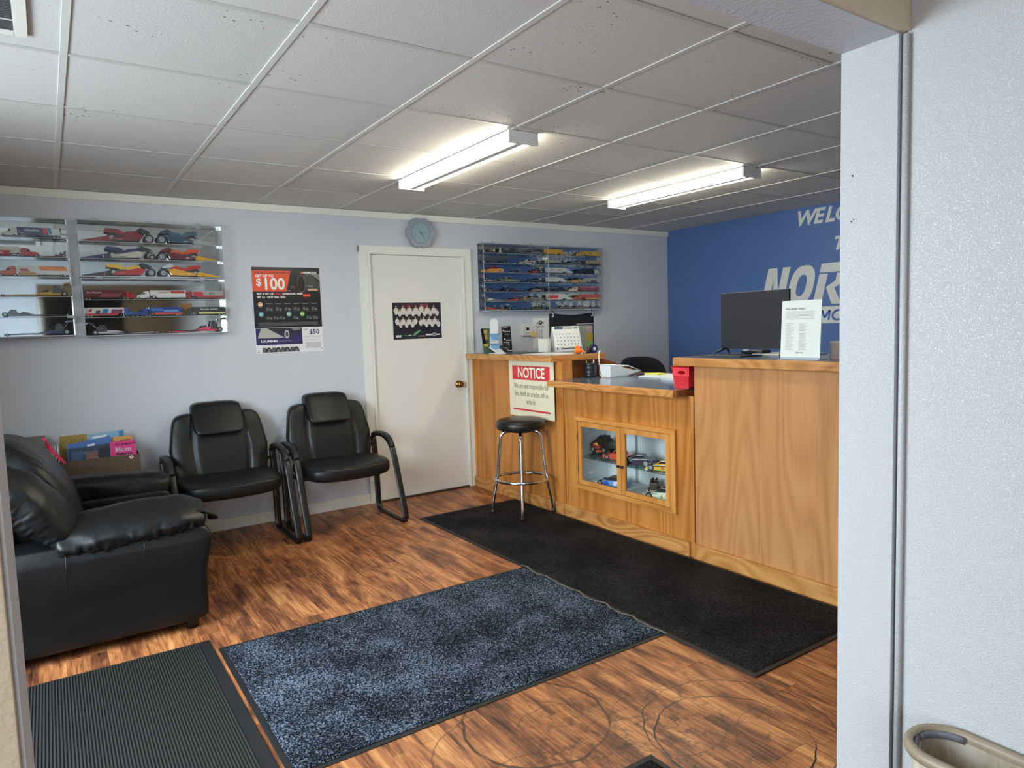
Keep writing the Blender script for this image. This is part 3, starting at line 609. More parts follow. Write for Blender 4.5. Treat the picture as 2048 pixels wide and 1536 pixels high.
NOTCH = [(0.795, -2.448), (1.755, -2.448), (1.755, -1.209), (0.993, -1.209), (0.993, -1.291), (0.895, -1.291), (0.895, -1.256), (0.795, -1.256)]
ob('countertop', prism(NOTCH, 2, 0.976, 0.9895), M_LAM, c2)
ob('countertop_edge', prism([(0.780, 0.950), (0.780, 0.983), (0.786, 0.9905), (0.797, 0.9905), (0.797, 0.950)], 1, -2.452, -1.255), OAK_Y, c2)
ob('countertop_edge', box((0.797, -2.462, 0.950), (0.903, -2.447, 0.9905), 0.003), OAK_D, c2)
ob('countertop_core', prism([(max(x_, 0.798), max(y_, -2.447)) for x_, y_ in NOTCH], 2, 0.950, 0.976), OAK_Y, c2)
ob('back_panel', box((1.735, -2.488, 0.0), (1.75, -1.210, 0.95)), OAK_V, c2)
# tall right counter
c3 = thing('counter', 'tall right-hand oak counter carrying the monitor', 'counter', (1.2, -3.2, 0), world=True)
ob('panel', box((0.903, -2.93, 0.0), (0.923, -2.502, 1.128)), OAK_V2, c3)
ob('panel', box((0.903, -3.98, 0.0), (0.923, -2.931, 1.128)), OAK_V2, c3)
ob('end_panel', box((0.923, -2.518, 0.0), (1.50, -2.502, 1.128)), OAK_V2, c3)
ob('back_panel', box((1.49, -3.98, 0.0), (1.505, -2.503, 1.128)), OAK_V2, c3)
ob('baseboard', box((0.880, -3.98, 0.0), (0.903, -2.502, 0.088), 0.005), OAK_Y, c3)
ob('countertop', box((0.852, -4.0, 1.160), (1.52, -2.408, 1.1735)), M_LAM, c3)
ob('countertop_edge', box((0.838, -4.0, 1.128), (0.856, -2.400, 1.1745), 0.004), OAK_Y, c3)
ob('countertop_edge', box((0.856, -2.416, 1.128), (1.52, -2.400, 1.1745), 0.003), OAK_X, c3)
ob('countertop_core', box((0.856, -4.0, 1.129), (1.52, -2.416, 1.160)), OAK_X, c3)

# ---------------------------------------------------------------- guest chairs
def nz(p, s): return noise.noise(Vector(p) * s)
def guest_chair(loc, label):
    t = thing('guest_chair', label, 'chair', loc, 0, 'black leather guest chairs along the wall')
    def seat_fn(p):
        x, y, z = p; k = 1 - (x / 0.31) ** 2
        y2 = y - 0.035 * k * (1 if y < 0 else 0.2)
        z2 = z + 0.012 * (1 - k) + (0.010 if z > 0 else 0) * max(0, 1 - abs(y) / 0.2)
        if z > 0: z2 += 0.006 * nz((x, y, 1), 9)
        return (x, y2 - 0.385, z2 + 0.408)
    ob('seat', supell(0.305, 0.255, 0.058, 0.45, 0.35, 64, 24, seat_fn), M_LEATHER2, t)
    def back_fn(p):
        x, z, y = p.x, p.z, p.y
        h = (z + 0.238) / 0.476                      # 0 bottom .. 1 top
        wdt = 0.92 + 0.14 * math.sin(min(max(h, 0) / 0.5, 1) * PI / 2) - 0.30 * max(0, h - 0.50) ** 1.1
        X = x * wdt; zz = z + 0.628
        if y < 0:
            g = math.exp(-((abs(x) - 0.165) / 0.010) ** 2) * 0.016 + (math.exp(-((h - 0.60) / 0.016) ** 2) * 0.012 if abs(x) > 0.165 else 0)
            y = y + g - 0.018 * math.exp(-((abs(x) - 0.23) / 0.05) ** 2) * math.sin(min(h / 0.6, 1) * PI) - (0.016 * math.sin(h * PI) if abs(x) < 0.165 else 0)
            y += 0.004 * nz((x, z, 3), 11)
        return (X, y - 0.235 + 0.155 * h - 0.02 * h * h, zz)
    ob('backrest', supell(0.296, 0.050, 0.238, 0.22, 0.35, 120, 60, back_fn), M_LEATHER2, t)
    def head_fn(p):
        x, y, z = p; return (x, y - 0.185 + 0.12 * (z + 0.1) / 0.2 - 0.02 * (1 if y < 0 else 0) - 0.010 * math.cos(x / 0.16 * 1.2), z + 0.828 + 0.004 * (1 - (x / .16) ** 2))
    ob('headrest', supell(0.162, 0.046, 0.104, 0.32, 0.3, 48, 28, head_fn), M_LEATHER2, t)
    for s in (-1, 1):
        X = 0.352 * s
        pts = [(X, -0.150, 0.572), (X, -0.185, 0.36), (X, -0.200, 0.10), (X, -0.212, 0.035), (X, -0.245, 0.012), (X, -0.32, 0.009), (X, -0.60, 0.009), (X, -0.665, 0.012), (X, -0.690, 0.032), (X, -0.680, 0.085), (X, -0.590, 0.33), (X, -0.520, 0.50), (X, -0.455, 0.565), (X, -0.36, 0.594), (X, -0.22, 0.590), (X, -0.160, 0.582)]
        ob('side_frame', tube(smooth_path(pts, 5), 0.023, 0.0085, 12, closed=True, up=(1, 0, 0)) if False else tube(smooth_path(pts, 5), 0.0235, 0.0085, 12), M_FRAME, t)
        ap = [(X, -0.150, 0.580), (X, -0.20, 0.602), (X, -0.30, 0.613), (X, -0.40, 0.607), (X, -0.47, 0.582), (X, -0.515, 0.535)]
        sp = smooth_path(ap, 4); n = len(sp)
        rw = [0.014 + 0.013 * math.sin(PI * min(1, (i / (n - 1)) * 1.1 + 0.12)) + 0.006 * (i / n) for i in range(n)]
        ob('armrest', tube(sp, rw, [0.013] * n, 14), mat('armrest_foam', (28, 28, 30), 0.5), t)
        ob('side_bracket', box((s * 0.30, -0.42, 0.372), (s * 0.345, -0.37, 0.39), 0.003), M_FRAME, t)
        ob('side_bracket', box((s * 0.27, -0.185, 0.50), (s * 0.345, -0.155, 0.52), 0.003), M_FRAME, t)
        ob('foot', box((X - 0.02, -0.68, 0.0003), (X + 0.02, -0.64, 0.006), 0.002), M_BLACKP, t)
    bm = bmesh.new(); cyl(bm, (-0.33, -0.40, 0.362), (0.33, -0.40, 0.362), 0.012); ob('cross_bar', bm, M_FRAME, t)
    bm = bmesh.new(); cyl(bm, (-0.33, -0.23, 0.365), (0.33, -0.23, 0.365), 0.012); ob('cross_bar', bm, M_FRAME, t)
    return t
guest_chair((-0.452, -0.004, 0), 'black leather guest chair with armrests, the one next to the white door')
guest_chair((-1.222, -0.004, 0), 'black leather guest chair between the armchair and the other guest chair')

# ---------------------------------------------------------------- armchair
ac = thing('armchair', 'puffy black leather armchair on the left with gathered arm pads', 'armchair', (-2.08, -1.15, 0), world=True)
def side_panel(y0, y1, name='side_panel'):
    def fn(p):
        x, y, z = p
        X = x - (2.075 if y0 < -1.2 else 2.112); Yc = (y0 + y1) / 2; out = -1 if y0 < -1.2 else 1
        zz = z + 0.275
        bulge = 0.03 * math.exp(-((zz - 0.42) / 0.07) ** 2) if y * out > 0 else 0
        bulge -= 0.012 * math.exp(-((zz - 0.345) / 0.008) ** 2) if y * out > 0 else 0
        xx = X + (0.03 * math.exp(-((zz - 0.42) / 0.1) ** 2) if x > 0.3 else 0)
        return (xx, Yc + y + out * bulge + 0.003 * nz((x, z, y), 6), zz)
    return ob(name, supell(0.475, abs(y1 - y0) / 2, 0.23, 0.12, 0.15, 96, 70, fn), M_LEATHER, ac)
side_panel(-1.715, -1.50); side_panel(-0.77, -0.555)
ob('front_panel', supell(0.06, 0.385, 0.13, 0.2, 0.2, 40, 30, lambda p: (p.x - 1.655, p.y - 1.135, p.z + 0.19 + 0.002 * nz(p, 8))), M_LEATHER, ac)
ob('base', box((-2.50, -1.62, 0.07), (-1.66, -0.65, 0.30), 0.02), M_LEATHER, ac)
def cush(name, a, b, c, e1, e2, fn, nu=80, nv=44): return ob(name, supell(a, b, c, e1, e2, nu, nv, fn), M_LEATHER, ac)
cush('seat_cushion', 0.34, 0.375, 0.085, 0.4, 0.3, lambda p: (p.x - 1.895, p.y - 1.135, p.z + 0.385 + 0.02 * math.exp(-(p.x ** 2 + p.y ** 2) / 0.05) * (1 if p.z > 0 else 0) + 0.010 * nz((p.x, p.y, 0), 7)))
def backfn(p):
    h = (p.z + 0.27) / 0.54; x, y, z = p
    lump = 0.05 * math.sin(h * PI)
    wr = 0.008 * nz((x * 1, y * 3.0, z * 0.7), 9) + 0.006 * nz((x, y * 1.0, z * 4.0), 6)
    return (x - 2.20 - 0.20 * max(h, 0) ** 1.3 + (lump + wr if x > 0 else 0), y - 1.135, z + 0.655 + 0.02 * math.cos(y / 0.42 * 1.3) - 0.02)
cush('back_cushion', 0.135, 0.36, 0.29, 0.55, 0.35, backfn, 90, 60)
cush('back_panel', 0.10, 0.50, 0.38, 0.3, 0.2, lambda p: (p.x - 2.50 - 0.02 * p.z, p.y - 1.135, p.z + 0.455), 40, 24)
def loft(name, pts, ra, rb, gather, seed, tilt=0.0):
    """stuffed pad: thick sweep whose surface is gathered into little folds along its lower seam"""
    P = smooth_path(pts, 16); K = len(P); n = 56; bm = bmesh.new(); rings = []
    for i, p in enumerate(P):
        q = i / (K - 1); t = P[min(i + 1, K - 1)] - P[max(i - 1, 0)]; t.normalize(); s_ = t.cross(Vector((0, 0, 1))); s_.normalize(); u = s_.cross(t); s_, u = s_ * math.cos(tilt) - u * math.sin(tilt), u * math.cos(tilt) + s_ * math.sin(tilt)
        j = q * (len(ra) - 1); j0 = int(min(j, len(ra) - 2)); fr = j - j0
        A = ra[j0] * (1 - fr) + ra[j0 + 1] * fr; B = rb[j0] * (1 - fr) + rb[j0 + 1] * fr
        cap = math.sqrt(max(0.0, 1 - max(0, (abs(q - 0.5) - 0.44) / 0.06) ** 2))
        row = []
        for k in range(n):
            th = 2 * PI * k / n; c_, s2 = math.cos(th), math.sin(th)
            g_ = gsel(th); r = 1 + gather * 0.45 * nz((q * 9 + seed + th * 0.9, th * 1.1, seed), 1.0) * 0.5 + gather * (0.55 * nz((q * 34 + seed, th * 0.5, seed), 1.0) + 0.45 * nz((q * 62 + 0.8 * th, th * 0.8, seed + 5), 1.0)) * g_ - 0.05 * math.exp(-((th + 0.35) / 0.10) ** 2) + 0.06 * nz((q * 5, c_ * 1.5, s2 * 1.5 + seed), 1.3)
            row.append(bm.verts.new(p + (s_ * (A * math.copysign(abs(c_) ** 0.8, c_)) + u * (B * math.copysign(abs(s2) ** 0.8, s2))) * r * max(cap, 0.02)))
        rings.append(row)
    for a, b in zip(rings, rings[1:]):
        for k in range(n): bm.faces.new((a[k], a[(k + 1) % n], b[(k + 1) % n], b[k])).smooth = True
    bm.faces.new(rings[0]); bm.faces.new(rings[-1][::-1]); bmesh.ops.recalc_face_normals(bm, faces=bm.faces)
    return ob(name, bm, M_LEATHER, ac)
def gsel(th):
    d = (th + 0.25 + PI) % (2 * PI) - PI
    return math.exp(-(d / 0.55) ** 2)
# near arm pad droops over the outer side; wing pad climbs to the back
loft('arm_pad', [(-2.20, -1.630, 0.525), (-2.03, -1.632, 0.540), (-1.86, -1.632, 0.552), (-1.70, -1.630, 0.552), (-1.585, -1.625, 0.530)], [0.118, 0.130, 0.132, 0.125, 0.090], [0.050, 0.056, 0.060, 0.056, 0.040], 0.30, 1, 0.42)
loft('arm_pad', [(-2.20, -0.655, 0.560), (-2.03, -0.655, 0.545), (-1.85, -0.65, 0.525), (-1.70, -0.65, 0.505), (-1.62, -0.65, 0.485)], [0.105, 0.11, 0.11, 0.105, 0.09], [0.07, 0.085, 0.092, 0.10, 0.09], 0.08, 9)
loft('wing_pad', [(-2.47, -1.60, 0.78), (-2.40, -1.61, 0.775), (-2.30, -1.615, 0.715), (-2.21, -1.62, 0.62), (-2.13, -1.625, 0.525)], [0.08, 0.11, 0.12, 0.115, 0.09], [0.06, 0.10, 0.105, 0.085, 0.045], 0.20, 4, 0.35)
loft('wing_pad', [(-2.45, -0.68, 0.80), (-2.36, -0.675, 0.775), (-2.27, -0.67, 0.71), (-2.20, -0.665, 0.62), (-2.14, -0.66, 0.54)], [0.08, 0.10, 0.10, 0.10, 0.09], [0.06, 0.08, 0.08, 0.07, 0.05], 0.12, 6)
ob('strap_end', tube(smooth_path([(-1.66, -1.665, 0.560), (-1.60, -1.668, 0.558), (-1.562, -1.668, 0.536), (-1.552, -1.66, 0.508)], 5), [0.026] * 16, [0.009] * 16, 12), M_LEATHER, ac)
bm = bmesh.new()
for sx, sy in ((-1.66, -1.68), (-2.42, -1.68), (-1.66, -0.60), (-2.42, -0.60)): pass
for sx, sy in ((-1.675, -1.655), (-2.40, -1.655), (-1.675, -0.62), (-2.40, -0.62)):
    ob('foot', lathe([(0, 0.0005), (0.026, 0.0005), (0.034, 0.06), (0.034, 0.085), (0, 0.085)], 20, (sx, sy, 0)), M_BLACKP, ac)
for (q0, q1) in (((-2.157, -1.7435, 0.33), (-2.157, -1.757, 0.475)), ((-1.86, -1.7505, 0.40), (-1.86, -1.757, 0.475))):
    ob('seam', tube([q0, ((q0[0] + q1[0]) / 2, -1.755, (q0[2] + q1[2]) / 2), q1], 0.0022, 0.0022, 6), M_FRAME, ac)

# ---------------------------------------------------------------- bar stool
st = thing('bar_stool', 'round chrome bar stool with black vinyl seat in front of the notice', 'stool', (0.679, -1.055, 0), world=True)
sx, sy, sz = 0.679, -1.055, 0.0125
ob('seat', lathe([(0, 0.705), (0.08, 0.704), (0.14, 0.700), (0.168, 0.690), (0.178, 0.676), (0.180, 0.66), (0.180, 0.642), (0.176, 0.630), (0.168, 0.624), (0, 0.624)], 64, (sx, sy, sz)), leather('stool_vinyl', (26, 25, 25), 0.28, wr=0.004), st)
ob('seat_band', lathe([(0.179, 0.662), (0.1835, 0.660), (0.1835, 0.654), (0.179, 0.652)], 48, (sx, sy, sz)), mat('welt', (18, 18, 18), 0.3), st)
ob('swivel_plate', lathe([(0, 0.60), (0.07, 0.60), (0.10, 0.615), (0.10, 0.625), (0, 0.625)], 32, (sx, sy, sz)), M_BLACKP, st)
for a in (50, 140, 230, 320):
    c, s_ = math.cos(R := math.radians(a + 4)), math.sin(math.radians(a + 4))
    pr_ = [(0.02, 0.606), (0.09, 0.606), (0.125, 0.598), (0.146, 0.572), (0.152, 0.535), (0.163, 0.43), (0.178, 0.29), (0.190, 0.22), (0.215, 0.10), (0.224, 0.03), (0.225, 0.012)]
    if a == 50: pr_ = [(r if r < 0.17 else min(r, 0.197 + (r - 0.17) * 0.1), z) for r, z in pr_]
    ob('leg', tube(smooth_path([(sx + c * r, sy + s_ * r, sz + z) for r, z in pr_], 4), 0.0115, 0.0115, 14, up=(-s_, c, 0.01)), M_CHROME, st)
    r = pr_[-1][0]
    ob('rubber_foot', lathe([(0, 0), (0.014, 0), (0.0155, 0.004), (0.013, 0.03), (0, 0.03)], 16, (sx + c * r, sy + s_ * r, sz)), M_BLACKP, st)
ob('foot_ring', tube([(sx + 0.198 * math.cos(2 * PI * k / 56), sy + 0.198 * math.sin(2 * PI * k / 56), sz + 0.258) for k in range(56)], 0.0115, 0.0115, 12, closed=True), M_CHROME, st)

# ---------------------------------------------------------------- wall clock
ck = thing('wall_clock', 'scalloped grey-blue wall clock above the white door', 'clock', (0.44, 0, 2.17), world=True)
fp = []
for k in range(144):
    t = 2 * PI * k / 144; lob = abs(math.cos(3 * t + PI / 2 * 0)) ; r = 0.108 + 0.018 * abs(math.sin(3 * (t + PI / 6)) ) ** 0.55
    fp.append((0.44 + r * math.cos(t), 2.17 + r * math.sin(t)))
ob('case', prism(fp, 1, -0.052, -0.024, 0.004), mat('clock_plastic', (136, 146, 158), 0.3), ck)
ob('rim', tube([(0.44 + 0.083 * math.cos(2 * PI * k / 48), -0.053, 2.17 + 0.083 * math.sin(2 * PI * k / 48)) for k in range(48)], 0.003, 0.003, 8, closed=True, up=(0, 1, 0)), mat('clock_rim', (120, 132, 146), 0.3), ck)
ob('dial', prism([(0.44 + 0.081 * math.cos(2 * PI * k / 48), 2.17 + 0.081 * math.sin(2 * PI * k / 48)) for k in range(48)], 1, -0.0545, -0.050), mat('clock_dial', (134, 160, 168), 0.4), ck)
for ang, ln, wd in ((80, 0.042, 0.0028), (142, 0.066, 0.0024)):
    a = math.radians(ang); dx, dz = math.sin(a), math.cos(a)
    ob('hand', prism([(0.44 - dx * 0.012 - dz * wd, 2.17 - dz * 0.012 + dx * wd), (0.44 + dx * ln, 2.17 + dz * ln), (0.44 - dx * 0.012 + dz * wd, 2.17 - dz * 0.012 - dx * wd)], 1, -0.0575, -0.0555), mat('clock_hand', (24, 40, 44), 0.4), ck)
bm = bmesh.new(); cyl(bm, (0.44, -0.0555, 2.17), (0.44, -0.060, 2.17), 0.005); ob('hub', bm, M_STEEL, ck)
bm = bmesh.new()
for k in range(12):
    a = k * PI / 6; cyl(bm, (0.44 + 0.068 * math.sin(a), -0.0545, 2.17 + 0.068 * math.cos(a)), (0.44 + 0.068 * math.sin(a), -0.0552, 2.17 + 0.068 * math.cos(a)), 0.0032, n=8)
ob('hour_marks', bm, mat('clock_marks', (96, 120, 130), 0.5), ck, kind='stuff')
bm = bmesh.new(); cyl(bm, (0.44, -0.026, 2.17), (0.44, -0.0005, 2.17), 0.05); ob('movement', bm, M_BLACKP, ck)

# ---------------------------------------------------------------- tyre rebate poster and its lower sheet
po = thing('poster', 'black and orange tire rebate poster offering 100 dollars', 'poster', (-0.65, 0, 1.6), world=True)
px0, px1, pz0, pz1 = -0.898, -0.404, 1.432, 1.872
U = lambda u: px0 + u * (px1 - px0); V = lambda v: pz0 + v * (pz1 - pz0)
sheet('sheet', px0, px1, pz0, pz1, -0.0012, mat('poster_black', (30, 31, 35), 0.3), po, 0.0012)
ob('print', prism([(U(0.0), V(0.945)), (U(0.56), V(0.945)), (U(0.49), V(0.60)), (U(0.0), V(0.60))], 1, -0.0030, -0.0024), ink(226, 82, 48), po)
# car picture: grey body corner, wheel arch and tyre
ob('print', prism([(U(0.70), V(0.86)), (U(0.80), V(0.89)), (U(0.93), V(0.84)), (U(0.995), V(0.72)), (U(0.995), V(0.60)), (U(0.80), V(0.60)), (U(0.76), V(0.70))], 1, -0.0030, -0.0024), ink(66, 66, 68), po)
ob('print', prism([(U(0.86), V(0.90)), (U(0.995), V(0.90)), (U(0.995), V(0.78)), (U(0.95), V(0.83))], 1, -0.0034, -0.0028), ink(128, 130, 130), po)
ell = lambda cu, cv, ru, rv, n=24: [(U(cu + ru * math.cos(2 * PI * k / n)), V(cv + rv * math.sin(2 * PI * k / n))) for k in range(n)]
ob('print', prism(ell(0.72, 0.73, 0.065, 0.15), 1, -0.0036, -0.0031), ink(92, 90, 90), po)
ob('print', prism(ell(0.715, 0.73, 0.055, 0.135), 1, -0.0041, -0.0037), ink(22, 22, 24), po)
for a, b, c, d, cc in ((0.81, 0.96, 0.615, 0.645, (200, 160, 110)), (0.80, 0.90, 0.685, 0.695, (150, 148, 146)), (0.55, 0.62, 0.65, 0.70, (84, 58, 40)), (0.50, 0.56, 0.608, 0.616, (210, 208, 204))):
    ob('print', box((U(a), -0.0040, V(c)), (U(b), -0.0035, V(d))), ink(*cc), po)
def pt(s_, u, v, size, col, par=None, y=-0.0032, **k): return text('lettering', s_, size, ink(*col), par or po, (U(u), y, V(v)), XD, ZD, depth=0.0006, **k)
pt('FALL INTO SAVINGS REBATE', 0.035, 0.895, 0.0195, (84, 30, 26), off=0.0006, sx=1.0)
pt('GET UP TO', 0.045, 0.835, 0.026, (240, 238, 232), off=0.0008)
pt('$', 0.05, 0.695, 0.075, (240, 238, 232), off=0.0016)
pt('100', 0.14, 0.635, 0.118, (240, 238, 232), off=0.003, sx=0.92)
pt('HANKOOK', 0.745, 0.902, 0.0205, (228, 226, 222), off=0.001)
ob('print', prism([(U(0.705), V(0.912)), (U(0.725), V(0.93)), (U(0.745), V(0.912)), (U(0.725), V(0.895))], 1, -0.0036, -0.0030), ink(226, 82, 48), po)
pt('driving emotion', 0.775, 0.876, 0.0105, (150, 148, 146))
pt('BUY A SET OF', 0.055, 0.548, 0.0190, (236, 234, 230), off=0.0006)
pt('4 SELECT', 0.290, 0.548, 0.0190, (214, 62, 50), off=0.0003)
pt('HANKOOK TIRES', 0.425, 0.548, 0.0190, (236, 234, 230), off=0.0006)
pt('SEP 1st - NOV 30th, 2025', 0.055, 0.492, 0.0190, (236, 234, 230), off=0.0006)
ob('print', prism([(U(0.735), V(0.57)), (U(0.84), V(0.57)), (U(0.84), V(0.50)), (U(0.787), V(0.45)), (U(0.735), V(0.50))], 1, -0.0031, -0.0025), ink(70, 34, 30), po)
ob('print', box((U(0.735), -0.0037, V(0.515)), (U(0.84), -0.0032, V(0.552))), ink(226, 82, 48), po)
def tyre_print(par, cu, cz, s_, c1_, c2_, yb=-0.0031):
    cx = U(cu)
    ob('print', box((cx - 0.022 * s_, yb - 0.0004, cz), (cx + 0.002 * s_, yb, cz + 0.028 * s_)), ink(*c1_), par)
    ob('print', prism([(cx + 0.014 * s_ + 0.018 * s_ * math.cos(k * PI / 8), cz + 0.030 * s_ * math.sin(k * PI / 8)) for k in range(9)], 1, yb - 0.0009, yb - 0.0005), ink(*c2_), par)
    ob('print', prism([(cx + 0.014 * s_ + 0.010 * s_ * math.cos(k * PI / 8), cz + 0.019 * s_ * math.sin(k * PI / 8)) for k in range(9)], 1, yb - 0.0014, yb - 0.0010), ink(120, 120, 122), par)
for k in range(6):
    tyre_print(po, 0.22 + k * 0.134, V(0.282), 0.9, (100, 100, 102), (52, 52, 54)); pt('Ventus S1', 0.175 + k * 0.134, 0.392, 0.012, (170, 168, 164))
for u_ in (0.21, 0.31, 0.40, 0.60, 0.80, 0.90): tyre_print(po, u_, V(0.135), 0.8, (96, 96, 98), (58, 58, 62))
ob('print', box((U(0.02), -0.0033, V(0.262)), (U(0.98), -0.0027, V(0.266))), ink(96, 94, 90), po)
for (u_, v_, cc, s_) in ((0.095, 0.385, (226, 180, 130), '$100'), (0.10, 0.222, (86, 172, 186), '$80'), (0.505, 0.222, (120, 176, 172), '$60'), (0.705, 0.222, (112, 176, 84), '$40')):
    ob('print', prism(ell(u_, v_, 0.034, 0.040, 20), 1, -0.0032, -0.0026), ink(*cc), po); pt(s_, u_ - 0.025, v_ - 0.012, 0.013, (250, 248, 244), y=-0.0038)
ob('print', box((U(0.05), -0.0032, V(0.03)), (U(0.94), -0.0027, V(0.088))), ink(78, 78, 80), po)
# lower white sheet
p2 = thing('poster', 'white and navy tire flyer offering 50 dollars, pinned under the rebate poster', 'poster', (-0.65, 0, 1.33), world=True)
sheet('sheet', -0.900, -0.402, 1.246, 1.430, -0.0009, mat('flyer_white', (226, 226, 226), 0.35), p2, 0.0010)
pz0, pz1 = 1.246, 1.430
ob('print', box((U(0.005), -0.0028, V(0.33)), (U(0.685), -0.0022, V(0.99))), ink(52, 46, 92), p2)
ob('print', prism([(U(0.03), V(0.60)), (U(0.08), V(0.985)), (U(0.17), V(0.985)), (U(0.42), V(0.60))], 1, -0.0034, -0.0029), mat('gravel_print', (176, 174, 166), 0.5, var=0.5, bscale=500), p2)
ob('print', prism([(U(0.17), V(0.985)), (U(0.68), V(0.985)), (U(0.68), V(0.78)), (U(0.48), V(0.62)), (U(0.42), V(0.66))], 1, -0.0034, -0.0029), ink(48, 46, 60), p2)
ob('print', prism(ell(0.455, 0.74, 0.035, 0.17), 1, -0.0040, -0.0035), ink(196, 196, 196), p2)
ob('print', prism(ell(0.455, 0.74, 0.022, 0.11), 1, -0.0045, -0.0041), ink(84, 80, 82), p2)
ob('print', prism([(U(0.52), V(0.97)), (U(0.66), V(0.97)), (U(0.66), V(0.90)), (U(0.56), V(0.88))], 1, -0.0040, -0.0035), ink(130, 134, 134), p2)
pt('LAUFENN', 0.075, 0.44, 0.022, (230, 230, 234), p2, -0.0032, off=0.001, sx=1.2)
pt('ULTIMATE TOUGHNESS', 0.32, 0.455, 0.009, (170, 168, 190), p2, -0.0032)
pt('GET', 0.72, 0.87, 0.016, (50, 48, 90), p2, -0.0020)
pt('$50', 0.795, 0.72, 0.050, (50, 48, 90), p2, -0.0020, off=0.0008)
pt('ON A SET OF 4 LAUFENN TIRES', 0.72, 0.60, 0.0085, (70, 70, 100), p2, -0.0020)
pt('SEP 1st - NOV 30th, 2025', 0.72, 0.46, 0.009, (90, 90, 110), p2, -0.0020)
ob('print', box((U(0.73), -0.0022, V(0.14)), (U(0.97), -0.0016, V(0.38))), ink(196, 196, 198), p2)
for u_ in (0.145, 0.28, 0.415, 0.55): tyre_print(p2, u_, V(0.03), 1.25, (92, 92, 94), (46, 46, 48), -0.0021); pt('S FIT AS', u_ - 0.05, 0.255, 0.008, (90, 90, 96), p2, -0.0020)
for u_, v_ in ((0.03, 0.06), (0.975, 0.10)): ob('pin', box((U(u_) - 0.004, -0.0035, V(v_) - 0.003), (U(u_) + 0.004, -0.001, V(v_) + 0.003), 0.001), mat('red_pin', (120, 40, 46), 0.4), p2)

# ---------------------------------------------------------------- team photo poster on the door
dp = thing('poster', 'dark team photo poster with rows of people in white shirts on the door', 'poster', (0.395, -0.01, 1.455), world=True)
px0, px1, pz0, pz1 = 0.178, 0.618, 1.308, 1.606
sheet('sheet', px0, px1, pz0, pz1, -0.0105, mat('photo_dark', (34, 36, 48), 0.3), dp, 0.0010)
for a, b, c, d, cc in ((0.22, 0.36, 0.70, 0.97, (92, 34, 42)), (0.62, 0.74, 0.72, 0.97, (110, 36, 42)), (0.36, 0.62, 0.80, 0.97, (66, 34, 44))):
    ob('print', box((U(a), -0.0124, V(c)), (U(b), -0.0118, V(d))), ink(*cc), dp)
rnd = random.Random(3)
shirt = bmesh.new(); skin = bmesh.new(); dark = bmesh.new()
def blob(bm, cu, cv, ru, rv, y): 
    A = [bm.verts.new((U(cu + ru * math.cos(2 * PI * k / 10)), y, V(cv + rv * math.sin(2 * PI * k / 10)))) for k in range(10)]; B = [bm.verts.new((v.co.x, y + 0.0004, v.co.z)) for v in A]
    bm.faces.new(A[::-1])
    for k in range(10): bm.faces.new((A[k], A[(k + 1) % 10], B[(k + 1) % 10], B[k]))
def figure(u_, v_, s_, yb):
    blob(dark, u_, v_ - 0.17 * s_, 0.022 * s_, 0.075 * s_, yb); blob(shirt, u_, v_ - 0.055 * s_, 0.036 * s_, 0.085 * s_, yb - 0.0004)
    blob(shirt, u_ - 0.03 * s_, v_ - 0.04 * s_, 0.013 * s_, 0.05 * s_, yb - 0.0006); blob(shirt, u_ + 0.03 * s_, v_ - 0.04 * s_, 0.013 * s_, 0.05 * s_, yb - 0.0006)
    blob(skin, u_, v_ + 0.055 * s_, 0.014 * s_, 0.028 * s_, yb - 0.0008)
for k, u_ in enumerate((0.07, 0.14, 0.21, 0.275, 0.34, 0.41, 0.47, 0.53, 0.585, 0.65, 0.71, 0.77, 0.845, 0.91)): figure(u_, 0.78 + (0.05 if k % 2 == 0 else -0.03) + (0.04 if k == 8 else 0), 1.15 if k % 2 == 0 else 0.95, -0.0128 if k % 2 == 0 else -0.0142)
for k, u_ in enumerate((0.08, 0.15, 0.20, 0.27, 0.32, 0.39, 0.45, 0.56, 0.62, 0.68, 0.74, 0.80, 0.86, 0.93)): figure(u_, 0.49 + (0.04 if k % 2 == 0 else -0.04) + (0.04 if k == 7 else 0), 1.0, -0.0156 if k % 2 else -0.0165)
ob('print_shirts', shirt, ink(206, 200, 192), dp, kind='stuff'); ob('print_faces', skin, ink(176, 130, 112), dp, kind='stuff'); ob('print_trousers', dark, ink(26, 26, 34), dp, kind='stuff')
ob('print', prism([(U(0.38), V(0.10)), (U(0.44), V(0.18)), (U(0.53), V(0.25)), (U(0.56), V(0.235)), (U(0.50), V(0.15)), (U(0.43), V(0.09))], 1, -0.0124, -0.0118), ink(92, 148, 112), dp)
for a, b, c, d, cc in ((0.045, 0.155, 0.055, 0.115, (206, 206, 204)), (0.30, 0.36, 0.085, 0.115, (190, 190, 190)), (0.66, 0.96, 0.085, 0.125, (206, 206, 204)), (0.81, 0.865, 0.065, 0.15, (206, 206, 204)), (0.50, 0.64, 0.06, 0.085, (150, 120, 96)), (0.20, 0.285, 0.085, 0.11, (70, 120, 80))):
    ob('print', box((U(a), -0.0124, V(c)), (U(b), -0.0118, V(d))), ink(*cc), dp)

# ---------------------------------------------------------------- things on the end counter and wall above it
Z1 = 1.1627
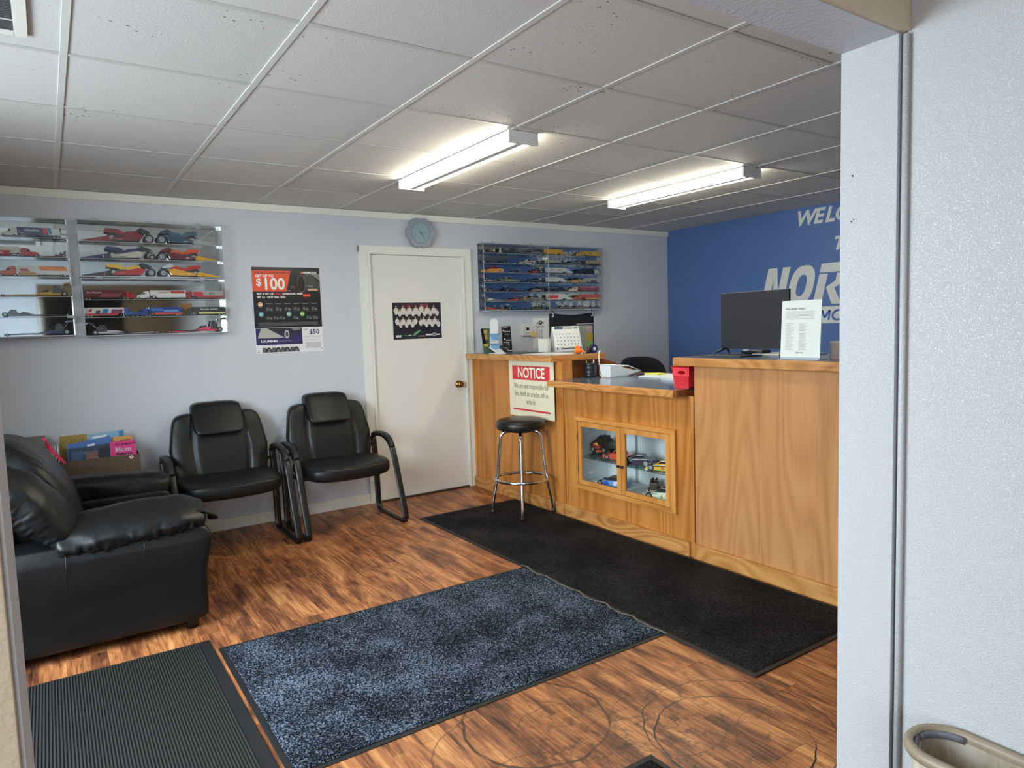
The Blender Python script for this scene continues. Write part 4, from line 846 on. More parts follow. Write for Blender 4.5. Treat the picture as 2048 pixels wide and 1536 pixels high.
# notice sign hanging from the edge
ns = thing('notice_sign', 'cream notice sign with red heading hanging on the oak end counter', 'sign', (0.878, -0.92, 0.9), world=True)
nf = lambda y, z: (0.886 - 0.010 * ((y + 0.92) / 0.3) ** 2 * (1 if y < -0.92 else 0.0), y, z)
NX = 0.8745; NV = lambda u: -0.632 - u * 0.583
cream = mat('sign_cream', (228, 220, 190), 0.45)
ob('board', box((NX, -1.215, 0.684), (NX + 0.003, -0.632, 1.1195), 0.0012, 1), cream, ns)
ob('print', box((NX - 0.0006, NV(0.92), 0.972), (NX, NV(0.085), 1.080)), ink(206, 48, 58), ns)
ob('print', box((NX - 0.0006, NV(0.92), 0.732), (NX, NV(0.085), 0.746)), ink(206, 48, 58), ns)
def nt_(s_, y, z, size, col, **k): return text('lettering', s_, size, ink(*col), ns, (NX - 0.0012, y, z), (0, -1, 0), ZD, depth=0.0008, align='CENTER', **k)
nt_('NOTICE', -0.930, 0.990, 0.112, (240, 236, 214), off=0.0025, sx=0.86)
for s_, z in (('We are not responsible for', 0.905), ('fire, theft or articles left in', 0.845), ('vehicle.', 0.785)):
    nt_(s_, -0.925, z, 0.060, (74, 72, 66), sx=0.68 if z > 0.8 else 0.72, off=-0.0009)
for y, z in ((-0.642, 0.694), (-1.205, 0.694)):
    bm = bmesh.new(); cyl(bm, (NX - 0.0008, y, z), (NX, y, z), 0.003, n=10); ob('grommet', bm, M_STEEL, ns)
# sunglasses-style white stand with blue pouches
rk = thing('brochure_stand', 'white plastic display stand with two blue card pockets on the end counter', 'display stand', (0.99, -0.30, Z1), world=True)
def prof_stand(bm): pass
bm = bmesh.new()
for (pa, pb) in (((-0.30, 1.215), (-0.31, 1.440)),): pass
ob('spine', prism([(0.925 + 0.0, 1.214), (1.005, 1.214), (1.010, 1.435), (1.000, 1.450), (0.984, 1.457), (0.965, 1.457), (0.946, 1.450), (0.936, 1.435)], 1, -0.285, -0.277, 0.001), M_WHITE, rk)
ob('ramp', prism([(-0.283, 1.218), (-0.277, 1.214), (-0.395, Z1 + 0.004), (-0.40, Z1 + 0.006)], 0, 0.915, 0.998), M_WHITE, rk)
ob('foot', box((0.905, -0.425, Z1 + 0.0003), (0.995, -0.29, Z1 + 0.006), 0.001), M_WHITE, rk)
for z in (1.325, 1.242):
    ob('pocket', prism([(0.925, z), (1.000, z), (0.985, z - 0.030), (0.975, z - 0.045), (0.935, z - 0.045)][::-1], 1, -0.330, -0.290, 0.002), mat('blue_pocket', (120, 164, 204), 0.2), rk)
    ob('pocket_rim', box((0.908, -0.336, z - 0.001), (1.003, -0.287, z + 0.004), 0.001), mat('pocket_rim', (84, 112, 140), 0.25), rk)
# green booklet leaning behind it
bk = thing('booklet', 'green and yellow booklet leaning beside the white display stand', 'booklet', (0.90, -0.16, Z1), world=True)
def leaning(name, x0, x1, z0, z1, yb, yt, m_, par, th=0.003, sk=0.0):
    bm = box((x0, 0, z0), (x1, th, z1), 0.0006, 1)
    for v in bm.verts:
        h = (v.co.z - z0) / (z1 - z0); v.co.y += yb + (yt - yb) * h; v.co.x += sk * h
    return ob(name, bm, m_, par)
leaning('cover', 0.885, 0.975, Z1 + 0.0005, 1.375, -0.25, -0.13, mat('green_cover', (78, 100, 84), 0.35), bk, 0.006, 0.050)
leaning('print', 0.897, 0.925, 1.245, 1.372, -0.219, -0.138, ink(26, 26, 26), bk, 0.002, 0.027)
for i, z in enumerate((1.352, 1.338, 1.315, 1.302, 1.288, 1.240, 1.228)):
    h = (z - Z1) / (1.375 - Z1); yl = -0.25 + 0.12 * h
    ob('print', box((0.890 + 0.05 * h, yl - 0.0045, z - 0.0045), (0.935 + 0.05 * h, yl - 0.0028, z + 0.0045)), ink(228, 196, 70), bk)
# black tire leaflet holder
lh = thing('leaflet_holder', 'upright acrylic holder with black tire leaflets on the end counter', 'leaflet holder', (1.10, -0.28, Z1), world=True)
ob('holder', box((1.052, -0.292, Z1 + 0.0003), (1.150, -0.262, 1.25), 0.001), M_ACRYL, lh)
ob('foot', box((1.04, -0.33, Z1 + 0.0003), (1.165, -0.22, Z1 + 0.003), 0.001), M_ACRYL, lh)
leaning('leaflet', 1.054, 1.148, Z1 + 0.004, 1.388, -0.285, -0.268, mat('leaflet_black', (28, 27, 30), 0.3), lh, 0.006)
for (x_, z, w_, h_, cc) in ((1.064, 1.376, 0.05, 0.004, (196, 176, 160)), (1.064, 1.352, 0.012, 0.012, (236, 206, 196)), (1.080, 1.342, 0.012, 0.009, (206, 206, 206)), (1.100, 1.342, 0.012, 0.009, (206, 206, 206)), (1.120, 1.342, 0.014, 0.009, (206, 206, 206)), (1.085, 1.320, 0.045, 0.006, (170, 170, 170)), (1.070, 1.280, 0.012, 0.012, (226, 226, 226)), (1.090, 1.270, 0.045, 0.008, (196, 196, 196)), (1.062, 1.252, 0.055, 0.004, (210, 210, 210)), (1.110, 1.238, 0.012, 0.014, (150, 150, 150)), (1.062, 1.205, 0.030, 0.004, (206, 186, 186)), (1.098, 1.186, 0.010, 0.010, (226, 206, 196)), (1.112, 1.180, 0.035, 0.007, (196, 190, 180))):
    ob('print', box((x_, -0.2895 + 0.017 * (z - Z1) / 0.225, z - h_ / 2), (x_ + w_, -0.2878 + 0.017 * (z - Z1) / 0.225 + 0.001, z + h_ / 2)), ink(*cc), lh)
# small grey clear tray behind
ct = thing('card_tray', 'small grey clear card tray behind the display stands', 'tray', (1.04, -0.12, Z1), world=True)
ob('tray', boxes([((1.03, -0.20, Z1 + 0.0003), (1.13, -0.08, Z1 + 0.004)), ((1.03, -0.084, Z1 + 0.004), (1.13, -0.08, Z1 + 0.095)), ((1.03, -0.20, Z1 + 0.004), (1.034, -0.084, Z1 + 0.06)), ((1.126, -0.20, Z1 + 0.004), (1.13, -0.084, Z1 + 0.06))], 0.001), thin_glass('smoked_acrylic', (0.55, 0.55, 0.55), amt=1.5), ct)
ob('cards', box((1.045, -0.17, Z1 + 0.0045), (1.115, -0.10, Z1 + 0.035), 0.001), mat('kraft_cards', (120, 92, 70), 0.7), ct)
# thermostat with sticky tag
th = thing('thermostat', 'white wall thermostat with a black display above the end counter', 'thermostat', (1.51, 0, 1.35), world=True)
ob('body', box((1.440, -0.030, 1.296), (1.590, -0.0005, 1.402), 0.008), mat('thermostat_white', (222, 220, 212), 0.4), th)
ob('display', box((1.480, -0.0312, 1.345), (1.512, -0.0295, 1.371)), M_BLACKP, th)
for dx, dz in ((0.115, 0.075), (0.115, 0.048), (0.045, 0.022), (0.07, 0.022)): ob('button', box((1.44 + dx, -0.0318, 1.296 + dz - 0.004), (1.44 + dx + 0.008, -0.0298, 1.296 + dz + 0.004), 0.001), mat('button_grey', (120, 120, 116), 0.5), th)
tag(ob('sticky_note', box((1.535, -0.0335, 1.282), (1.588, -0.0322, 1.328), 0.0003, 1), mat('sticky_orange', (234, 190, 110), 0.7)), 'small orange sticky note on the corner of the thermostat', 'note')
wp = thing('paper_sheet', 'white price sheet with a black emblem taped to the wall beside the thermostat', 'paper', (1.66, 0, 1.3), world=True)
sheet('sheet', 1.572, 1.752, 1.176, 1.454, -0.0006, M_PAPER, wp, 0.0008)
bm = bmesh.new(); 
ob('print', prism([(1.662 + 0.022 * math.cos(k * PI / 12), 1.412 + 0.020 * math.sin(k * PI / 12)) for k in range(24)], 1, -0.0022, -0.0015), ink(40, 40, 40), wp)
ob('print', prism([(1.662 + 0.045 * math.cos(k * PI / 12), 1.408 + 0.006 * math.sin(k * PI / 12)) for k in range(24)], 1, -0.0026, -0.0023), ink(90, 90, 90), wp)
text('lettering', 'M', 0.022, M_PAPER, wp, (1.652, -0.0030, 1.408), XD, ZD, depth=0.0006, off=0.0005)
for x_, z, w_, h_ in [(1.62, 1.376, 0.085, 0.005), (1.615, 1.364, 0.10, 0.003)] + [(xx, 1.345 - 0.0105 * k, 0.016, 0.005) for k in range(11) for xx in (1.638, 1.665)]:
    ob('print', box((x_, -0.0020, z - h_ / 2), (x_ + w_, -0.0015, z + h_ / 2)), ink(110, 110, 112), wp)
kb = thing('cup', 'plain white card box standing on the end counter under the price sheet', 'box', (1.30, -0.55, Z1), world=True)
ob('carton', box((1.262, -0.575, Z1 + 0.0004), (1.342, -0.505, Z1 + 0.108), 0.002), mat('white_card', (236, 236, 226), 0.6), kb); kb.name = 'card_box'
ob('flap', box((1.262, -0.576, Z1 + 0.106), (1.342, -0.5035, Z1 + 0.110), 0.001), mat('white_card', (236, 236, 226), 0.6), kb)
# hanging organiser
hg = thing('hanging_organiser', 'black fabric hanging organiser hooked under the right toy car case', 'organiser', (2.03, 0, 1.3), world=True)
def orgfn(x, z): return -0.006 - 0.004 * math.sin((x - 1.76) / 0.545 * PI * 2) 
bm = bmesh.new(); nx, nzv = 14, 8; G = [[bm.verts.new((1.762 + 0.543 * i / nx, orgfn(1.762 + 0.543 * i / nx, 0), 1.166 + (1.484 - 1.166 + 0.008 * math.cos(i / nx * 2 * PI)) * j / nzv)) for j in range(nzv + 1)] for i in range(nx + 1)]
for i in range(nx):
    for j in range(nzv): bm.faces.new((G[i][j], G[i + 1][j], G[i + 1][j + 1], G[i][j + 1])).smooth = True
o = ob('fabric', bm, mat('black_fabric', (26, 27, 30), 0.8), hg); md = o.modifiers.new('t', 'SOLIDIFY'); md.thickness = 0.004
ob('pocket', box((2.085, -0.016, 1.128), (2.292, -0.010, 1.385), 0.001), M_GLASS, hg)
ob('pocket_lip', box((2.085, -0.018, 1.383), (2.292, -0.009, 1.392), 0.001), mat('clear_lip', (190, 192, 194), 0.2), hg)
for x_ in (1.79, 2.275):
    ob('hook', tube(smooth_path([(x_, -0.012, 1.47), (x_ + 0.006, -0.02, 1.462), (x_ + 0.012, -0.02, 1.475), (x_ + 0.008, -0.014, 1.50), (x_ - 0.012, -0.012, 1.532)], 4), 0.0035, 0.0035, 8), M_CHROME, hg)
    bm = bmesh.new(); cyl(bm, (x_ + 0.003, -0.0125, 1.464), (x_ + 0.003, -0.017, 1.464), 0.011, n=16); ob('grommet', bm, M_STEEL, hg)
op = thing('papers', 'crumpled grey papers and sticky notes in the organiser pocket', 'papers', (2.19, 0, 1.25), world=True)
sheet('sheet', 2.09, 2.285, 1.135, 1.372, -0.0125, mat('scribbled_paper', (166, 164, 150), 0.7, var=0.25, bscale=60), op, 0.0012)
for a, b, c, d, cc in ((2.205, 2.283, 1.225, 1.298, (206, 172, 44)), (2.195, 2.283, 1.14, 1.215, (150, 196, 96)), (2.20, 2.283, 1.305, 1.366, (206, 170, 172))):
    sheet('note', a, b, c, d, -0.0142, mat('note', cc, 0.7), op, 0.0006)
# desk calendar
dc = thing('desk_calendar', 'white spiral desk calendar showing a month grid on the end counter', 'calendar', (1.46, -0.62, Z1), rz=math.radians(-8))
cw, chh = 0.262, 0.205
def cal_sheet(name, x0, x1, z0, z1, m_, dy=0.0, t=0.0012):
    bm = box((x0, -t, z0), (x1, 0, z1))
    for v in bm.verts: v.co.y += -0.06 + 0.052 * (v.co.z / 0.21) - dy
    return ob(name, bm, m_, dc)
cal_sheet('stand_board', -cw / 2, cw / 2, 0.001, 0.207, mat('calendar_board', (206, 208, 208), 0.5))
bm = box((-cw / 2, 0, 0.001), (cw / 2, 0.0015, 0.207))
for v in bm.verts: v.co.y += 0.055 - 0.060 * (v.co.z / 0.21)
ob('back_board', bm, mat('calendar_board', (206, 208, 208), 0.5), dc)
cal_sheet('page', -cw / 2 + 0.004, cw / 2 - 0.012, 0.038, 0.209, M_PAPER, 0.0022)
def cpr(x0, x1, z0, z1, cc): cal_sheet('print', x0, x1, z0, z1, ink(*cc), 0.0042, 0.0005)
cpr(-0.112, -0.03, 0.186, 0.204, (44, 62, 96)); 
me = text_mesh('November 2025', 0.020, depth=0.0006, off=0.0004)
for v in me.vertices: v.co = Vector((v.co.x - 0.022, -0.0655 + 0.052 * ((v.co.y + 0.187) / 0.21), v.co.y + 0.187))
ob('lettering', me, ink(60, 62, 70), dc)
for r_ in range(5):
    for c_ in range(7):
        if r_ == 0 and c_ < 6: continue
        me = text_mesh(str(r_ * 7 + c_ - 5), 0.014, depth=0.0006, off=0.0003)
        for v in me.vertices: v.co = Vector((v.co.x - 0.105 + c_ * 0.033, -0.0655 + 0.052 * ((v.co.y + 0.166 - r_ * 0.0275) / 0.21), v.co.y + 0.166 - r_ * 0.0275))
        ob('numeral', me, ink(44, 44, 50), dc)
cpr(-0.07, 0.10, 0.022, 0.028, (30, 30, 32)); cpr(-0.115, -0.10, 0.018, 0.032, (40, 44, 50)); cpr(0.108, 0.123, 0.018, 0.032, (60, 60, 60))
# small things near the front corner
og = thing('tape_dispenser', 'small bright orange knotted strap lying on the end counter corner', 'strap', (1.17, -1.16, Z1), world=True)
og.name = 'orange_strap'
ob('loop', tube(smooth_path([(1.105, -1.18, Z1 + 0.010), (1.12, -1.17, Z1 + 0.025), (1.135, -1.16, Z1 + 0.05), (1.155, -1.16, Z1 + 0.052), (1.17, -1.17, Z1 + 0.03), (1.195, -1.18, Z1 + 0.010)], 5), 0.009, 0.009, 10), mat('safety_orange', (255, 122, 40), 0.45), og)
ob('knot', supell(0.030, 0.018, 0.022, 0.8, 0.8, 20, 12, lambda p: (p.x + 1.15, p.y - 1.165, p.z + Z1 + 0.0225 + 0.004 * nz(p, 60))), mat('safety_orange', (255, 122, 40), 0.45), og)
mk = thing('marker', 'short dark red banded marker cap standing next to the orange strap', 'marker', (1.232, -1.18, Z1), world=True)
bm = bmesh.new(); cyl(bm, (1.232, -1.185, Z1 + 0.0003), (1.232, -1.185, Z1 + 0.050), 0.016, n=20); ob('barrel', bm, mat('dark_red_plastic', (70, 24, 24), 0.35), mk)
for z in (0.012, 0.026, 0.040): ob('band', lathe([(0.0162, z - 0.003), (0.0172, z), (0.0162, z + 0.003)], 20, (1.232, -1.185, Z1)), M_BLACKP, mk)
tp = thing('tape_roll', 'dark blue roll of tape standing at the end counter corner', 'tape', (1.285, -1.17, Z1), world=True)
bm = bmesh.new(); n = 32; V4 = []
for k in range(n):
    a = 2 * PI * k / n
    V4.append([bm.verts.new((1.288 + r * math.cos(a), y, Z1 + 0.0335 + r * math.sin(a))) for r, y in ((0.033, -1.19), (0.033, -1.165), (0.014, -1.165), (0.014, -1.19))])
for k in range(n):
    A, B = V4[k], V4[(k + 1) % n]
    for q in range(4): bm.faces.new((A[q], A[(q + 1) % 4], B[(q + 1) % 4], B[q])).smooth = q in (0, 2)
bmesh.ops.recalc_face_normals(bm, faces=bm.faces)
ob('roll', bm, mat('navy_tape', (38, 48, 92), 0.3), tp)
kn = ob('core', lathe([(0.0138, 0), (0.0138, 0.025), (0.0125, 0.025), (0.0125, 0), (0.0138, 0)], 24), M_PAPER, tp)
kn.matrix_parent_inverse = Matrix.Translation(tp.location).inverted(); kn.rotation_euler = (PI / 2, 0, 0); kn.location = (1.288, -1.165, Z1 + 0.0335)
tag(ob('paper_sheet', box((0.95, -1.15, Z1 + 0.0002), (1.24, -0.70, Z1 + 0.0014)), M_PAPER), 'loose white paper lying on the front edge of the end counter', 'paper')
tag(ob('mouse_pad', box((1.02, -0.66, Z1 + 0.0002), (1.20, -0.44, Z1 + 0.004), 0.001), mat('pad', (62, 64, 68), 0.6)), 'thin dark folder lying on the end counter near the leaflets', 'folder')
bpy.data.objects['mouse_pad'].name = 'folder'

# ---------------------------------------------------------------- on the low counter
Z2 = 0.9898
bc = thing('pen_cup', 'black ribbed round pen cup on the low counter', 'cup', (1.172, -1.262, Z2), world=True)
ob('cup', lathe([(0, 0.0003), (0.046, 0.0003), (0.047, 0.02), (0.0455, 0.022), (0.047, 0.024), (0.0475, 0.05), (0.046, 0.052), (0.0475, 0.054), (0.048, 0.085), (0.0465, 0.087), (0.048, 0.089), (0.048, 0.108), (0.044, 0.108), (0.043, 0.006), (0, 0.006)], 40, (1.174, -1.27, Z2)), mat('cup_black', (28, 30, 33), 0.35), bc)
for nm, dx, dy, cc, lb in (('pen', -0.022, 0.01, (120, 110, 70), 'yellowish pen tip standing in the black pen cup'), ('pen', 0.026, -0.008, (226, 228, 230), 'white pen with black clip standing in the black pen cup')):
    o = thing(nm, lb, 'pen', (1.174 + dx, -1.27 + dy, Z2 + 0.008), world=True)
    bm = bmesh.new(); cyl(bm, (1.174 + dx * 0.6, -1.27 + dy, Z2 + 0.0085), (1.174 + dx * 1.2, -1.27 + dy, Z2 + 0.130), 0.004, n=12); ob('barrel', bm, mat('pen_barrel', cc, 0.3), o)
    bm = bmesh.new(); cyl(bm, (1.174 + dx * 1.2, -1.27 + dy, Z2 + 0.130), (1.174 + dx * 1.22, -1.27 + dy, Z2 + 0.137), 0.0045, 0.002, n=12); ob('cap', bm, M_BLACKP, o)
wb = thing('plastic_bin', 'white plastic scoop bin lying on the low counter', 'bin', (1.33, -1.36, Z2), world=True)
wpla = mat('bin_white', (232, 236, 238), 0.25)
def tray(x0, x1, y0, y1, zb, zt, tp_, th=0.003):
    bm = bmesh.new(); sl_ = tp_
    o = [(x0 - sl_, y0 - sl_, zt), (x1 + sl_, y0 - sl_, zt), (x1 + sl_, y1 + sl_, zt), (x0 - sl_, y1 + sl_, zt)]; b_ = [(x0, y0, zb), (x1, y0, zb), (x1, y1, zb), (x0, y1, zb)]
    oi = [(p[0] + th * (1 if i in (0, 3) else -1), p[1] + th * (1 if i < 2 else -1), p[2]) for i, p in enumerate(o)]; bi = [(p[0] + th * (1 if i in (0, 3) else -1), p[1] + th * (1 if i < 2 else -1), p[2] + th) for i, p in enumerate(b_)]
    V_ = [[bm.verts.new(p) for p in q] for q in (o, b_, oi, bi)]
    O, B, OI, BI = V_
    bm.faces.new(B[::-1]); bm.faces.new(BI)
    for i in range(4):
        j = (i + 1) % 4
        bm.faces.new((B[i], B[j], O[j], O[i])); bm.faces.new((BI[j], BI[i], OI[i], OI[j])); bm.faces.new((O[i], O[j], OI[j], OI[i]))
    bmesh.ops.recalc_face_normals(bm, faces=bm.faces); return bm
bm = tray(1.235, 1.385, -1.425, -1.325, Z2 + 0.0004, Z2 + 0.092, 0.010)
for v in bm.verts:
    if v.co.z > Z2 + 0.05 and v.co.x > 1.3: v.co.x += 0.13; v.co.z -= 0.062
ob('body', bm, wpla, wb)
ob('rim', tube([(1.222, -1.438, Z2 + 0.093), (1.40, -1.438, Z2 + 0.078), (1.528, -1.438, Z2 + 0.032), (1.528, -1.312, Z2 + 0.032), (1.40, -1.312, Z2 + 0.078), (1.222, -1.312, Z2 + 0.093)], 0.004, 0.004, 8, closed=True), wpla, wb)
ob('slot', box((1.26, -1.4322, Z2 + 0.070), (1.31, -1.4312, Z2 + 0.074)), mat('slot_grey', (120, 124, 128), 0.5), wb)
cb = tag(ob('charging_cable', tube(smooth_path([(1.312, -1.235, Z1 + 0.006), (1.296, -1.250, Z1 + 0.018), (1.272, -1.262, Z1 + 0.008), (1.263, -1.268, Z1 - 0.02), (1.258, -1.276, 1.10), (1.252, -1.29, 1.06), (1.232, -1.312, 1.02), (1.204, -1.36, 0.997), (1.206, -1.45, Z2 + 0.0045)], 6), 0.004, 0.004, 8), mat('white_cable', (234, 222, 212), 0.4)), 'white cable hanging from the end counter down to the white bin', 'cable')
# highlighter, papers, red basket
hp = thing('highlighter', 'yellow highlighter lying on the low counter near the desk chair', 'highlighter', (1.56, -1.48, Z2), world=True)
bm = bmesh.new(); cyl(bm, (1.50, -1.50, Z2 + 0.010), (1.60, -1.56, Z2 + 0.010), 0.009, n=14); ob('barrel', bm, mat('highlighter_yellow', (226, 222, 70), 0.4), hp)
bm = bmesh.new(); cyl(bm, (1.46, -1.476, Z2 + 0.010), (1.50, -1.50, Z2 + 0.010), 0.006, 0.009, n=14); ob('cap', bm, mat('dark_red_plastic', (70, 24, 24), 0.35), hp)
gs_ = tag(ob('sticky_note', box((1.48, -1.66, Z2 + 0.0125), (1.555, -1.585, Z2 + 0.022), 0.001), mat('yellow_pad', (236, 226, 96), 0.7)), 'pad of yellow sticky notes on the papers of the low counter', 'note pad')
def paper_stack(nm, lb, x, y, w_, h_, rz, z, n, cc=(228, 232, 236)):
    t = thing(nm, lb, 'papers', (x, y, z), rz)
    for k in range(n):
        o = ob('sheet', box((-w_ / 2, -h_ / 2, 0.0003 + k * 0.0022), (w_ / 2, h_ / 2, 0.0003 + k * 0.0022 + 0.0016)), mat('form_paper', cc, 0.6), t); o.rotation_euler[2] = random.uniform(-.08, .08)
    return t
paper_stack('paper_stack', 'loose white papers spread on the low counter behind the white bin', 1.52, -1.70, 0.28, 0.30, 0.3, Z2, 5)
paper_stack('paper_stack', 'thicker stack of white forms on the low counter beside the red basket', 1.36, -2.05, 0.22, 0.30, -0.15, Z2, 8, (222, 228, 236))
paper_stack('paper_stack', 'cream papers at the rear of the low counter behind the forms', 1.62, -2.12, 0.2, 0.28, 0.5, Z2, 4, (232, 230, 214))
ks = thing('keys', 'small bunch of keys on the low counter papers', 'keys', (1.62, -1.66, Z2), world=True)
ob('key_ring', tube([(1.615 + 0.012 * math.cos(k * PI / 8), -1.645 + 0.012 * math.sin(k * PI / 8), Z2 + 0.017) for k in range(16)], 0.0012, 0.0012, 6, closed=True), M_STEEL, ks)
for a in (0.3, 1.0, 1.9): 
    o = ob('key', box((1.625, -1.648, Z2 + 0.0145), (1.665, -1.638, Z2 + 0.0165), 0.0005, 1), M_BRASS, ks)
rbk = thing('basket', 'red perforated plastic basket between low and tall counters', 'basket', (1.0, -2.41, Z2), world=True)
red = mat('basket_red', (226, 62, 72), 0.4)
bx0, bx1, by0, by1, bz0, bz1 = 0.925, 1.115, -2.440, -2.335, Z2 + 0.0004, 1.113
def slantwall(y0b, y0t):  # side facing -x made of a band grid with real holes
    pass
tr_ = boxes([((bx0 + 0.003, by0, bz0), (bx1, by1, bz0 + 0.003)), ((bx0 + 0.003, by0, bz0), (bx1, by0 + 0.003, bz1)), ((bx0 + 0.003, by1 - 0.003, bz0), (bx1, by1, bz1)), ((bx1 - 0.003, by0, bz0), (bx1, by1, bz1)), ((bx0 - 0.002, by0 - 0.002, bz1), (bx1 + 0.002, by0 + 0.003, bz1 + 0.005)), ((bx0 - 0.002, by1 - 0.003, bz1), (bx1 + 0.002, by1 + 0.004, bz1 + 0.005))])
for v in tr_.verts:
    v.co.y += (0.030 * (v.co.z - bz0) / (bz1 - bz0)) * (1 if v.co.y > -2.39 else 0)
ob('tub', tr_, red, rbk)
bm = bmesh.new()
bw = lambda z: 0.030 * (z - bz0) / (bz1 - bz0)
zz = bz0
while zz < bz0 + 0.066:
    vbox(bm, (bx0, by0, zz), (bx0 + 0.003, by1 + bw(zz), zz + 0.003)); zz += 0.0085
yy = by0
while yy < by1 + 0.012: vbox(bm, (bx0 + 0.0005, yy, bz0), (bx0 + 0.0025, yy + 0.003, bz0 + 0.07)); yy += 0.0105
ob('lattice', bm, red, rbk, kind='stuff')
hy, hz_ = -2.385, 1.082
bm = bmesh.new(); oc = [(by0, bz0 + 0.068), (by1 + bw(bz0 + 0.068), bz0 + 0.068), (by1 + bw(bz1), bz1 + 0.004), (by0, bz1 + 0.004)]
n = 32; OUT = []; INN = []
for k in range(n):
    a = 2 * PI * k / n; c, s_ = math.cos(a), math.sin(a); 
    INN.append((hy + 0.030 * c, hz_ + 0.011 * s_))
    sc_ = 1 / max(abs(c) / 0.062, abs(s_) / 0.026); OUT.append((hy + 0.003 + sc_ * c, hz_ + 0.0025 + sc_ * s_))
F1 = [bm.verts.new((bx0, y, z)) for y, z in OUT]; F2 = [bm.verts.new((bx0, y, z)) for y, z in INN]; B1 = [bm.verts.new((bx0 + 0.003, y, z)) for y, z in OUT]; B2 = [bm.verts.new((bx0 + 0.003, y, z)) for y, z in INN]
for k in range(n):
    j = (k + 1) % n
    bm.faces.new((F1[k], F1[j], F2[j], F2[k])); bm.faces.new((B1[j], B1[k], B2[k], B2[j])); bm.faces.new((F2[k], F2[j], B2[j], B2[k])); bm.faces.new((F1[j], F1[k], B1[k], B1[j]))
bmesh.ops.recalc_face_normals(bm, faces=bm.faces); ob('handle', bm, red, rbk)

# ---------------------------------------------------------------- on the tall counter
Z3 = 1.1738
mo = thing('monitor', 'flat black monitor on splayed feet on the tall counter', 'monitor', (1.20, -2.68, Z3), world=True)
my0, my1, mz0, mz1 = -2.905, -2.452, 1.212, 1.540
ob('housing', box((1.200, my0, mz0), (1.222, my1, mz1), 0.003), mat('monitor_shell', (34, 33, 36), 0.45), mo)
ob('screen', box((1.1985, my0 + 0.006, mz0 + 0.018), (1.2003, my1 - 0.006, mz1 - 0.006)), mat('screen_off', (44, 43, 48), 0.32), mo)
ob('top_edge', box((1.1995, my0 + 0.002, mz1 - 0.0028), (1.2005, my1 - 0.002, mz1 + 0.0004)), mat('silver_edge', (150, 150, 150), 0.3, 0.6), mo)
ob('rear_housing', box((1.222, my0 + 0.06, mz0 + 0.03), (1.250, my1 - 0.06, mz1 - 0.09), 0.008), M_BLACKP, mo)
for yc, s_ in ((my1 - 0.035, 1), (my0 + 0.045, -1)):
    for dx in (-0.085, 0.075):
        ob('foot', tube([(1.211, yc, mz0 + 0.004), (1.211 + dx, yc + s_ * 0.045, Z3 + 0.0055)], [0.009, 0.006], [0.007, 0.005], 8), M_BLACKP, mo)
ss = thing('sign_holder', 'white acrylic sign holder with a printed shop charges page on the tall counter', 'sign holder', (0.94, -3.15, Z3), world=True)
def lean_x(name, y0, y1, z0, z1, x0, m_, par, t=0.002, k_=0.06, bev=0.0005):
    bm = box((0, y0, z0), (t, y1, z1), bev, 1) if bev else box((0, y0, z0), (t, y1, z1))
    for v in bm.verts: v.co.x += x0 + k_ * (v.co.z - Z3)
    return ob(name, bm, m_, par)
lean_x('page', -3.262, -3.046, Z3 + 0.012, 1.466, 0.925, mat('page_white', (226, 228, 220), 0.25), ss, 0.004)
ob('base', box((0.905, -3.266, Z3 + 0.0003), (0.985, -3.042, Z3 + 0.0035), 0.001), M_ACEDGE, ss)
lean_x('foot_bend', -3.262, -3.046, Z3 + 0.003, Z3 + 0.012, 0.925, M_ACEDGE, ss, 0.004)
def sst(s_, y, z, size, **k):
    me = text_mesh(s_, size, depth=0.0005, **k)
    for v in me.vertices:
        X, Yv = v.co.x, v.co.y; v.co = Vector((0.9238 + 0.06 * (z + Yv - Z3) - v.co.z, y - X, z + Yv))
    ob('lettering', me, ink(96, 98, 96), ss)
sst('Shop Supply Charges', -3.070, 1.422, 0.0125)
for k in range(6): lean_x('print', -3.225, -3.072, 1.409 - k * 0.0068, 1.4115 - k * 0.0068, 0.9242, ink(172, 174, 168), ss, 0.0005, bev=0)
for k in range(22):
    z = 1.352 - k * 0.0062
    lean_x('print', -3.072 - (0.028 + 0.022 * random.random()), -3.072, z, z + 0.0024, 0.9242, ink(176, 178, 172), ss, 0.0005, bev=0)
    lean_x('print', -3.148 - (0.024 + 0.020 * random.random()), -3.148, z, z + 0.0024, 0.9242, ink(170, 172, 168), ss, 0.0005, bev=0)
sst('Thank You', -3.128, 1.206, 0.010)
bx = thing('box', 'small brown cardboard box on the tall counter beside the wall end', 'box', (1.05, -3.32, Z3), world=True)
ob('carton', box((1.0, -3.40, Z3 + 0.0003), (1.12, -3.268, 1.262), 0.001), mat('carton_brown', (124, 104, 94), 0.7), bx)
ob('tape', box((0.9992, -3.40, 1.255), (1.121, -3.2675, 1.2628)), mat('carton_top', (150, 132, 118), 0.6), bx)
for nm, lb, x, y, z, rx, ry, cc in (('paper_sheet', 'papers lying behind the monitor feet on the tall counter', 1.36, -2.80, 0.0004, 0.12, 0.16, (206, 206, 194)), ('notebook', 'dark spiral notebook lying under the monitor', 1.10, -2.60, 0.0004, 0.10, 0.14, (56, 60, 70))):
    tag(ob(nm, box((x - rx, y - ry, Z3 + z), (x + rx, y + ry, Z3 + z + 0.006), 0.001), mat(nm, cc, 0.5)), lb, 'paper' if nm != 'notebook' else 'notebook')
gd = thing('glasses', 'pair of wire glasses lying near the brown box on the tall counter', 'glasses', (1.22, -3.20, Z3), world=True)
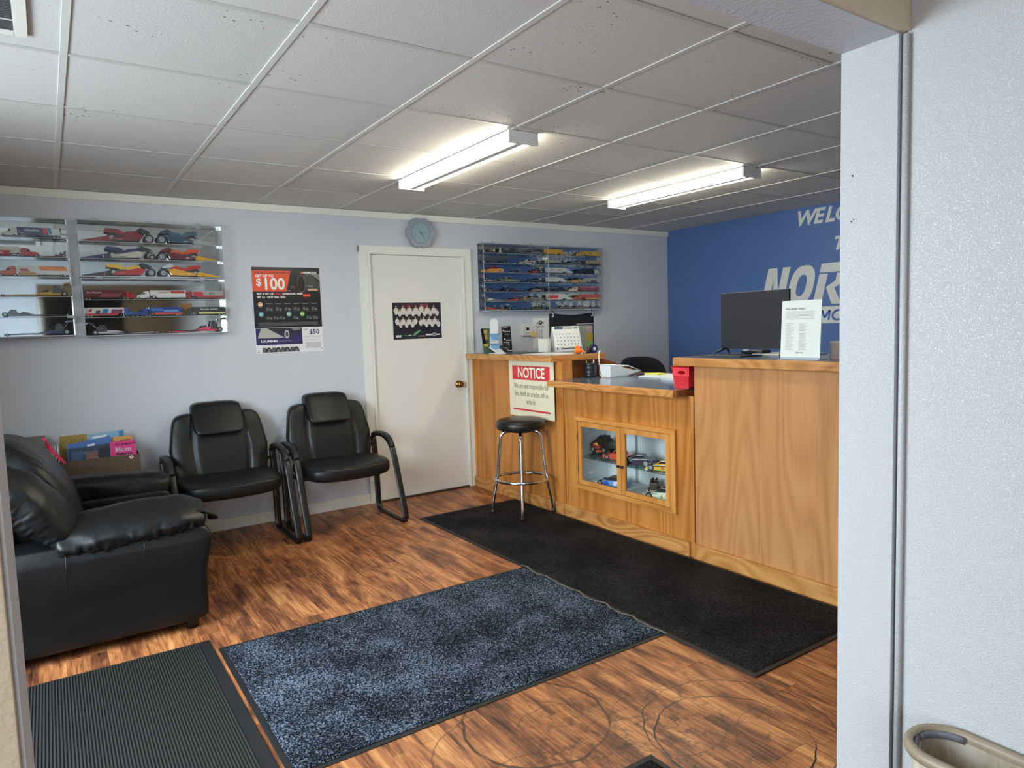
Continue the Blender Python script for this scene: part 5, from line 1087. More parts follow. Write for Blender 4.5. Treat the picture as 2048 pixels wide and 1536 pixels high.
for dy in (-0.022, 0.022): ob('lens_rim', tube([(1.20, -3.225 + dy + 0.018 * math.cos(k * PI / 10), Z3 + 0.018 + 0.015 * math.sin(k * PI / 10)) for k in range(20)], 0.0012, 0.0012, 6, closed=True, up=(1, 0, 0)), M_STEEL, gd)
for dy in (-0.042, 0.042): ob('temple', tube([(1.20, -3.225 + dy, Z3 + 0.02), (1.31, -3.225 + dy, Z3 + 0.006)], 0.0015, 0.0015, 6), M_STEEL, gd)
dr = thing('phone', 'dark desk phone with a light oval pad under the monitor', 'phone', (1.31, -2.62, Z3), world=True)
ob('body', supell(0.05, 0.085, 0.014, 0.5, 0.5, 32, 12, lambda p: (p.x + 1.33, p.y - 2.60, p.z + Z3 + 0.0145)), M_BLACKP, dr)
ob('pad', supell(0.018, 0.024, 0.006, 0.8, 1, 20, 8, lambda p: (p.x + 1.285, p.y - 2.565, p.z + Z3 + 0.024)), mat('pad_light', (170, 180, 184), 0.4), dr)

# ---------------------------------------------------------------- desk chair behind the counter
ch = thing('desk_chair', 'black rounded-back desk chair behind the low counter', 'chair', (2.25, -0.72, 0), rz=0)
ob('backrest', supell(0.30, 0.035, 0.25, 0.45, 0.4, 60, 30, lambda p: (p.x * (1 - 0.25 * max(0, p.z / 0.25) ** 2), p.y + 0.10 + 0.10 * (p.x / 0.3) ** 2 * -1, p.z + 0.825 + 0.0)), mat('chair_mesh_black', (24, 24, 26), 0.6), ch)
ob('seat', supell(0.26, 0.25, 0.05, 0.4, 0.4, 40, 16, lambda p: (p.x, p.y - 0.14, p.z + 0.50)), mat('chair_mesh_black', (24, 24, 26), 0.6), ch)
bm = bmesh.new(); cyl(bm, (0, -0.14, 0.09), (0, -0.14, 0.455), 0.028); ob('post', bm, M_BLACKP, ch)
ob('back_bar', tube(smooth_path([(0, -0.1, 0.452), (0, 0.10, 0.46), (0, 0.165, 0.55), (0, 0.15, 0.7)], 5), 0.03, 0.008, 10), M_BLACKP, ch)
for k in range(5):
    a = 2 * PI * k / 5 + 0.3; c, s_ = math.cos(a), math.sin(a)
    ob('leg', tube([(0.02 * c, -0.14 + 0.02 * s_, 0.10), (0.27 * c, -0.14 + 0.27 * s_, 0.068)], [0.026, 0.016], [0.018, 0.012], 10), M_BLACKP, ch)
    bm = bmesh.new(); px_, py_ = 0.27 * c, -0.14 + 0.27 * s_; cyl(bm, (px_ - 0.02 * s_, py_ + 0.02 * c, 0.0275), (px_ + 0.02 * s_, py_ - 0.02 * c, 0.0275), 0.027, n=18); ob('caster', bm, M_BLACKP, ch)

# ---------------------------------------------------------------- magazine table behind the armchair
tb = thing('side_table', 'low grey side table in the corner behind the armchair', 'table', (-2.3, -0.3, 0), world=True)
ob('tabletop', box((-2.86, -0.50, 0.475), (-1.66, -0.02, 0.50), 0.004), mat('table_grey', (96, 92, 84), 0.5), tb)
for lx in (-2.83, -1.70):
    for ly in (-0.47, -0.05): ob('leg', box((lx - 0.02, ly - 0.02, 0.0), (lx + 0.02, ly + 0.02, 0.475), 0.003), M_BLACKP, tb)
cr = thing('magazine_box', 'brown corrugated open box full of magazines on the corner table', 'box', (-1.94, -0.27, 0.5), world=True)
kraft = mat('kraft_board', (92, 76, 58), 0.65, bump=0.0003, bscale=40)
ob('front_wall', box((-2.20, -0.332, 0.5003), (-1.722, -0.328, 0.668)), kraft, cr)
ob('back_wall', box((-2.20, -0.135, 0.5003), (-1.722, -0.131, 0.668)), kraft, cr)
ob('side_wall', box((-2.20, -0.328, 0.5003), (-2.196, -0.135, 0.668)), kraft, cr); ob('side_wall', box((-1.726, -0.328, 0.5003), (-1.722, -0.135, 0.668)), kraft, cr)
ob('bottom', box((-2.196, -0.328, 0.5003), (-1.726, -0.135, 0.504)), kraft, cr)
ob('label', prism([(-1.770, 0.664), (-1.757, 0.651), (-1.770, 0.638), (-1.783, 0.651)], 1, -0.3334, -0.3326), M_PAPER, cr); ob('label_mark', prism([(-1.770, 0.657), (-1.763, 0.651), (-1.770, 0.645), (-1.777, 0.651)], 1, -0.3340, -0.3335), ink(200, 60, 70), cr)
for hx, hz in ((-1.795, 0.652), (-1.99, 0.618), (-1.79, 0.60)): ob('staple_hole', box((hx - 0.006, -0.3332, hz - 0.003), (hx + 0.006, -0.3326, hz + 0.003)), M_BLACKP, cr)
def magazine(lb, x0, x1, y, z1, cc, tilt=0.0, th=0.006, prints=(), lean=0.02):
    t = thing('magazine', lb, 'magazine', ((x0 + x1) / 2, y, 0.5045), 0, 'magazines in the brown box'); w_ = (x1 - x0) / 2; h = z1 - 0.5045
    def bx_(name, a, b, c, d, t0, t1, m_):
        bm = box((a, t0, c), (b, t1, d))
        for v in bm.verts: v.co.y += lean * v.co.z / h; v.co.z += v.co.x * tilt + abs(tilt) * w_; 
        return ob(name, bm, m_, t)
    bx_('pages', -w_ + 0.001, w_ - 0.001, 0.0, h - 0.001, -th / 2 + 0.0006, th / 2 - 0.0006, M_PAPER)
    bx_('cover', -w_, w_, 0, h, -th / 2, -th / 2 + 0.0006, mat('magazine_cover', cc, 0.3)); bx_('back_cover', -w_, w_, 0, h, th / 2 - 0.0006, th / 2, mat('magazine_cover', cc, 0.3))
    for (a, b, c, d, pc) in prints: bx_('print', -w_ + a * 2 * w_, -w_ + b * 2 * w_, c * h, d * h, -th / 2 - 0.0005, -th / 2 - 0.0001, ink(*pc))
    return t, w_, h
magazine('magazine with gold patterned cover at the back left of the brown box', -2.135, -1.99, -0.17, 0.800, (150, 126, 52), 0.02, prints=[(0.1 * k, 0.1 * k + 0.05, 0.80 + 0.03 * (k % 3), 0.86 + 0.03 * (k % 3), (90 + 20 * (k % 4), 100, 40)) for k in range(9)])
magazine('pale blue magazine rising highest at the back of the brown box', -1.98, -1.785, -0.15, 0.792, (126, 172, 200), 0.07, prints=[(0.1, 0.5, 0.90, 0.95, (226, 232, 236)), (0.85, 0.99, 0.85, 0.98, (70, 120, 160))])
magazine('blue magazine with a white puff on its cover, tilted in the box', -2.10, -1.865, -0.225, 0.752, (74, 112, 176), 0.13, prints=[(0.45, 0.62, 0.82, 0.90, (226, 228, 236)), (0.50, 0.75, 0.74, 0.78, (60, 50, 70))])
magazine('magazine with an orange and cream face cover behind the pink one', -1.86, -1.745, -0.20, 0.768, (206, 150, 84), 0.0, prints=[(0.4, 0.9, 0.86, 0.93, (150, 100, 70))])
tm, w_, h = magazine('dark blue celebrity style magazine at the front of the brown box', -2.095, -1.875, -0.300, 0.733, (44, 56, 82), 0.05, prints=[(0.05, 0.3, 0.6, 0.92, (62, 84, 122)), (0.40, 0.68, 0.70, 0.86, (126, 84, 70)), (0.38, 0.70, 0.58, 0.70, (150, 106, 88)), (0.7, 0.96, 0.6, 0.92, (30, 34, 44))])
me = text_mesh('lovely', 0.040, depth=0.0006, off=0.0004); me.transform(Matrix.Translation((-0.045, 0.187, 0)))
for v in me.vertices: v.co = Vector((v.co.x, -0.0042 + 0.02 * v.co.y / 0.23, v.co.y))
ob('lettering', me, ink(130, 138, 150), tm)
tm, w_, h = magazine('hot pink book titled Mom at the right end of the brown box', -1.878, -1.737, -0.305, 0.752, (206, 60, 128), 0.0, th=0.008, lean=0.02, prints=[(0.30, 0.62, 0.665, 0.70, (30, 26, 30)), (0.22, 0.30, 0.68, 0.72, (40, 30, 40)), (0.66, 0.85, 0.668, 0.695, (30, 26, 30))])
for s_, x_, z_, sz_, cc, of in (('CAT & MATT\'S', -0.045, 0.222, 0.017, (60, 30, 60), 0.0002), ('Mom', -0.045, 0.183, 0.042, (240, 232, 236), 0.001)):
    me = text_mesh(s_, sz_, depth=0.0006, off=of)
    for v in me.vertices: v.co = Vector((v.co.x + x_, -0.0050 + 0.02 * (v.co.y + z_) / 0.25, v.co.y + z_))
    ob('lettering', me, ink(*cc), tm)
for k, (cc, lb) in enumerate([((118, 60, 62), 'thin maroon spined magazine standing at the left end of the box'), ((150, 156, 150), 'thin grey spined magazine standing second at the left end of the box'), ((96, 130, 150), 'thin blue spined magazine standing next to the gold magazine')]):
    x_ = -2.170 + k * 0.014; t = thing('magazine', lb, 'magazine', (x_, -0.235, 0.5045), 0, 'magazines in the brown box')
    bm = box((-0.003, -0.07, 0), (0.003, 0.07, 0.245 + 0.006 * k)); 
    for v in bm.verts: v.co.x -= 0.10 * v.co.z * 0.18
    ob('pages', bm, M_PAPER, t); bm = box((-0.0045, -0.072, 0), (-0.003, 0.072, 0.248 + 0.006 * k)); 
    for v in bm.verts: v.co.x -= 0.018 * v.co.z
    ob('cover', bm, mat('spine', cc, 0.4), t)
ps = tag(ob('pink_folder', prism([(-2.222, 0.828), (-2.205, 0.822), (-2.165, 0.742), (-2.112, 0.668), (-2.118, 0.655), (-2.15, 0.690), (-2.20, 0.760)], 1, -0.3345, -0.3338 - 0.006, 0.0008), mat('hot_pink', (236, 58, 104), 0.5)), 'curved hot pink plastic strip leaning at the left end of the magazine box', 'folder')
gb = thing('storage_box', 'stack of grey flat cartons on the table behind the armchair back', 'box', (-2.4, -0.2, 0.5), world=True)
ob('carton', box((-2.66, -0.36, 0.5003), (-2.215, -0.06, 0.752), 0.003), mat('grey_carton', (110, 104, 94), 0.7), gb)
ob('tray', box((-2.68, -0.38, 0.7525), (-2.210, -0.05, 0.764), 0.002), mat('dark_tray', (52, 52, 50), 0.5), gb)
ob('lid', box((-2.68, -0.38, 0.772), (-2.205, -0.05, 0.806), 0.003), mat('grey_carton', (110, 104, 94), 0.7), gb)
ob('tray', box((-2.66, -0.34, 0.764), (-2.235, -0.07, 0.772)), mat('dark_tray', (52, 52, 50), 0.5), gb)

# ---------------------------------------------------------------- waste bin by the near wall
wbn = thing('waste_bin', 'dirty beige rectangular waste bin against the near white wall', 'bin', (-0.63, -4.68, 0), world=True)
def rrect(x0, x1, y0, y1, r, z, n=6):
    out = []
    for cx, cy, a0 in ((x1 - r, y1 - r, 0), (x0 + r, y1 - r, PI / 2), (x0 + r, y0 + r, PI), (x1 - r, y0 + r, 1.5 * PI)):
        for k in range(n + 1):
            a = a0 + PI / 2 * k / n; out.append((cx + r * math.cos(a), cy + r * math.sin(a), z))
    return out
def ring_loft(rings, loop=False):
    bm = bmesh.new(); V_ = [[bm.verts.new(p) for p in r] for r in rings]
    for a, b in zip(V_, V_[1:]):
        n = len(a)
        for k in range(n): bm.faces.new((a[k], a[(k + 1) % n], b[(k + 1) % n], b[k])).smooth = True
    if not loop: bm.faces.new(V_[0]); bm.faces.new(V_[-1][::-1])
    bmesh.ops.recalc_face_normals(bm, faces=bm.faces); return bm
X0, X1, Y0, Y1 = -0.628, -0.470, -4.86, -4.425
def dirty():
    mt, nt, b = newmat('dirty_beige_plastic'); N = nt.nodes; L = nt.links; tc = N.new('ShaderNodeTexCoord')
    n = N.new('ShaderNodeTexNoise'); n.inputs['Scale'].default_value = 14; n.inputs['Detail'].default_value = 6; n.inputs['Roughness'].default_value = 0.7; L.new(mapping(N, L, tc.outputs['Object'], (1, 1, 0.45)), n.inputs['Vector'])
    r = ramp(N, [(0.30, rgb(96, 82, 66)), (0.42, rgb(168, 154, 134)), (0.6, rgb(200, 190, 172))]); L.new(n.outputs['Fac'], r.inputs['Fac']); L.new(r.outputs['Color'], b.inputs['Base Color']); b.inputs['Roughness'].default_value = 0.5; return mt
M_DIRTY = dirty()
ob('bin', ring_loft([rrect(X0 + 0.03, X1 - 0.03, Y0 + 0.03, Y1 - 0.03, 0.05, 0.001), rrect(X0 + 0.004, X1 - 0.004, Y0 + 0.004, Y1 - 0.004, 0.075, 0.395), rrect(X0 + 0.010, X1 - 0.010, Y0 + 0.010, Y1 - 0.010, 0.070, 0.400), rrect(X0 + 0.034, X1 - 0.034, Y0 + 0.034, Y1 - 0.034, 0.047, 0.006)]), M_DIRTY, wbn)
ob('rim', ring_loft([rrect(X0 + 0.002, X1 - 0.002, Y0 + 0.002, Y1 - 0.002, 0.077, 0.392), rrect(X0 - 0.010, X1 + 0.010, Y0 - 0.010, Y1 + 0.010, 0.088, 0.398), rrect(X0 - 0.012, X1 + 0.012, Y0 - 0.012, Y1 + 0.012, 0.090, 0.412), rrect(X0 - 0.006, X1 + 0.006, Y0 - 0.006, Y1 + 0.006, 0.084, 0.420), rrect(X0 + 0.006, X1 - 0.006, Y0 + 0.006, Y1 - 0.006, 0.073, 0.420), rrect(X0 + 0.008, X1 - 0.008, Y0 + 0.008, Y1 - 0.008, 0.071, 0.399), rrect(X0 + 0.002, X1 - 0.002, Y0 + 0.002, Y1 - 0.002, 0.077, 0.392)], loop=True), mat('rim_beige', (150, 134, 112), 0.45, var=0.2, bscale=20), wbn)
ob('rim_groove', tube([(p[0], p[1], 0.404) for p in rrect(X0 + 0.012, X1 - 0.012, Y0 + 0.012, Y1 - 0.012, 0.068, 0)][0:21], 0.004, 0.009, 8, closed=False), mat('grey_groove', (104, 106, 116), 0.4), wbn)

# ---------------------------------------------------------------- acrylic display cases
def case(name, label, x0, x1, zs, depth=0.10, upto=None, world=True, divider=None, latches=()):
    """zs: list of shelf heights from top rail to bottom"""
    t = thing('display_case', label, 'display case', ((x0 + x1) / 2, 0, zs[-1]), world=True)
    zt_, zb_ = zs[0], zs[-1]
    ob('mirror_back', box((x0 + 0.004, -0.0035, zb_), (x1 - 0.004, -0.0008, zt_)), M_MIRROR, t)
    ob('side', box((x0, -depth, zb_), (x0 + 0.005, -0.001, zt_)), M_ACRYL, t); ob('side', box((x1 - 0.005, -depth, zb_), (x1, -0.001, zt_)), M_ACRYL, t)
    for z in (zt_ - 0.003, zb_ - 0.003): ob('rail', box((x0, -depth, z), (x1, -0.001, z + 0.006), 0.0008, 1), M_ACEDGE if z < zt_ - 0.01 else M_ACRYL, t)
    ob('edge', boxes([((x0, -depth - 0.001, zb_), (x0 + 0.005, -depth, zt_)), ((x1 - 0.005, -depth - 0.001, zb_), (x1, -depth, zt_))]), M_ACEDGE, t)
    ob('edge', box((x0, -depth - 0.0012, zt_ - 0.003), (x1, -depth, zt_ + 0.003)), M_ACEDGE, t)
    for z in zs[1:-1]:
        s_ = ob('shelf', box((x0 + 0.005, -depth + 0.008, z - 0.0022), (x1 - 0.005, -0.0036, z)), M_ACRYL, t)
        ob('shelf_edge', box((x0 + 0.005, -depth + 0.0072, z - 0.0026), (x1 - 0.005, -depth + 0.008, z + 0.0003)), M_ACEDGE, s_)
    ob('front_cover', box((x0 + 0.005, -depth - 0.0002, zb_ + 0.004), (x1 - 0.005, -depth + 0.0012, zt_ - 0.004)), M_ACRYL, t)
    if divider: ob('divider', box((divider - 0.003, -depth, zb_), (divider + 0.003, -0.0036, zt_)), M_ACRYL, t); ob('divider_edge', box((divider - 0.003, -depth - 0.0012, zb_), (divider + 0.003, -depth, zt_)), M_ACEDGE, t)
    for lx, lz in latches:
        ob('latch', boxes([((lx - 0.018, -depth - 0.006, lz - 0.004), (lx + 0.018, -depth - 0.001, lz + 0.010)), ((lx - 0.022, -depth - 0.008, lz + 0.002), (lx + 0.022, -depth - 0.006, lz + 0.006))], 0.001), M_ACEDGE, t)
    return t
LZ = [2.130, 2.013, 1.897, 1.779, 1.658, 1.537, 1.418]
MZU = [2.134, 2.004, 1.896, 1.783]; MZL = [1.772, 1.638, 1.526, 1.410]
RZ = [2.108, 2.024, 1.937, 1.856, 1.772, 1.690, 1.608, 1.526]
case('case_left', 'clear mirror-backed toy case at the far left, six shelves, cut by the frame', -2.86, -1.997, LZ, latches=((-2.02, 2.03), (-2.02, 1.53)))
case('case_mid_upper', 'clear mirror-backed toy case holding the six drag motorcycles', -1.951, -1.102, MZU, latches=((-1.85, 2.134), (-1.55, 2.134), (-1.25, 2.134)))
case('case_mid_lower', 'clear mirror-backed toy case of transporter trucks hung below the motorcycle case', -1.951, -1.102, MZL, latches=((-1.85, 1.770), (-1.25, 1.770)))
case('case_right', 'clear mirror-backed toy case with seven double shelves right of the white door', 1.000, 2.366, RZ, divider=1.694, latches=((1.1, 2.11), (1.5, 2.11), (1.85, 2.11), (2.15, 2.11)))

# ---------------------------------------------------------------- toy vehicles
def paint(c): return mat('toy_paint', tuple(c), 0.25, coat=0.5)
TIRE = mat('toy_tire', (22, 22, 24), 0.6); HUB = mat('toy_hub', (168, 168, 172), 0.3, 0.6); TGL = mat('toy_window', (30, 36, 44), 0.15)
_wm = {}
def wheel(x, y, r, w_, par, hub=0.55):
    k = (round(r, 4), round(w_, 4), hub)
    if k not in _wm:
        bm = bmesh.new(); cyl(bm, (0, -w_ / 2, 0), (0, w_ / 2, 0), r, n=16); cyl(bm, (0, -w_ / 2 - 0.0006, 0), (0, w_ / 2 + 0.0006, 0), r * hub, n=12, mi=1)
        me = mesh_of(bm, 'wheel'); me.materials.append(TIRE); me.materials.append(HUB); _wm[k] = me
    o = ob('wheel', _wm[k], TIRE, par); o.location = (x, y, r + 0.0002); return o
_toy_n = [0]
def toy(name, label, x0, x1, z, face, group, y=-0.052):
    t = thing(name, label, 'toy', ((x0 + x1) / 2, y, z + 0.0008), 0 if face > 0 else PI, group); return t, x1 - x0
def P_(name, poly, w_, m_, t, bev=0.0006): return ob(name, prism(poly, 1, -w_ / 2, w_ / 2, bev), m_, t)
def decal(t, w_, poly, c, k=0, nm='stripe'):
    for s_ in (-1, 1):
        y = s_ * (w_ / 2 + 0.0004 + 0.0003 * k); ob(nm, prism(poly, 1, y - 0.00025, y + 0.00025), ink(*c), t)
def dtext(t, w_, s_, size, x, z, c, **k):
    text('lettering', s_, size, ink(*c), t, (x, -w_ / 2 - 0.0013, z), XD, ZD, depth=0.0004, align='CENTER', **k)
    text('lettering', s_, size, ink(*c), t, (-0 + x, w_ / 2 + 0.0013, z), (-1, 0, 0), ZD, depth=0.0004, align='CENTER', **k)
def truck(label, x0, x1, z, face, H_, tc, cc, group, cabf=0.27, stripe=(), txt=None, lower=None, W=0.030):
    """semi: trailer at the back, cab towards +x"""
    t, L_ = toy('toy_truck', label, x0, x1, z, face, group); r = H_ * 0.13
    xt0, xt1 = -L_ / 2, L_ / 2 - L_ * cabf
    ob('trailer', prism([(xt0, r * 1.5), (xt0, H_), (xt1 - 0.002, H_), (xt1 - 0.002, H_ * 0.42), (xt1 - L_ * 0.12, H_ * 0.42), (xt1 - L_ * 0.15, r * 1.5)], 1, -W / 2, W / 2, 0.0008), paint(tc), t)
    if lower: decal(t, W, [(xt0 + 0.001, r * 1.6), (xt0 + 0.001, H_ * 0.40), (xt1 - 0.004, H_ * 0.45), (xt1 - L_ * 0.12, H_ * 0.44), (xt1 - L_ * 0.15, r * 1.6)], lower)
    for i, (a, b, c_, d, col) in enumerate(stripe):
        X = lambda u: xt0 + u * (xt1 - xt0)
        decal(t, W, [(X(a), H_ * c_), (X(a + 0.04), H_ * d), (X(b + 0.04), H_ * d), (X(b), H_ * c_)], col, k=1 + i % 2)
    if txt: dtext(t, W, txt[0], txt[1], xt0 + txt[2] * (xt1 - xt0), H_ * txt[3], txt[4], off=0.0003)
    xc0, xc1 = xt1 + L_ * 0.01, L_ / 2; cl = xc1 - xc0
    cab = P_('cab', [(xc0, r * 1.2), (xc0, H_ * 0.80), (xc0 + cl * 0.12, H_ * 0.93), (xc0 + cl * 0.42, H_ * 0.86), (xc0 + cl * 0.58, H_ * 0.56), (xc0 + cl * 0.96, H_ * 0.46), (xc1, H_ * 0.20), (xc1, r * 1.0)], W * 0.86, paint(cc), t)
    for s_ in (-1, 1): ob('window', prism([(xc0 + cl * 0.36, H_ * 0.56), (xc0 + cl * 0.36, H_ * 0.76), (xc0 + cl * 0.44, H_ * 0.76), (xc0 + cl * 0.53, H_ * 0.56)], 1, s_ * W * 0.432, s_ * W * 0.446), TGL, cab)
    ob('chassis', box((xt0 + 0.004, -W * 0.3, r * 0.8), (xc1 - 0.002, W * 0.3, r * 1.5)), TIRE, t)
    for wx in (xt0 + L_ * 0.06, xt0 + L_ * 0.06 + 2.3 * r, xt1 - L_ * 0.02, xt1 - L_ * 0.02 + 2.3 * r, xc1 - cl * 0.18):
        for s_ in (-1, 1): wheel(wx, s_ * W * 0.40, r, W * 0.2, t)
    return t
def dragster(label, x0, x1, z, face, H_, c1_, c2_, group, wing=True, W=0.032, rear=0.26, slim=0.20, nm='toy_dragster', txt=None):
    """long nose towards +x, fat wheels at the back"""
    t, L_ = toy(nm, label, x0, x1, z, face, group); r = H_ * rear
    P_('body', [(-L_ * 0.36, r * 0.5), (-L_ * 0.36, r * 1.5), (-L_ * 0.24, H_ * (slim + 0.30)), (-L_ * 0.10, H_ * (slim + 0.26)), (L_ * 0.02, H_ * (slim + 0.10)), (L_ * 0.48, r * 0.75), (L_ * 0.485, r * 0.4)], W * 0.34, paint(c1_), t)
    decal(t, W * 0.34, [(-L_ * 0.22, r * 0.9), (-L_ * 0.20, H_ * (slim + 0.12)), (L_ * 0.04, H_ * slim), (L_ * 0.30, r * 0.9), (L_ * 0.30, r * 0.7)], c2_)
    ob('engine', boxes([((-L_ * 0.36, -W * 0.26, r * 1.3), (-L_ * 0.24, W * 0.26, H_ * 0.62)), ((-L_ * 0.33, -W * 0.16, H_ * 0.62), (-L_ * 0.26, W * 0.16, H_ * 0.78))], 0.0006), mat('toy_engine', (92, 92, 94), 0.25, 0.8), t)
    for k in range(3): ob('exhaust', tube([(-L_ * 0.33 + k * L_ * 0.03, -W * 0.26, r * 1.4), (-L_ * 0.36 + k * L_ * 0.03, -W * 0.42, H_ * 0.62)], 0.0013, 0.0013, 6), M_CHROME, t)
    ob('cockpit', prism([(-L_ * 0.20, H_ * (slim + 0.22)), (-L_ * 0.17, H_ * (slim + 0.42)), (-L_ * 0.11, H_ * (slim + 0.38)), (-L_ * 0.06, H_ * (slim + 0.18))], 1, -W * 0.13, W * 0.13, 0.0005), TGL, t)
    if wing:
        P_('wing', [(-L_ * 0.50, H_ * 0.88), (-L_ * 0.50, H_), (-L_ * 0.40, H_ * 0.94), (-L_ * 0.40, H_ * 0.84)], W * 0.9, paint(c2_), t)
        for s_ in (-1, 1): ob('strut', tube([(-L_ * 0.33, s_ * W * 0.2, r * 1.6), (-L_ * 0.45, s_ * W * 0.3, H_ * 0.9)], 0.0012, 0.0012, 6), M_CHROME, t)
    for s_ in (-1, 1):
        wheel(-L_ * 0.40, s_ * W * 0.36, r, W * 0.26, t); wheel(L_ * 0.44, s_ * W * 0.20, r * 0.5, W * 0.08, t)
    if txt: dtext(t, W * 0.34, txt[0], txt[1], txt[2] * L_, txt[3] * H_, txt[4], off=0.0003)
    return t
def funny(label, x0, x1, z, face, H_, c1_, c2_, group, W=0.034, nm='toy_car', roofc=None, txt=None):
    t, L_ = toy(nm, label, x0, x1, z, face, group); r = H_ * 0.24
    P_('body', [(-L_ * 0.49, r * 0.8), (-L_ * 0.50, H_ * 0.62), (-L_ * 0.30, H_ * 0.66), (L_ * 0.14, H_ * 0.58), (L_ * 0.44, H_ * 0.44), (L_ * 0.50, r * 1.0), (L_ * 0.48, r * 0.5), (-L_ * 0.44, r * 0.5)], W, paint(c1_), t, 0.0012)
    ro = P_('roof', [(-L_ * 0.30, H_ * 0.62), (-L_ * 0.22, H_ * 0.97), (-L_ * 0.02, H_), (L_ * 0.16, H_ * 0.60)], W * 0.80, paint(roofc or c1_), t, 0.0012)
    for s_ in (-1, 1): ob('window', prism([(-L_ * 0.25, H_ * 0.66), (-L_ * 0.19, H_ * 0.90), (-L_ * 0.03, H_ * 0.92), (L_ * 0.09, H_ * 0.66)], 1, s_ * W * 0.40, s_ * W * 0.412), TGL, ro)
    decal(t, W, [(-L_ * 0.44, H_ * 0.30), (-L_ * 0.20, H_ * 0.50), (L_ * 0.20, H_ * 0.44), (L_ * 0.40, H_ * 0.26), (0, H_ * 0.34)], c2_)
    for s_ in (-1, 1):
        wheel(-L_ * 0.31, s_ * W * 0.46, r, W * 0.16, t, 0.6); wheel(L_ * 0.32, s_ * W * 0.46, r * 0.95, W * 0.14, t, 0.6)
    if txt: dtext(t, W, txt[0], txt[1], txt[2] * L_, txt[3] * H_, txt[4], off=0.0004)
    return t
def bike(label, x0, x1, z, face, H_, cb, ct_, cn, group, accent=None, txt=None, W=0.026):
    """drag motorcycle: front wheel towards +x, long pointed tail cone to -x"""
    t, L_ = toy('toy_motorcycle', label, x0, x1, z, face, group); r = H_ * 0.30
    P_('tail_cone', [(-L_ * 0.50, r * 0.12), (-L_ * 0.49, r * 0.3), (-L_ * 0.12, H_ * 0.42), (-L_ * 0.10, r * 0.25)], W * 0.7, paint(cn), t)
    P_('lower_fairing', [(-L_ * 0.08, r * 0.35), (-L_ * 0.10, H_ * 0.30), (L_ * 0.06, H_ * 0.42), (L_ * 0.26, H_ * 0.62), (L_ * 0.36, H_ * 0.55), (L_ * 0.30, r * 0.5)], W, paint(cb), t, 0.001)
    P_('tank_and_seat', [(-L_ * 0.17, H_ * 0.66), (-L_ * 0.165, H_ * 0.88), (-L_ * 0.14, H_ * 0.90), (L_ * 0.02, H_ * 0.84), (L_ * 0.09, H_ * 0.62), (L_ * 0.13, H_ * 0.74), (L_ * 0.27, H_ * 0.80), (L_ * 0.31, H_ * 0.52), (L_ * 0.08, H_ * 0.40), (-L_ * 0.03, H_ * 0.58)], W * 0.72, paint(ct_), t, 0.001)
    P_('windscreen', [(L_ * 0.24, H_ * 0.80), (L_ * 0.32, H_ * 0.99), (L_ * 0.43, H_ * 0.80), (L_ * 0.45, H_ * 0.64), (L_ * 0.34, H_ * 0.66)], W * 0.62, paint((40, 44, 50)) if accent is None else paint(accent), t, 0.001)
    P_('engine', [(-L_ * 0.06, r * 0.5), (-L_ * 0.04, H_ * 0.5), (L_ * 0.10, H_ * 0.5), (L_ * 0.12, r * 0.5)], W * 0.8, mat('toy_engine', (92, 92, 94), 0.25, 0.8), t)
    for s_ in (-1, 1): ob('exhaust_pipe', tube([(L_ * 0.10, s_ * W * 0.55, r * 0.7), (-L_ * 0.06, s_ * W * 0.58, r * 0.75), (-L_ * 0.12, s_ * W * 0.58, r * 1.0)], 0.0018, 0.0018, 8), M_CHROME, t)
    wheel(-L_ * 0.06 - r * 0.3, 0, r, W * 0.5, t, 0.5); wheel(L_ * 0.5 - r, 0, r, W * 0.3, t, 0.62)
    ob('fork', tube([(L_ * 0.5 - r, W * 0.22, r), (L_ * 0.33, W * 0.22, H_ * 0.78)], 0.0013, 0.0013, 6), M_CHROME, t); ob('fork', tube([(L_ * 0.5 - r, -W * 0.22, r), (L_ * 0.33, -W * 0.22, H_ * 0.78)], 0.0013, 0.0013, 6), M_CHROME, t)
    if txt: dtext(t, W * 0.7, txt[0], txt[1], -L_ * 0.2, H_ * 0.12, txt[2], off=0.0004)
    return t
def FX(x0, x1, lo, hi):
    return lambda u: x0 + (u - lo) / (hi - lo) * (x1 - x0)
G1 = 'drag motorcycles in the middle case'; G2 = 'transporter trucks in the lower middle case'; G3 = 'toys in the far left case'; G4 = 'toys in the case right of the door'
# --- middle case, motorcycles (positions read along the shelf)
f = FX(-1.951, -1.102, 60, 1735)
bike('dark red toy drag motorcycle at the left of the top motorcycle shelf', f(90), f(915), MZU[1], 1, 0.098, (120, 22, 34), (132, 20, 34), (140, 22, 32), G1)
bike('teal and silver toy drag motorcycle at the right of the top motorcycle shelf', f(945), f(1675), MZU[1], -1, 0.100, (44, 78, 104), (60, 96, 116), (168, 172, 170), G1, accent=(34, 66, 92))
f = FX(-1.951, -1.102, 80, 1750)
bike('navy toy drag motorcycle numbered 3 with a yellow flash', f(98), f(925), MZU[2], 1, 0.090, (196, 190, 178), (34, 36, 92), (34, 38, 78), G1, txt=('3', 0.018, (226, 226, 226)))
bike('maroon and orange toy drag motorcycle with a yellow tail cone', f(960), f(1710), MZU[2], -1, 0.088, (104, 30, 52), (216, 78, 32), (226, 160, 30), G1, accent=(96, 28, 46))
dragster('small black toy dragster wedged between the two motorcycles of the second shelf', f(880), f(985), MZU[2], 1, 0.070, (26, 28, 32), (60, 64, 70), G1, nm='toy_dragster')
f = FX(-1.951, -1.102, 100, 1760)
bike('yellow and red toy drag motorcycle with a black tail numbered 6', f(118), f(940), MZU[3] + 0.0035, 1, 0.090, (190, 36, 40), (232, 186, 36), (30, 30, 34), G1, txt=('6', 0.016, (206, 120, 60)))
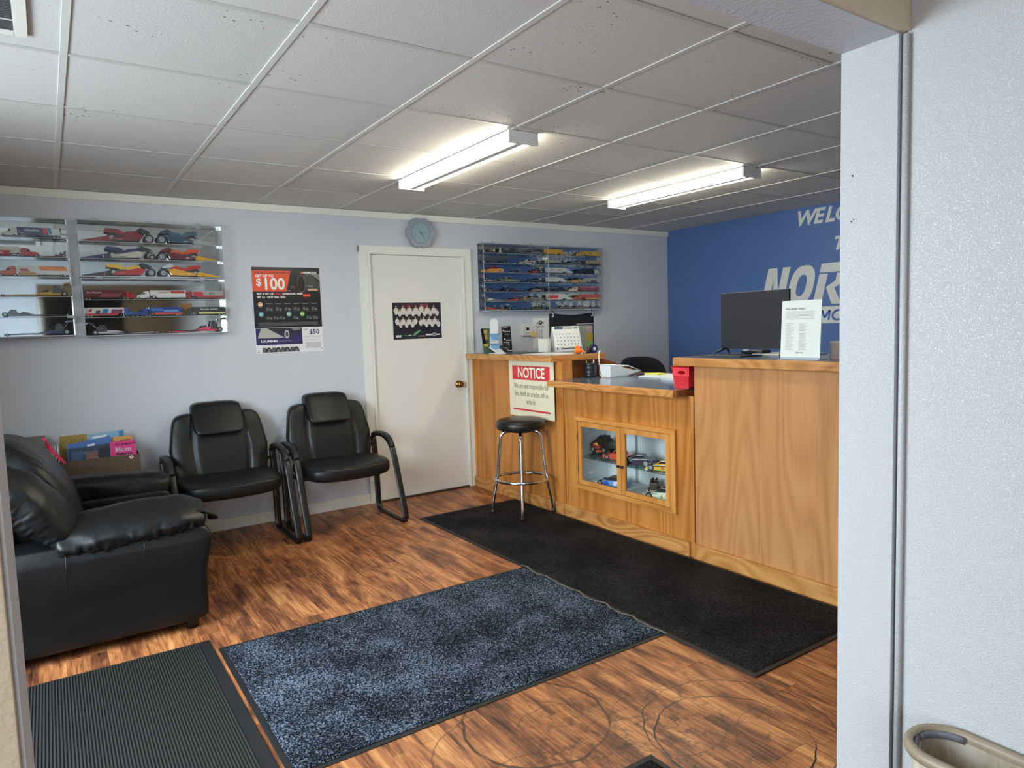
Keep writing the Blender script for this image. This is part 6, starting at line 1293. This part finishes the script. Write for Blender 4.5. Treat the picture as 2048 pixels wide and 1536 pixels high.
bike('yellow toy drag motorcycle with red wrench pattern and white nose', f(975), f(1730), MZU[3] + 0.0035, -1, 0.090, (232, 168, 34), (190, 44, 34), (232, 172, 36), G1, accent=(206, 206, 206), txt=('12', 0.014, (190, 50, 40)))
f = FX(-1.951, -1.102, 128, 1775)
truck('dark red toy semi truck on the top truck shelf, left end', f(141), f(718), MZL[1], 1, 0.062, (92, 26, 30), (176, 34, 44), G2, 0.21, stripe=((0.38, 0.86, 0.25, 0.62, (132, 62, 60)),), txt=('Don Thomson', 0.014, 0.26, 0.66, (216, 196, 190)))
truck('white toy semi truck with GTX lettering mid top truck shelf', f(722), f(1290), MZL[1], -1, 0.060, (222, 220, 216), (226, 224, 218), G2, 0.26, stripe=((0.0, 0.40, 0.66, 0.92, (196, 60, 56)),), txt=('Castrol GTX', 0.013, 0.62, 0.70, (170, 60, 50)))
truck('silver and red toy semi truck at the right of the top truck shelf', f(1240), f(1752), MZL[1], -1, 0.058, (170, 158, 160), (160, 44, 52), G2, 0.24, stripe=((0.62, 0.92, 0.35, 0.85, (196, 32, 44)),), lower=(176, 52, 60), txt=('Extreme', 0.012, 0.35, 0.60, (90, 80, 84)))
f = FX(-1.951, -1.102, 150, 1785)
truck('white toy semi truck with blue and red pictures, left of the middle truck shelf', f(165), f(700), MZL[2], 1, 0.062, (214, 210, 208), (50, 96, 160), G2, 0.20, stripe=((0.08, 0.16, 0.55, 0.88, (170, 70, 60)), (0.25, 0.36, 0.35, 0.70, (60, 66, 70)), (0.42, 0.56, 0.35, 0.85, (58, 112, 176)), (0.64, 0.92, 0.4, 0.8, (120, 70, 84))), lower=(190, 70, 66))
truck('blue toy semi truck with red skirt in the centre of the middle truck shelf', f(700), f(1250), MZL[2], -1, 0.060, (42, 78, 146), (44, 74, 140), G2, 0.29, stripe=((0.10, 0.55, 0.50, 0.72, (110, 150, 196)), (0.55, 0.9, 0.62, 0.84, (70, 120, 186))), lower=(214, 84, 62))
truck('black and yellow toy semi truck at the right end of the middle truck shelf', f(1248), f(1768), MZL[2], -1, 0.060, (34, 38, 46), (60, 60, 40), G2, 0.25, lower=(216, 206, 112), txt=('Oldsmobile  AC-Delco', 0.012, 0.5, 0.66, (226, 226, 220)))
tag(ob('wooden_block', box((f(1235), -0.03, MZL[2] + 0.0005), (f(1380), -0.012, MZL[2] + 0.085), 0.001), mat('amber_block', (150, 98, 38), 0.5)), 'amber wooden plaque behind the black and yellow truck', 'plaque')
f = FX(-1.951, -1.102, 170, 1790)
dragster('white and purple toy dragster with tall fin, bottom truck case shelf, left half', f(200), f(985), MZL[3] + 0.0035, 1, 0.082, (196, 188, 196), (52, 44, 100), G2, rear=0.20, slim=0.08)
dragster('pink and red toy dragster with tall wing, bottom truck case shelf, right half', f(1055), f(1775), MZL[3] + 0.0035, -1, 0.098, (222, 60, 92), (70, 40, 44), G2, rear=0.17, slim=0.06)
# --- far left case (crop columns: 0 -> x -2.375 at the frame edge, 815 -> -2.00)
f = FX(-2.375, -2.005, 0, 815)
truck('white toy semi truck with navy Valvoline trailer on the top shelf', f(88), f(755), LZ[1], -1, 0.062, (36, 48, 96), (216, 216, 208), G3, 0.26, stripe=((0.0, 0.30, 0.30, 0.97, (222, 222, 218)), (0.20, 0.27, 0.40, 0.97, (60, 120, 196)), (0.29, 0.40, 0.40, 0.97, (216, 56, 60))), txt=('Valvoline', 0.020, 0.66, 0.62, (230, 230, 234), ))
dragster('small dark toy dragster whose nose shows left of the white truck', f(-150), f(82), LZ[1], 1, 0.040, (60, 60, 64), (90, 60, 56), G3)
truck('red toy semi truck with white Snap-on trailer on the second shelf', f(-230), f(492), LZ[2], 1, 0.060, (214, 208, 198), (178, 32, 48), G3, 0.30, stripe=((-0.02, 0.78, 0.16, 0.62, (190, 32, 44)),), txt=('Snap-on', 0.020, 0.50, 0.30, (236, 232, 230)))
dragster('slim black and red toy dragster right of the red truck', f(485), f(795), LZ[2], -1, 0.042, (150, 36, 44), (30, 30, 32), G3, rear=0.28, slim=0.1)
truck('orange toy semi truck with a white and orange trailer on the third shelf', f(15), f(808), LZ[3], -1, 0.066, (222, 222, 218), (206, 78, 40), G3, 0.27, stripe=((0.02, 0.55, 0.55, 0.95, (228, 136, 60)), (0.62, 0.95, 0.12, 0.45, (190, 150, 80)), (0.76, 0.92, 0.48, 0.72, (190, 70, 84))), txt=('El Phoenix', 0.010, 0.18, 0.82, (70, 60, 60)))
dragster('gold toy dragster with a tall rear wing on the fourth shelf', f(0), f(815), LZ[4], -1, 0.090, (206, 160, 66), (176, 138, 70), G3, rear=0.19, slim=0.05)
dragster('black toy dragster with its nose to the right on the fifth shelf', f(-25), f(800), LZ[5], 1, 0.058, (30, 30, 42), (70, 66, 84), G3, rear=0.26, slim=0.12, wing=False)
dragster('blue toy dragster with long silver wing struts on the bottom shelf', f(10), f(806), LZ[6] + 0.0035, -1, 0.092, (46, 64, 116), (120, 130, 150), G3, rear=0.20, slim=0.06)
# --- case right of the door: left column u 190..1130 -> 1.005..1.690, right column 1135..1925 -> 1.698..2.36
f = FX(1.006, 1.690, 190, 1125); g = FX(1.698, 2.360, 1140, 1930)
R1, R2, R3, R4, R5, R6, R7 = RZ[1:]
def dg(lb, a, b, z, face, h, c1_, c2_, fn=f, **k): return dragster(lb, fn(a), fn(b), z, face, h, c1_, c2_, G4, **k)
def fu(lb, a, b, z, face, h, c1_, c2_, fn=f, **k): return funny(lb, fn(a), fn(b), z, face, h, c1_, c2_, G4, **k)
def tr(lb, a, b, z, face, h, c1_, c2_, fn=g, **k): return truck(lb, fn(a), fn(b), z, face, h, c1_, c2_, G4, **k)
dg('black toy dragster with a red wing panel, top left shelf of the right case', 195, 455, R1, 1, 0.058, (34, 32, 34), (176, 48, 56))
truck('charcoal toy transporter beside the red winged dragster, top shelf', f(465), f(745), R1, 1, 0.054, (50, 56, 60), (70, 74, 78), G4, stripe=((0.2, 0.6, 0.6, 0.9, (96, 110, 124)),))
fu('grey toy tow car against the divider on the top shelf', 850, 1100, R1, -1, 0.050, (96, 92, 88), (140, 140, 140), roofc=(60, 64, 72))
tr('yellow toy semi truck facing the other yellow one, nearer the divider', 1140, 1425, R1, 1, 0.058, (214, 164, 40), (196, 148, 34), cabf=0.28)
tr('yellow toy semi truck at the far end of the top shelf', 1590, 1925, R1, -1, 0.056, (206, 168, 62), (196, 150, 40), cabf=0.30, stripe=((0.55, 0.75, 0.5, 0.75, (120, 90, 40)),))
dg('thin black toy dragster on the second shelf, door end', 195, 480, R2, 1, 0.050, (34, 34, 38), (84, 80, 76), slim=0.08)
fu('tiny black toy tractor alone on the second shelf', 505, 570, R2, 1, 0.036, (34, 34, 36), (70, 60, 50))
fu('white toy stock car with red lettering on the second shelf', 755, 965, R2, -1, 0.050, (206, 206, 202), (176, 56, 56), txt=('Coca', 0.010, 0.0, 0.34, (176, 40, 40)))
dg('black toy dragster standing high against the divider, second shelf', 965, 1115, R2, 1, 0.062, (28, 32, 38), (60, 76, 104))
tr('grey and black toy semi truck right of the divider, second shelf', 1145, 1430, R2, 1, 0.052, (150, 152, 142), (60, 64, 66), lower=(40, 42, 46))
fu('white and black toy pickup in the middle of the second shelf, right column', 1450, 1640, R2, -1, 0.052, (120, 122, 120), (32, 34, 38), fn=g)
tr('tan and black toy box trailer truck at the far end of the second shelf', 1655, 1925, R2, -1, 0.052, (170, 150, 110), (60, 58, 56), lower=(40, 34, 44), cabf=0.2)
fu('yellow toy wedge car with red wing on the third shelf, door end', 195, 495, R3, -1, 0.056, (226, 158, 48), (200, 120, 50), roofc=(190, 44, 48), txt=('R', 0.014, -0.05, 0.35, (120, 60, 30)))
dg('low black and pink toy dragster on the third shelf', 500, 745, R3, -1, 0.040, (36, 34, 44), (190, 110, 100), slim=0.08)
dg('dark red toy dragster with an orange wing, third shelf by the divider', 775, 1085, R3, -1, 0.064, (122, 34, 36), (214, 140, 50))
tr('white toy semi truck with red lettering, third shelf right of the divider', 1150, 1520, R3, 1, 0.056, (206, 206, 200), (176, 196, 216), txt=('CITGO', 0.012, 0.25, 0.56, (60, 60, 66)), stripe=((0.5, 0.75, 0.56, 0.7, (190, 66, 66)),))
tr('black toy semi truck with white tail panel, third shelf far end', 1560, 1905, R3, -1, 0.056, (34, 36, 44), (36, 40, 48), stripe=((0.0, 0.28, 0.1, 0.9, (190, 184, 172)),))
dg('grey toy dragster with bright wheel on the fourth shelf, door end', 200, 495, R4, 1, 0.060, (120, 118, 120), (216, 126, 76), wing=True)
fu('olive grey toy sedan on the fourth shelf', 465, 735, R4, 1, 0.052, (104, 104, 88), (150, 148, 136))
fu('low black toy coupe on the fourth shelf by the divider', 800, 1090, R4, -1, 0.042, (32, 34, 36), (120, 118, 110))
tr('plain white toy semi truck on the fourth shelf right of the divider', 1150, 1432, R4, 1, 0.052, (206, 204, 198), (196, 196, 192), cabf=0.30)
fu('yellow and black toy race car with a pink hood, fourth shelf', 1440, 1640, R4, -1, 0.054, (216, 184, 96), (170, 60, 84), fn=g, roofc=(40, 40, 40))
tr('white toy semi truck with grey graphics, far end of the fourth shelf', 1655, 1920, R4, -1, 0.052, (170, 170, 164), (190, 186, 160), stripe=((0.3, 0.7, 0.2, 0.6, (96, 90, 100)),), cabf=0.24)
dg('black toy dragster with peach flames, fifth shelf, door end', 200, 500, R5, 1, 0.058, (30, 32, 38), (216, 170, 130))
dg('black and purple toy dragster with gold flames, middle of the fifth shelf', 505, 850, R5, 1, 0.058, (36, 34, 46), (150, 64, 52))
fu('black toy car with white and orange checks, fifth shelf by the divider', 855, 1100, R5, -1, 0.044, (34, 36, 40), (216, 150, 96))
tr('black toy semi truck on the fifth shelf right of the divider', 1148, 1410, R5, 1, 0.054, (38, 38, 50), (34, 34, 40), stripe=((0.05, 0.7, 0.62, 0.72, (110, 112, 130)),))
tr('dark pink toy semi truck with cream cab on the fifth shelf', 1470, 1900, R5, -1, 0.054, (140, 44, 62), (206, 184, 160), stripe=((0.1, 0.9, 0.75, 0.95, (180, 120, 140)),))
dg('white toy dragster with yellow flames, sixth shelf, door end', 195, 495, R6, 1, 0.060, (216, 214, 206), (206, 190, 80))
dg('red toy dragster with an orange wing on the sixth shelf', 495, 770, R6, -1, 0.054, (196, 50, 56), (206, 140, 60))
fu('small yellow and black toy car on the sixth shelf', 778, 852, R6, -1, 0.044, (206, 164, 60), (34, 34, 36))
fu('grey toy saloon car on the sixth shelf by the divider', 862, 1100, R6, 1, 0.052, (120, 116, 104), (150, 140, 120))
tr('white toy semi truck with a red swoosh, sixth shelf right of the divider', 1150, 1505, R6, 1, 0.060, (216, 216, 210), (206, 210, 204), stripe=((-0.02, 0.55, 0.35, 0.85, (206, 66, 60)),))
tr('orange toy semi truck with red and yellow trailer, sixth shelf far end', 1512, 1915, R6, -1, 0.060, (190, 66, 60), (176, 80, 36), lower=(206, 180, 70), cabf=0.32)
ZB = R7 + 0.0035
dg('orange and brown toy dragster on the bottom shelf, door end', 195, 440, ZB, 1, 0.060, (206, 110, 56), (150, 80, 50))
dg('small orange nosed toy dragster second on the bottom shelf', 442, 530, ZB, 1, 0.050, (200, 120, 60), (60, 50, 40))
dg('black and sky blue toy dragster in the middle of the bottom shelf', 535, 850, ZB, 1, 0.056, (40, 60, 92), (140, 176, 206))
dg('black and yellow toy dragster on the bottom shelf by the divider', 858, 1112, ZB, -1, 0.050, (36, 34, 36), (216, 180, 60))
dg('tan striped toy dragster on the bottom shelf just right of the divider', 1145, 1320, ZB, 1, 0.048, (150, 140, 130), (150, 60, 56), fn=g)
fu('low olive toy race car on the bottom shelf, right column', 1350, 1500, ZB, 1, 0.040, (110, 110, 84), (60, 56, 50), fn=g)
fu('flat brown toy race car on the bottom shelf, right column', 1520, 1700, ZB, -1, 0.036, (120, 92, 80), (160, 100, 90), fn=g)
dg('low dark grey toy dragster at the far end of the bottom shelf', 1715, 1915, ZB, -1, 0.040, (60, 60, 64), (110, 100, 100), fn=g, wing=False)

# ---------------------------------------------------------------- models inside the glazed counter cabinet
def model_car(nm, label, loc, ang, L_, W, Hh, prof, roof, c1_, c2_, r, rw, txt=None, decals=(), flip=False, wheelc=0.6, spoiler=None):
    t = thing(nm, label, 'toy', loc, ang, 'model cars in the glazed counter cabinet')
    P_('body', [(u * L_, v * Hh) for u, v in prof], W, paint(c1_), t, 0.003)
    ro = P_('roof', [(u * L_, v * Hh) for u, v in roof], W * 0.78, paint(c2_), t, 0.003)
    cu = sum(u for u, v in roof) / len(roof); cv = sum(v for u, v in roof) / len(roof)
    for s_ in (-1, 1): ob('window', prism([((cu + (u - cu) * 0.74) * L_, (cv + 0.02 + (v - cv) * 0.62) * Hh) for u, v in roof], 1, s_ * W * 0.388, s_ * W * 0.398), TGL, ro)
    for s_ in (-1, 1):
        wheel(-0.31 * L_, s_ * (W / 2 - rw * 0.4), r, rw, t, wheelc); wheel(0.32 * L_, s_ * (W / 2 - rw * 0.4), r, rw, t, wheelc)
    for i, (poly, c) in enumerate(decals): decal(t, W, [(u * L_, v * Hh) for u, v in poly], c, k=i, nm='print')
    for s_ in (-1, 1): ob('headlight', box((0.485 * L_, s_ * W * 0.36 - 0.006, Hh * 0.40), (0.50 * L_, s_ * W * 0.36 + 0.006, Hh * 0.50), 0.001), M_WHITE, t)
    if txt: dtext(t, W, txt[0], txt[1], txt[2] * L_, txt[3] * Hh, txt[4], off=0.0008)
    return t
sedan = [(-0.49, 0.18), (-0.50, 0.55), (-0.46, 0.66), (-0.28, 0.68), (0.16, 0.64), (0.44, 0.54), (0.50, 0.40), (0.49, 0.16), (0.42, 0.12), (-0.42, 0.12)]
sroof = [(-0.30, 0.66), (-0.20, 0.98), (0.02, 1.0), (0.20, 0.63)]
stock = [(-0.49, 0.15), (-0.50, 0.66), (-0.30, 0.70), (0.14, 0.62), (0.42, 0.46), (0.50, 0.28), (0.49, 0.08), (-0.44, 0.08)]
ZU = 0.4492; ZL = 0.2622
model_car('model_car', 'salmon red model hot rod coupe on the glass cabinet shelf', (1.035, -1.712, ZU), math.radians(105), 0.21, 0.085, 0.070, sedan, sroof, (216, 84, 62), (206, 76, 58), 0.021, 0.020)
model_car('model_car', 'dark purple model muscle car with silver flame hood on the glass shelf', (1.01, -1.925, ZU), math.radians(118), 0.21, 0.092, 0.075, sedan, sroof, (62, 46, 72), (52, 42, 62), 0.024, 0.024, decals=[([(0.10, 0.45), (0.20, 0.60), (0.42, 0.50), (0.36, 0.36)], (206, 206, 212))])
model_car('model_car', 'yellow model race car with red lettering on the glass cabinet shelf', (1.01, -2.150, ZU), math.radians(112), 0.21, 0.085, 0.065, stock, sroof, (232, 190, 48), (226, 180, 44), 0.021, 0.02, txt=('Rf', 0.026, -0.05, 0.22, (206, 60, 70)), decals=[([(-0.2, 0.62), (0.1, 0.60), (0.3, 0.5), (0.3, 0.40), (-0.1, 0.5)], (34, 32, 34))])
model_car('model_car', 'blue and pink model stock car low in the left of the cabinet', (1.02, -1.665, ZL), math.radians(112), 0.24, 0.092, 0.072, stock, sroof, (110, 160, 220), (40, 46, 60), 0.022, 0.02, decals=[([(0.25, 0.12), (0.28, 0.52), (0.48, 0.38), (0.48, 0.14)], (232, 200, 206)), ([(0.0, 0.2), (0.08, 0.58), (0.22, 0.54), (0.2, 0.2)], (50, 84, 190)), ([(-0.3, 0.2), (-0.25, 0.6), (-0.12, 0.6), (-0.1, 0.2)], (226, 232, 240))])
model_car('model_car', 'white and green model stock car low in the right of the cabinet', (1.01, -2.150, ZL), math.radians(112), 0.25, 0.10, 0.082, stock, sroof, (220, 222, 196), (46, 60, 46), 0.024, 0.02, txt=('6', 0.03, -0.02, 0.22, (110, 140, 70)), decals=[([(0.10, 0.60), (0.42, 0.44), (0.44, 0.38), (0.1, 0.52)], (60, 120, 50)), ([(-0.5, 0.10), (-0.49, 0.62), (-0.32, 0.66), (-0.36, 0.12)], (34, 40, 34)), ([(0.2, 0.12), (0.3, 0.3), (0.42, 0.28), (0.44, 0.12)], (150, 176, 96))])
ml = thing('model_car', 'orange and black model truck cab on a black stand, top left of cabinet', 'toy', (1.06, -1.520, ZU), math.radians(100), 'model cars in the glazed counter cabinet')
ob('stand', box((-0.075, -0.05, 0.0004), (0.075, 0.05, 0.012), 0.002), M_BLACKP, ml)
for s_ in (-1, 1):
    for u in (-0.05, 0.05): ob('stand_post', box((u - 0.012, s_ * 0.038 - 0.005, 0.012), (u + 0.012, s_ * 0.038 + 0.005, 0.045), 0.001), M_BLACKP, ml)
P_('body', [(-0.07, 0.045), (-0.075, 0.10), (-0.06, 0.125), (0.02, 0.13), (0.06, 0.10), (0.075, 0.085), (0.075, 0.045)], 0.085, paint((34, 26, 26)), ml, 0.006)
P_('roof', [(-0.055, 0.122), (-0.045, 0.148), (0.0, 0.15), (0.025, 0.127)], 0.066, paint((20, 20, 22)), ml, 0.004)
P_('underside', [(-0.05, 0.03), (-0.05, 0.05), (0.05, 0.05), (0.04, 0.03)], 0.06, paint((226, 92, 36)), ml, 0.002)
decal(ml, 0.085, [(-0.03, 0.06), (0.02, 0.10), (0.06, 0.085), (0.05, 0.05)], (150, 40, 36)); decal(ml, 0.085, [(0.0, 0.075), (0.02, 0.10), (0.04, 0.085)], (200, 190, 70), k=1)
for s_ in (-1, 1):
    ob('head_lamp', box((0.072, s_ * 0.028 - 0.008, 0.06), (0.078, s_ * 0.028 + 0.008, 0.074), 0.002), M_CHROME, ml)
    for u in (-0.05, 0.05):
        o = wheel(u, s_ * 0.042, 0.020, 0.018, ml); o.location.z = 0.05
ob('antenna', tube(smooth_path([(-0.02, -0.02, 0.148), (-0.03, -0.035, 0.17), (-0.04, -0.05, 0.19), (-0.07, -0.06, 0.20)], 4), 0.001, 0.001, 6), M_WHITE, ml)
me_ = thing('model_engine', 'small dark toy car chassis standing in the middle of the cabinet floor', 'toy', (1.125, -1.955, ZL), math.radians(30), 'model cars in the glazed counter cabinet')
ob('block', box((-0.035, -0.025, 0.012), (0.035, 0.025, 0.062), 0.004), mat('dark_metal', (70, 62, 58), 0.4, 0.5), me_)
for k in range(4):
    for s_ in (-1, 1): ob('cylinder_head', lathe([(0, 0), (0.007, 0), (0.007, 0.022), (0.004, 0.026), (0, 0.026)], 12, (-0.024 + k * 0.016, s_ * 0.014, 0.06)), mat('dark_metal', (70, 62, 58), 0.4, 0.5), me_)
for s_ in (-1, 1):
    for u in (-0.028, 0.028): wheel(u, s_ * 0.032, 0.014, 0.010, me_)
tag(ob('wire_whip', tube(smooth_path([(1.17, -1.50, 0.385), (1.12, -1.53, 0.372), (1.07, -1.58, 0.374), (1.02, -1.62, 0.387)], 6), 0.0016, 0.0016, 6), M_WHITE), 'thin white curved antenna wire below the glass shelf in the cabinet', 'wire')
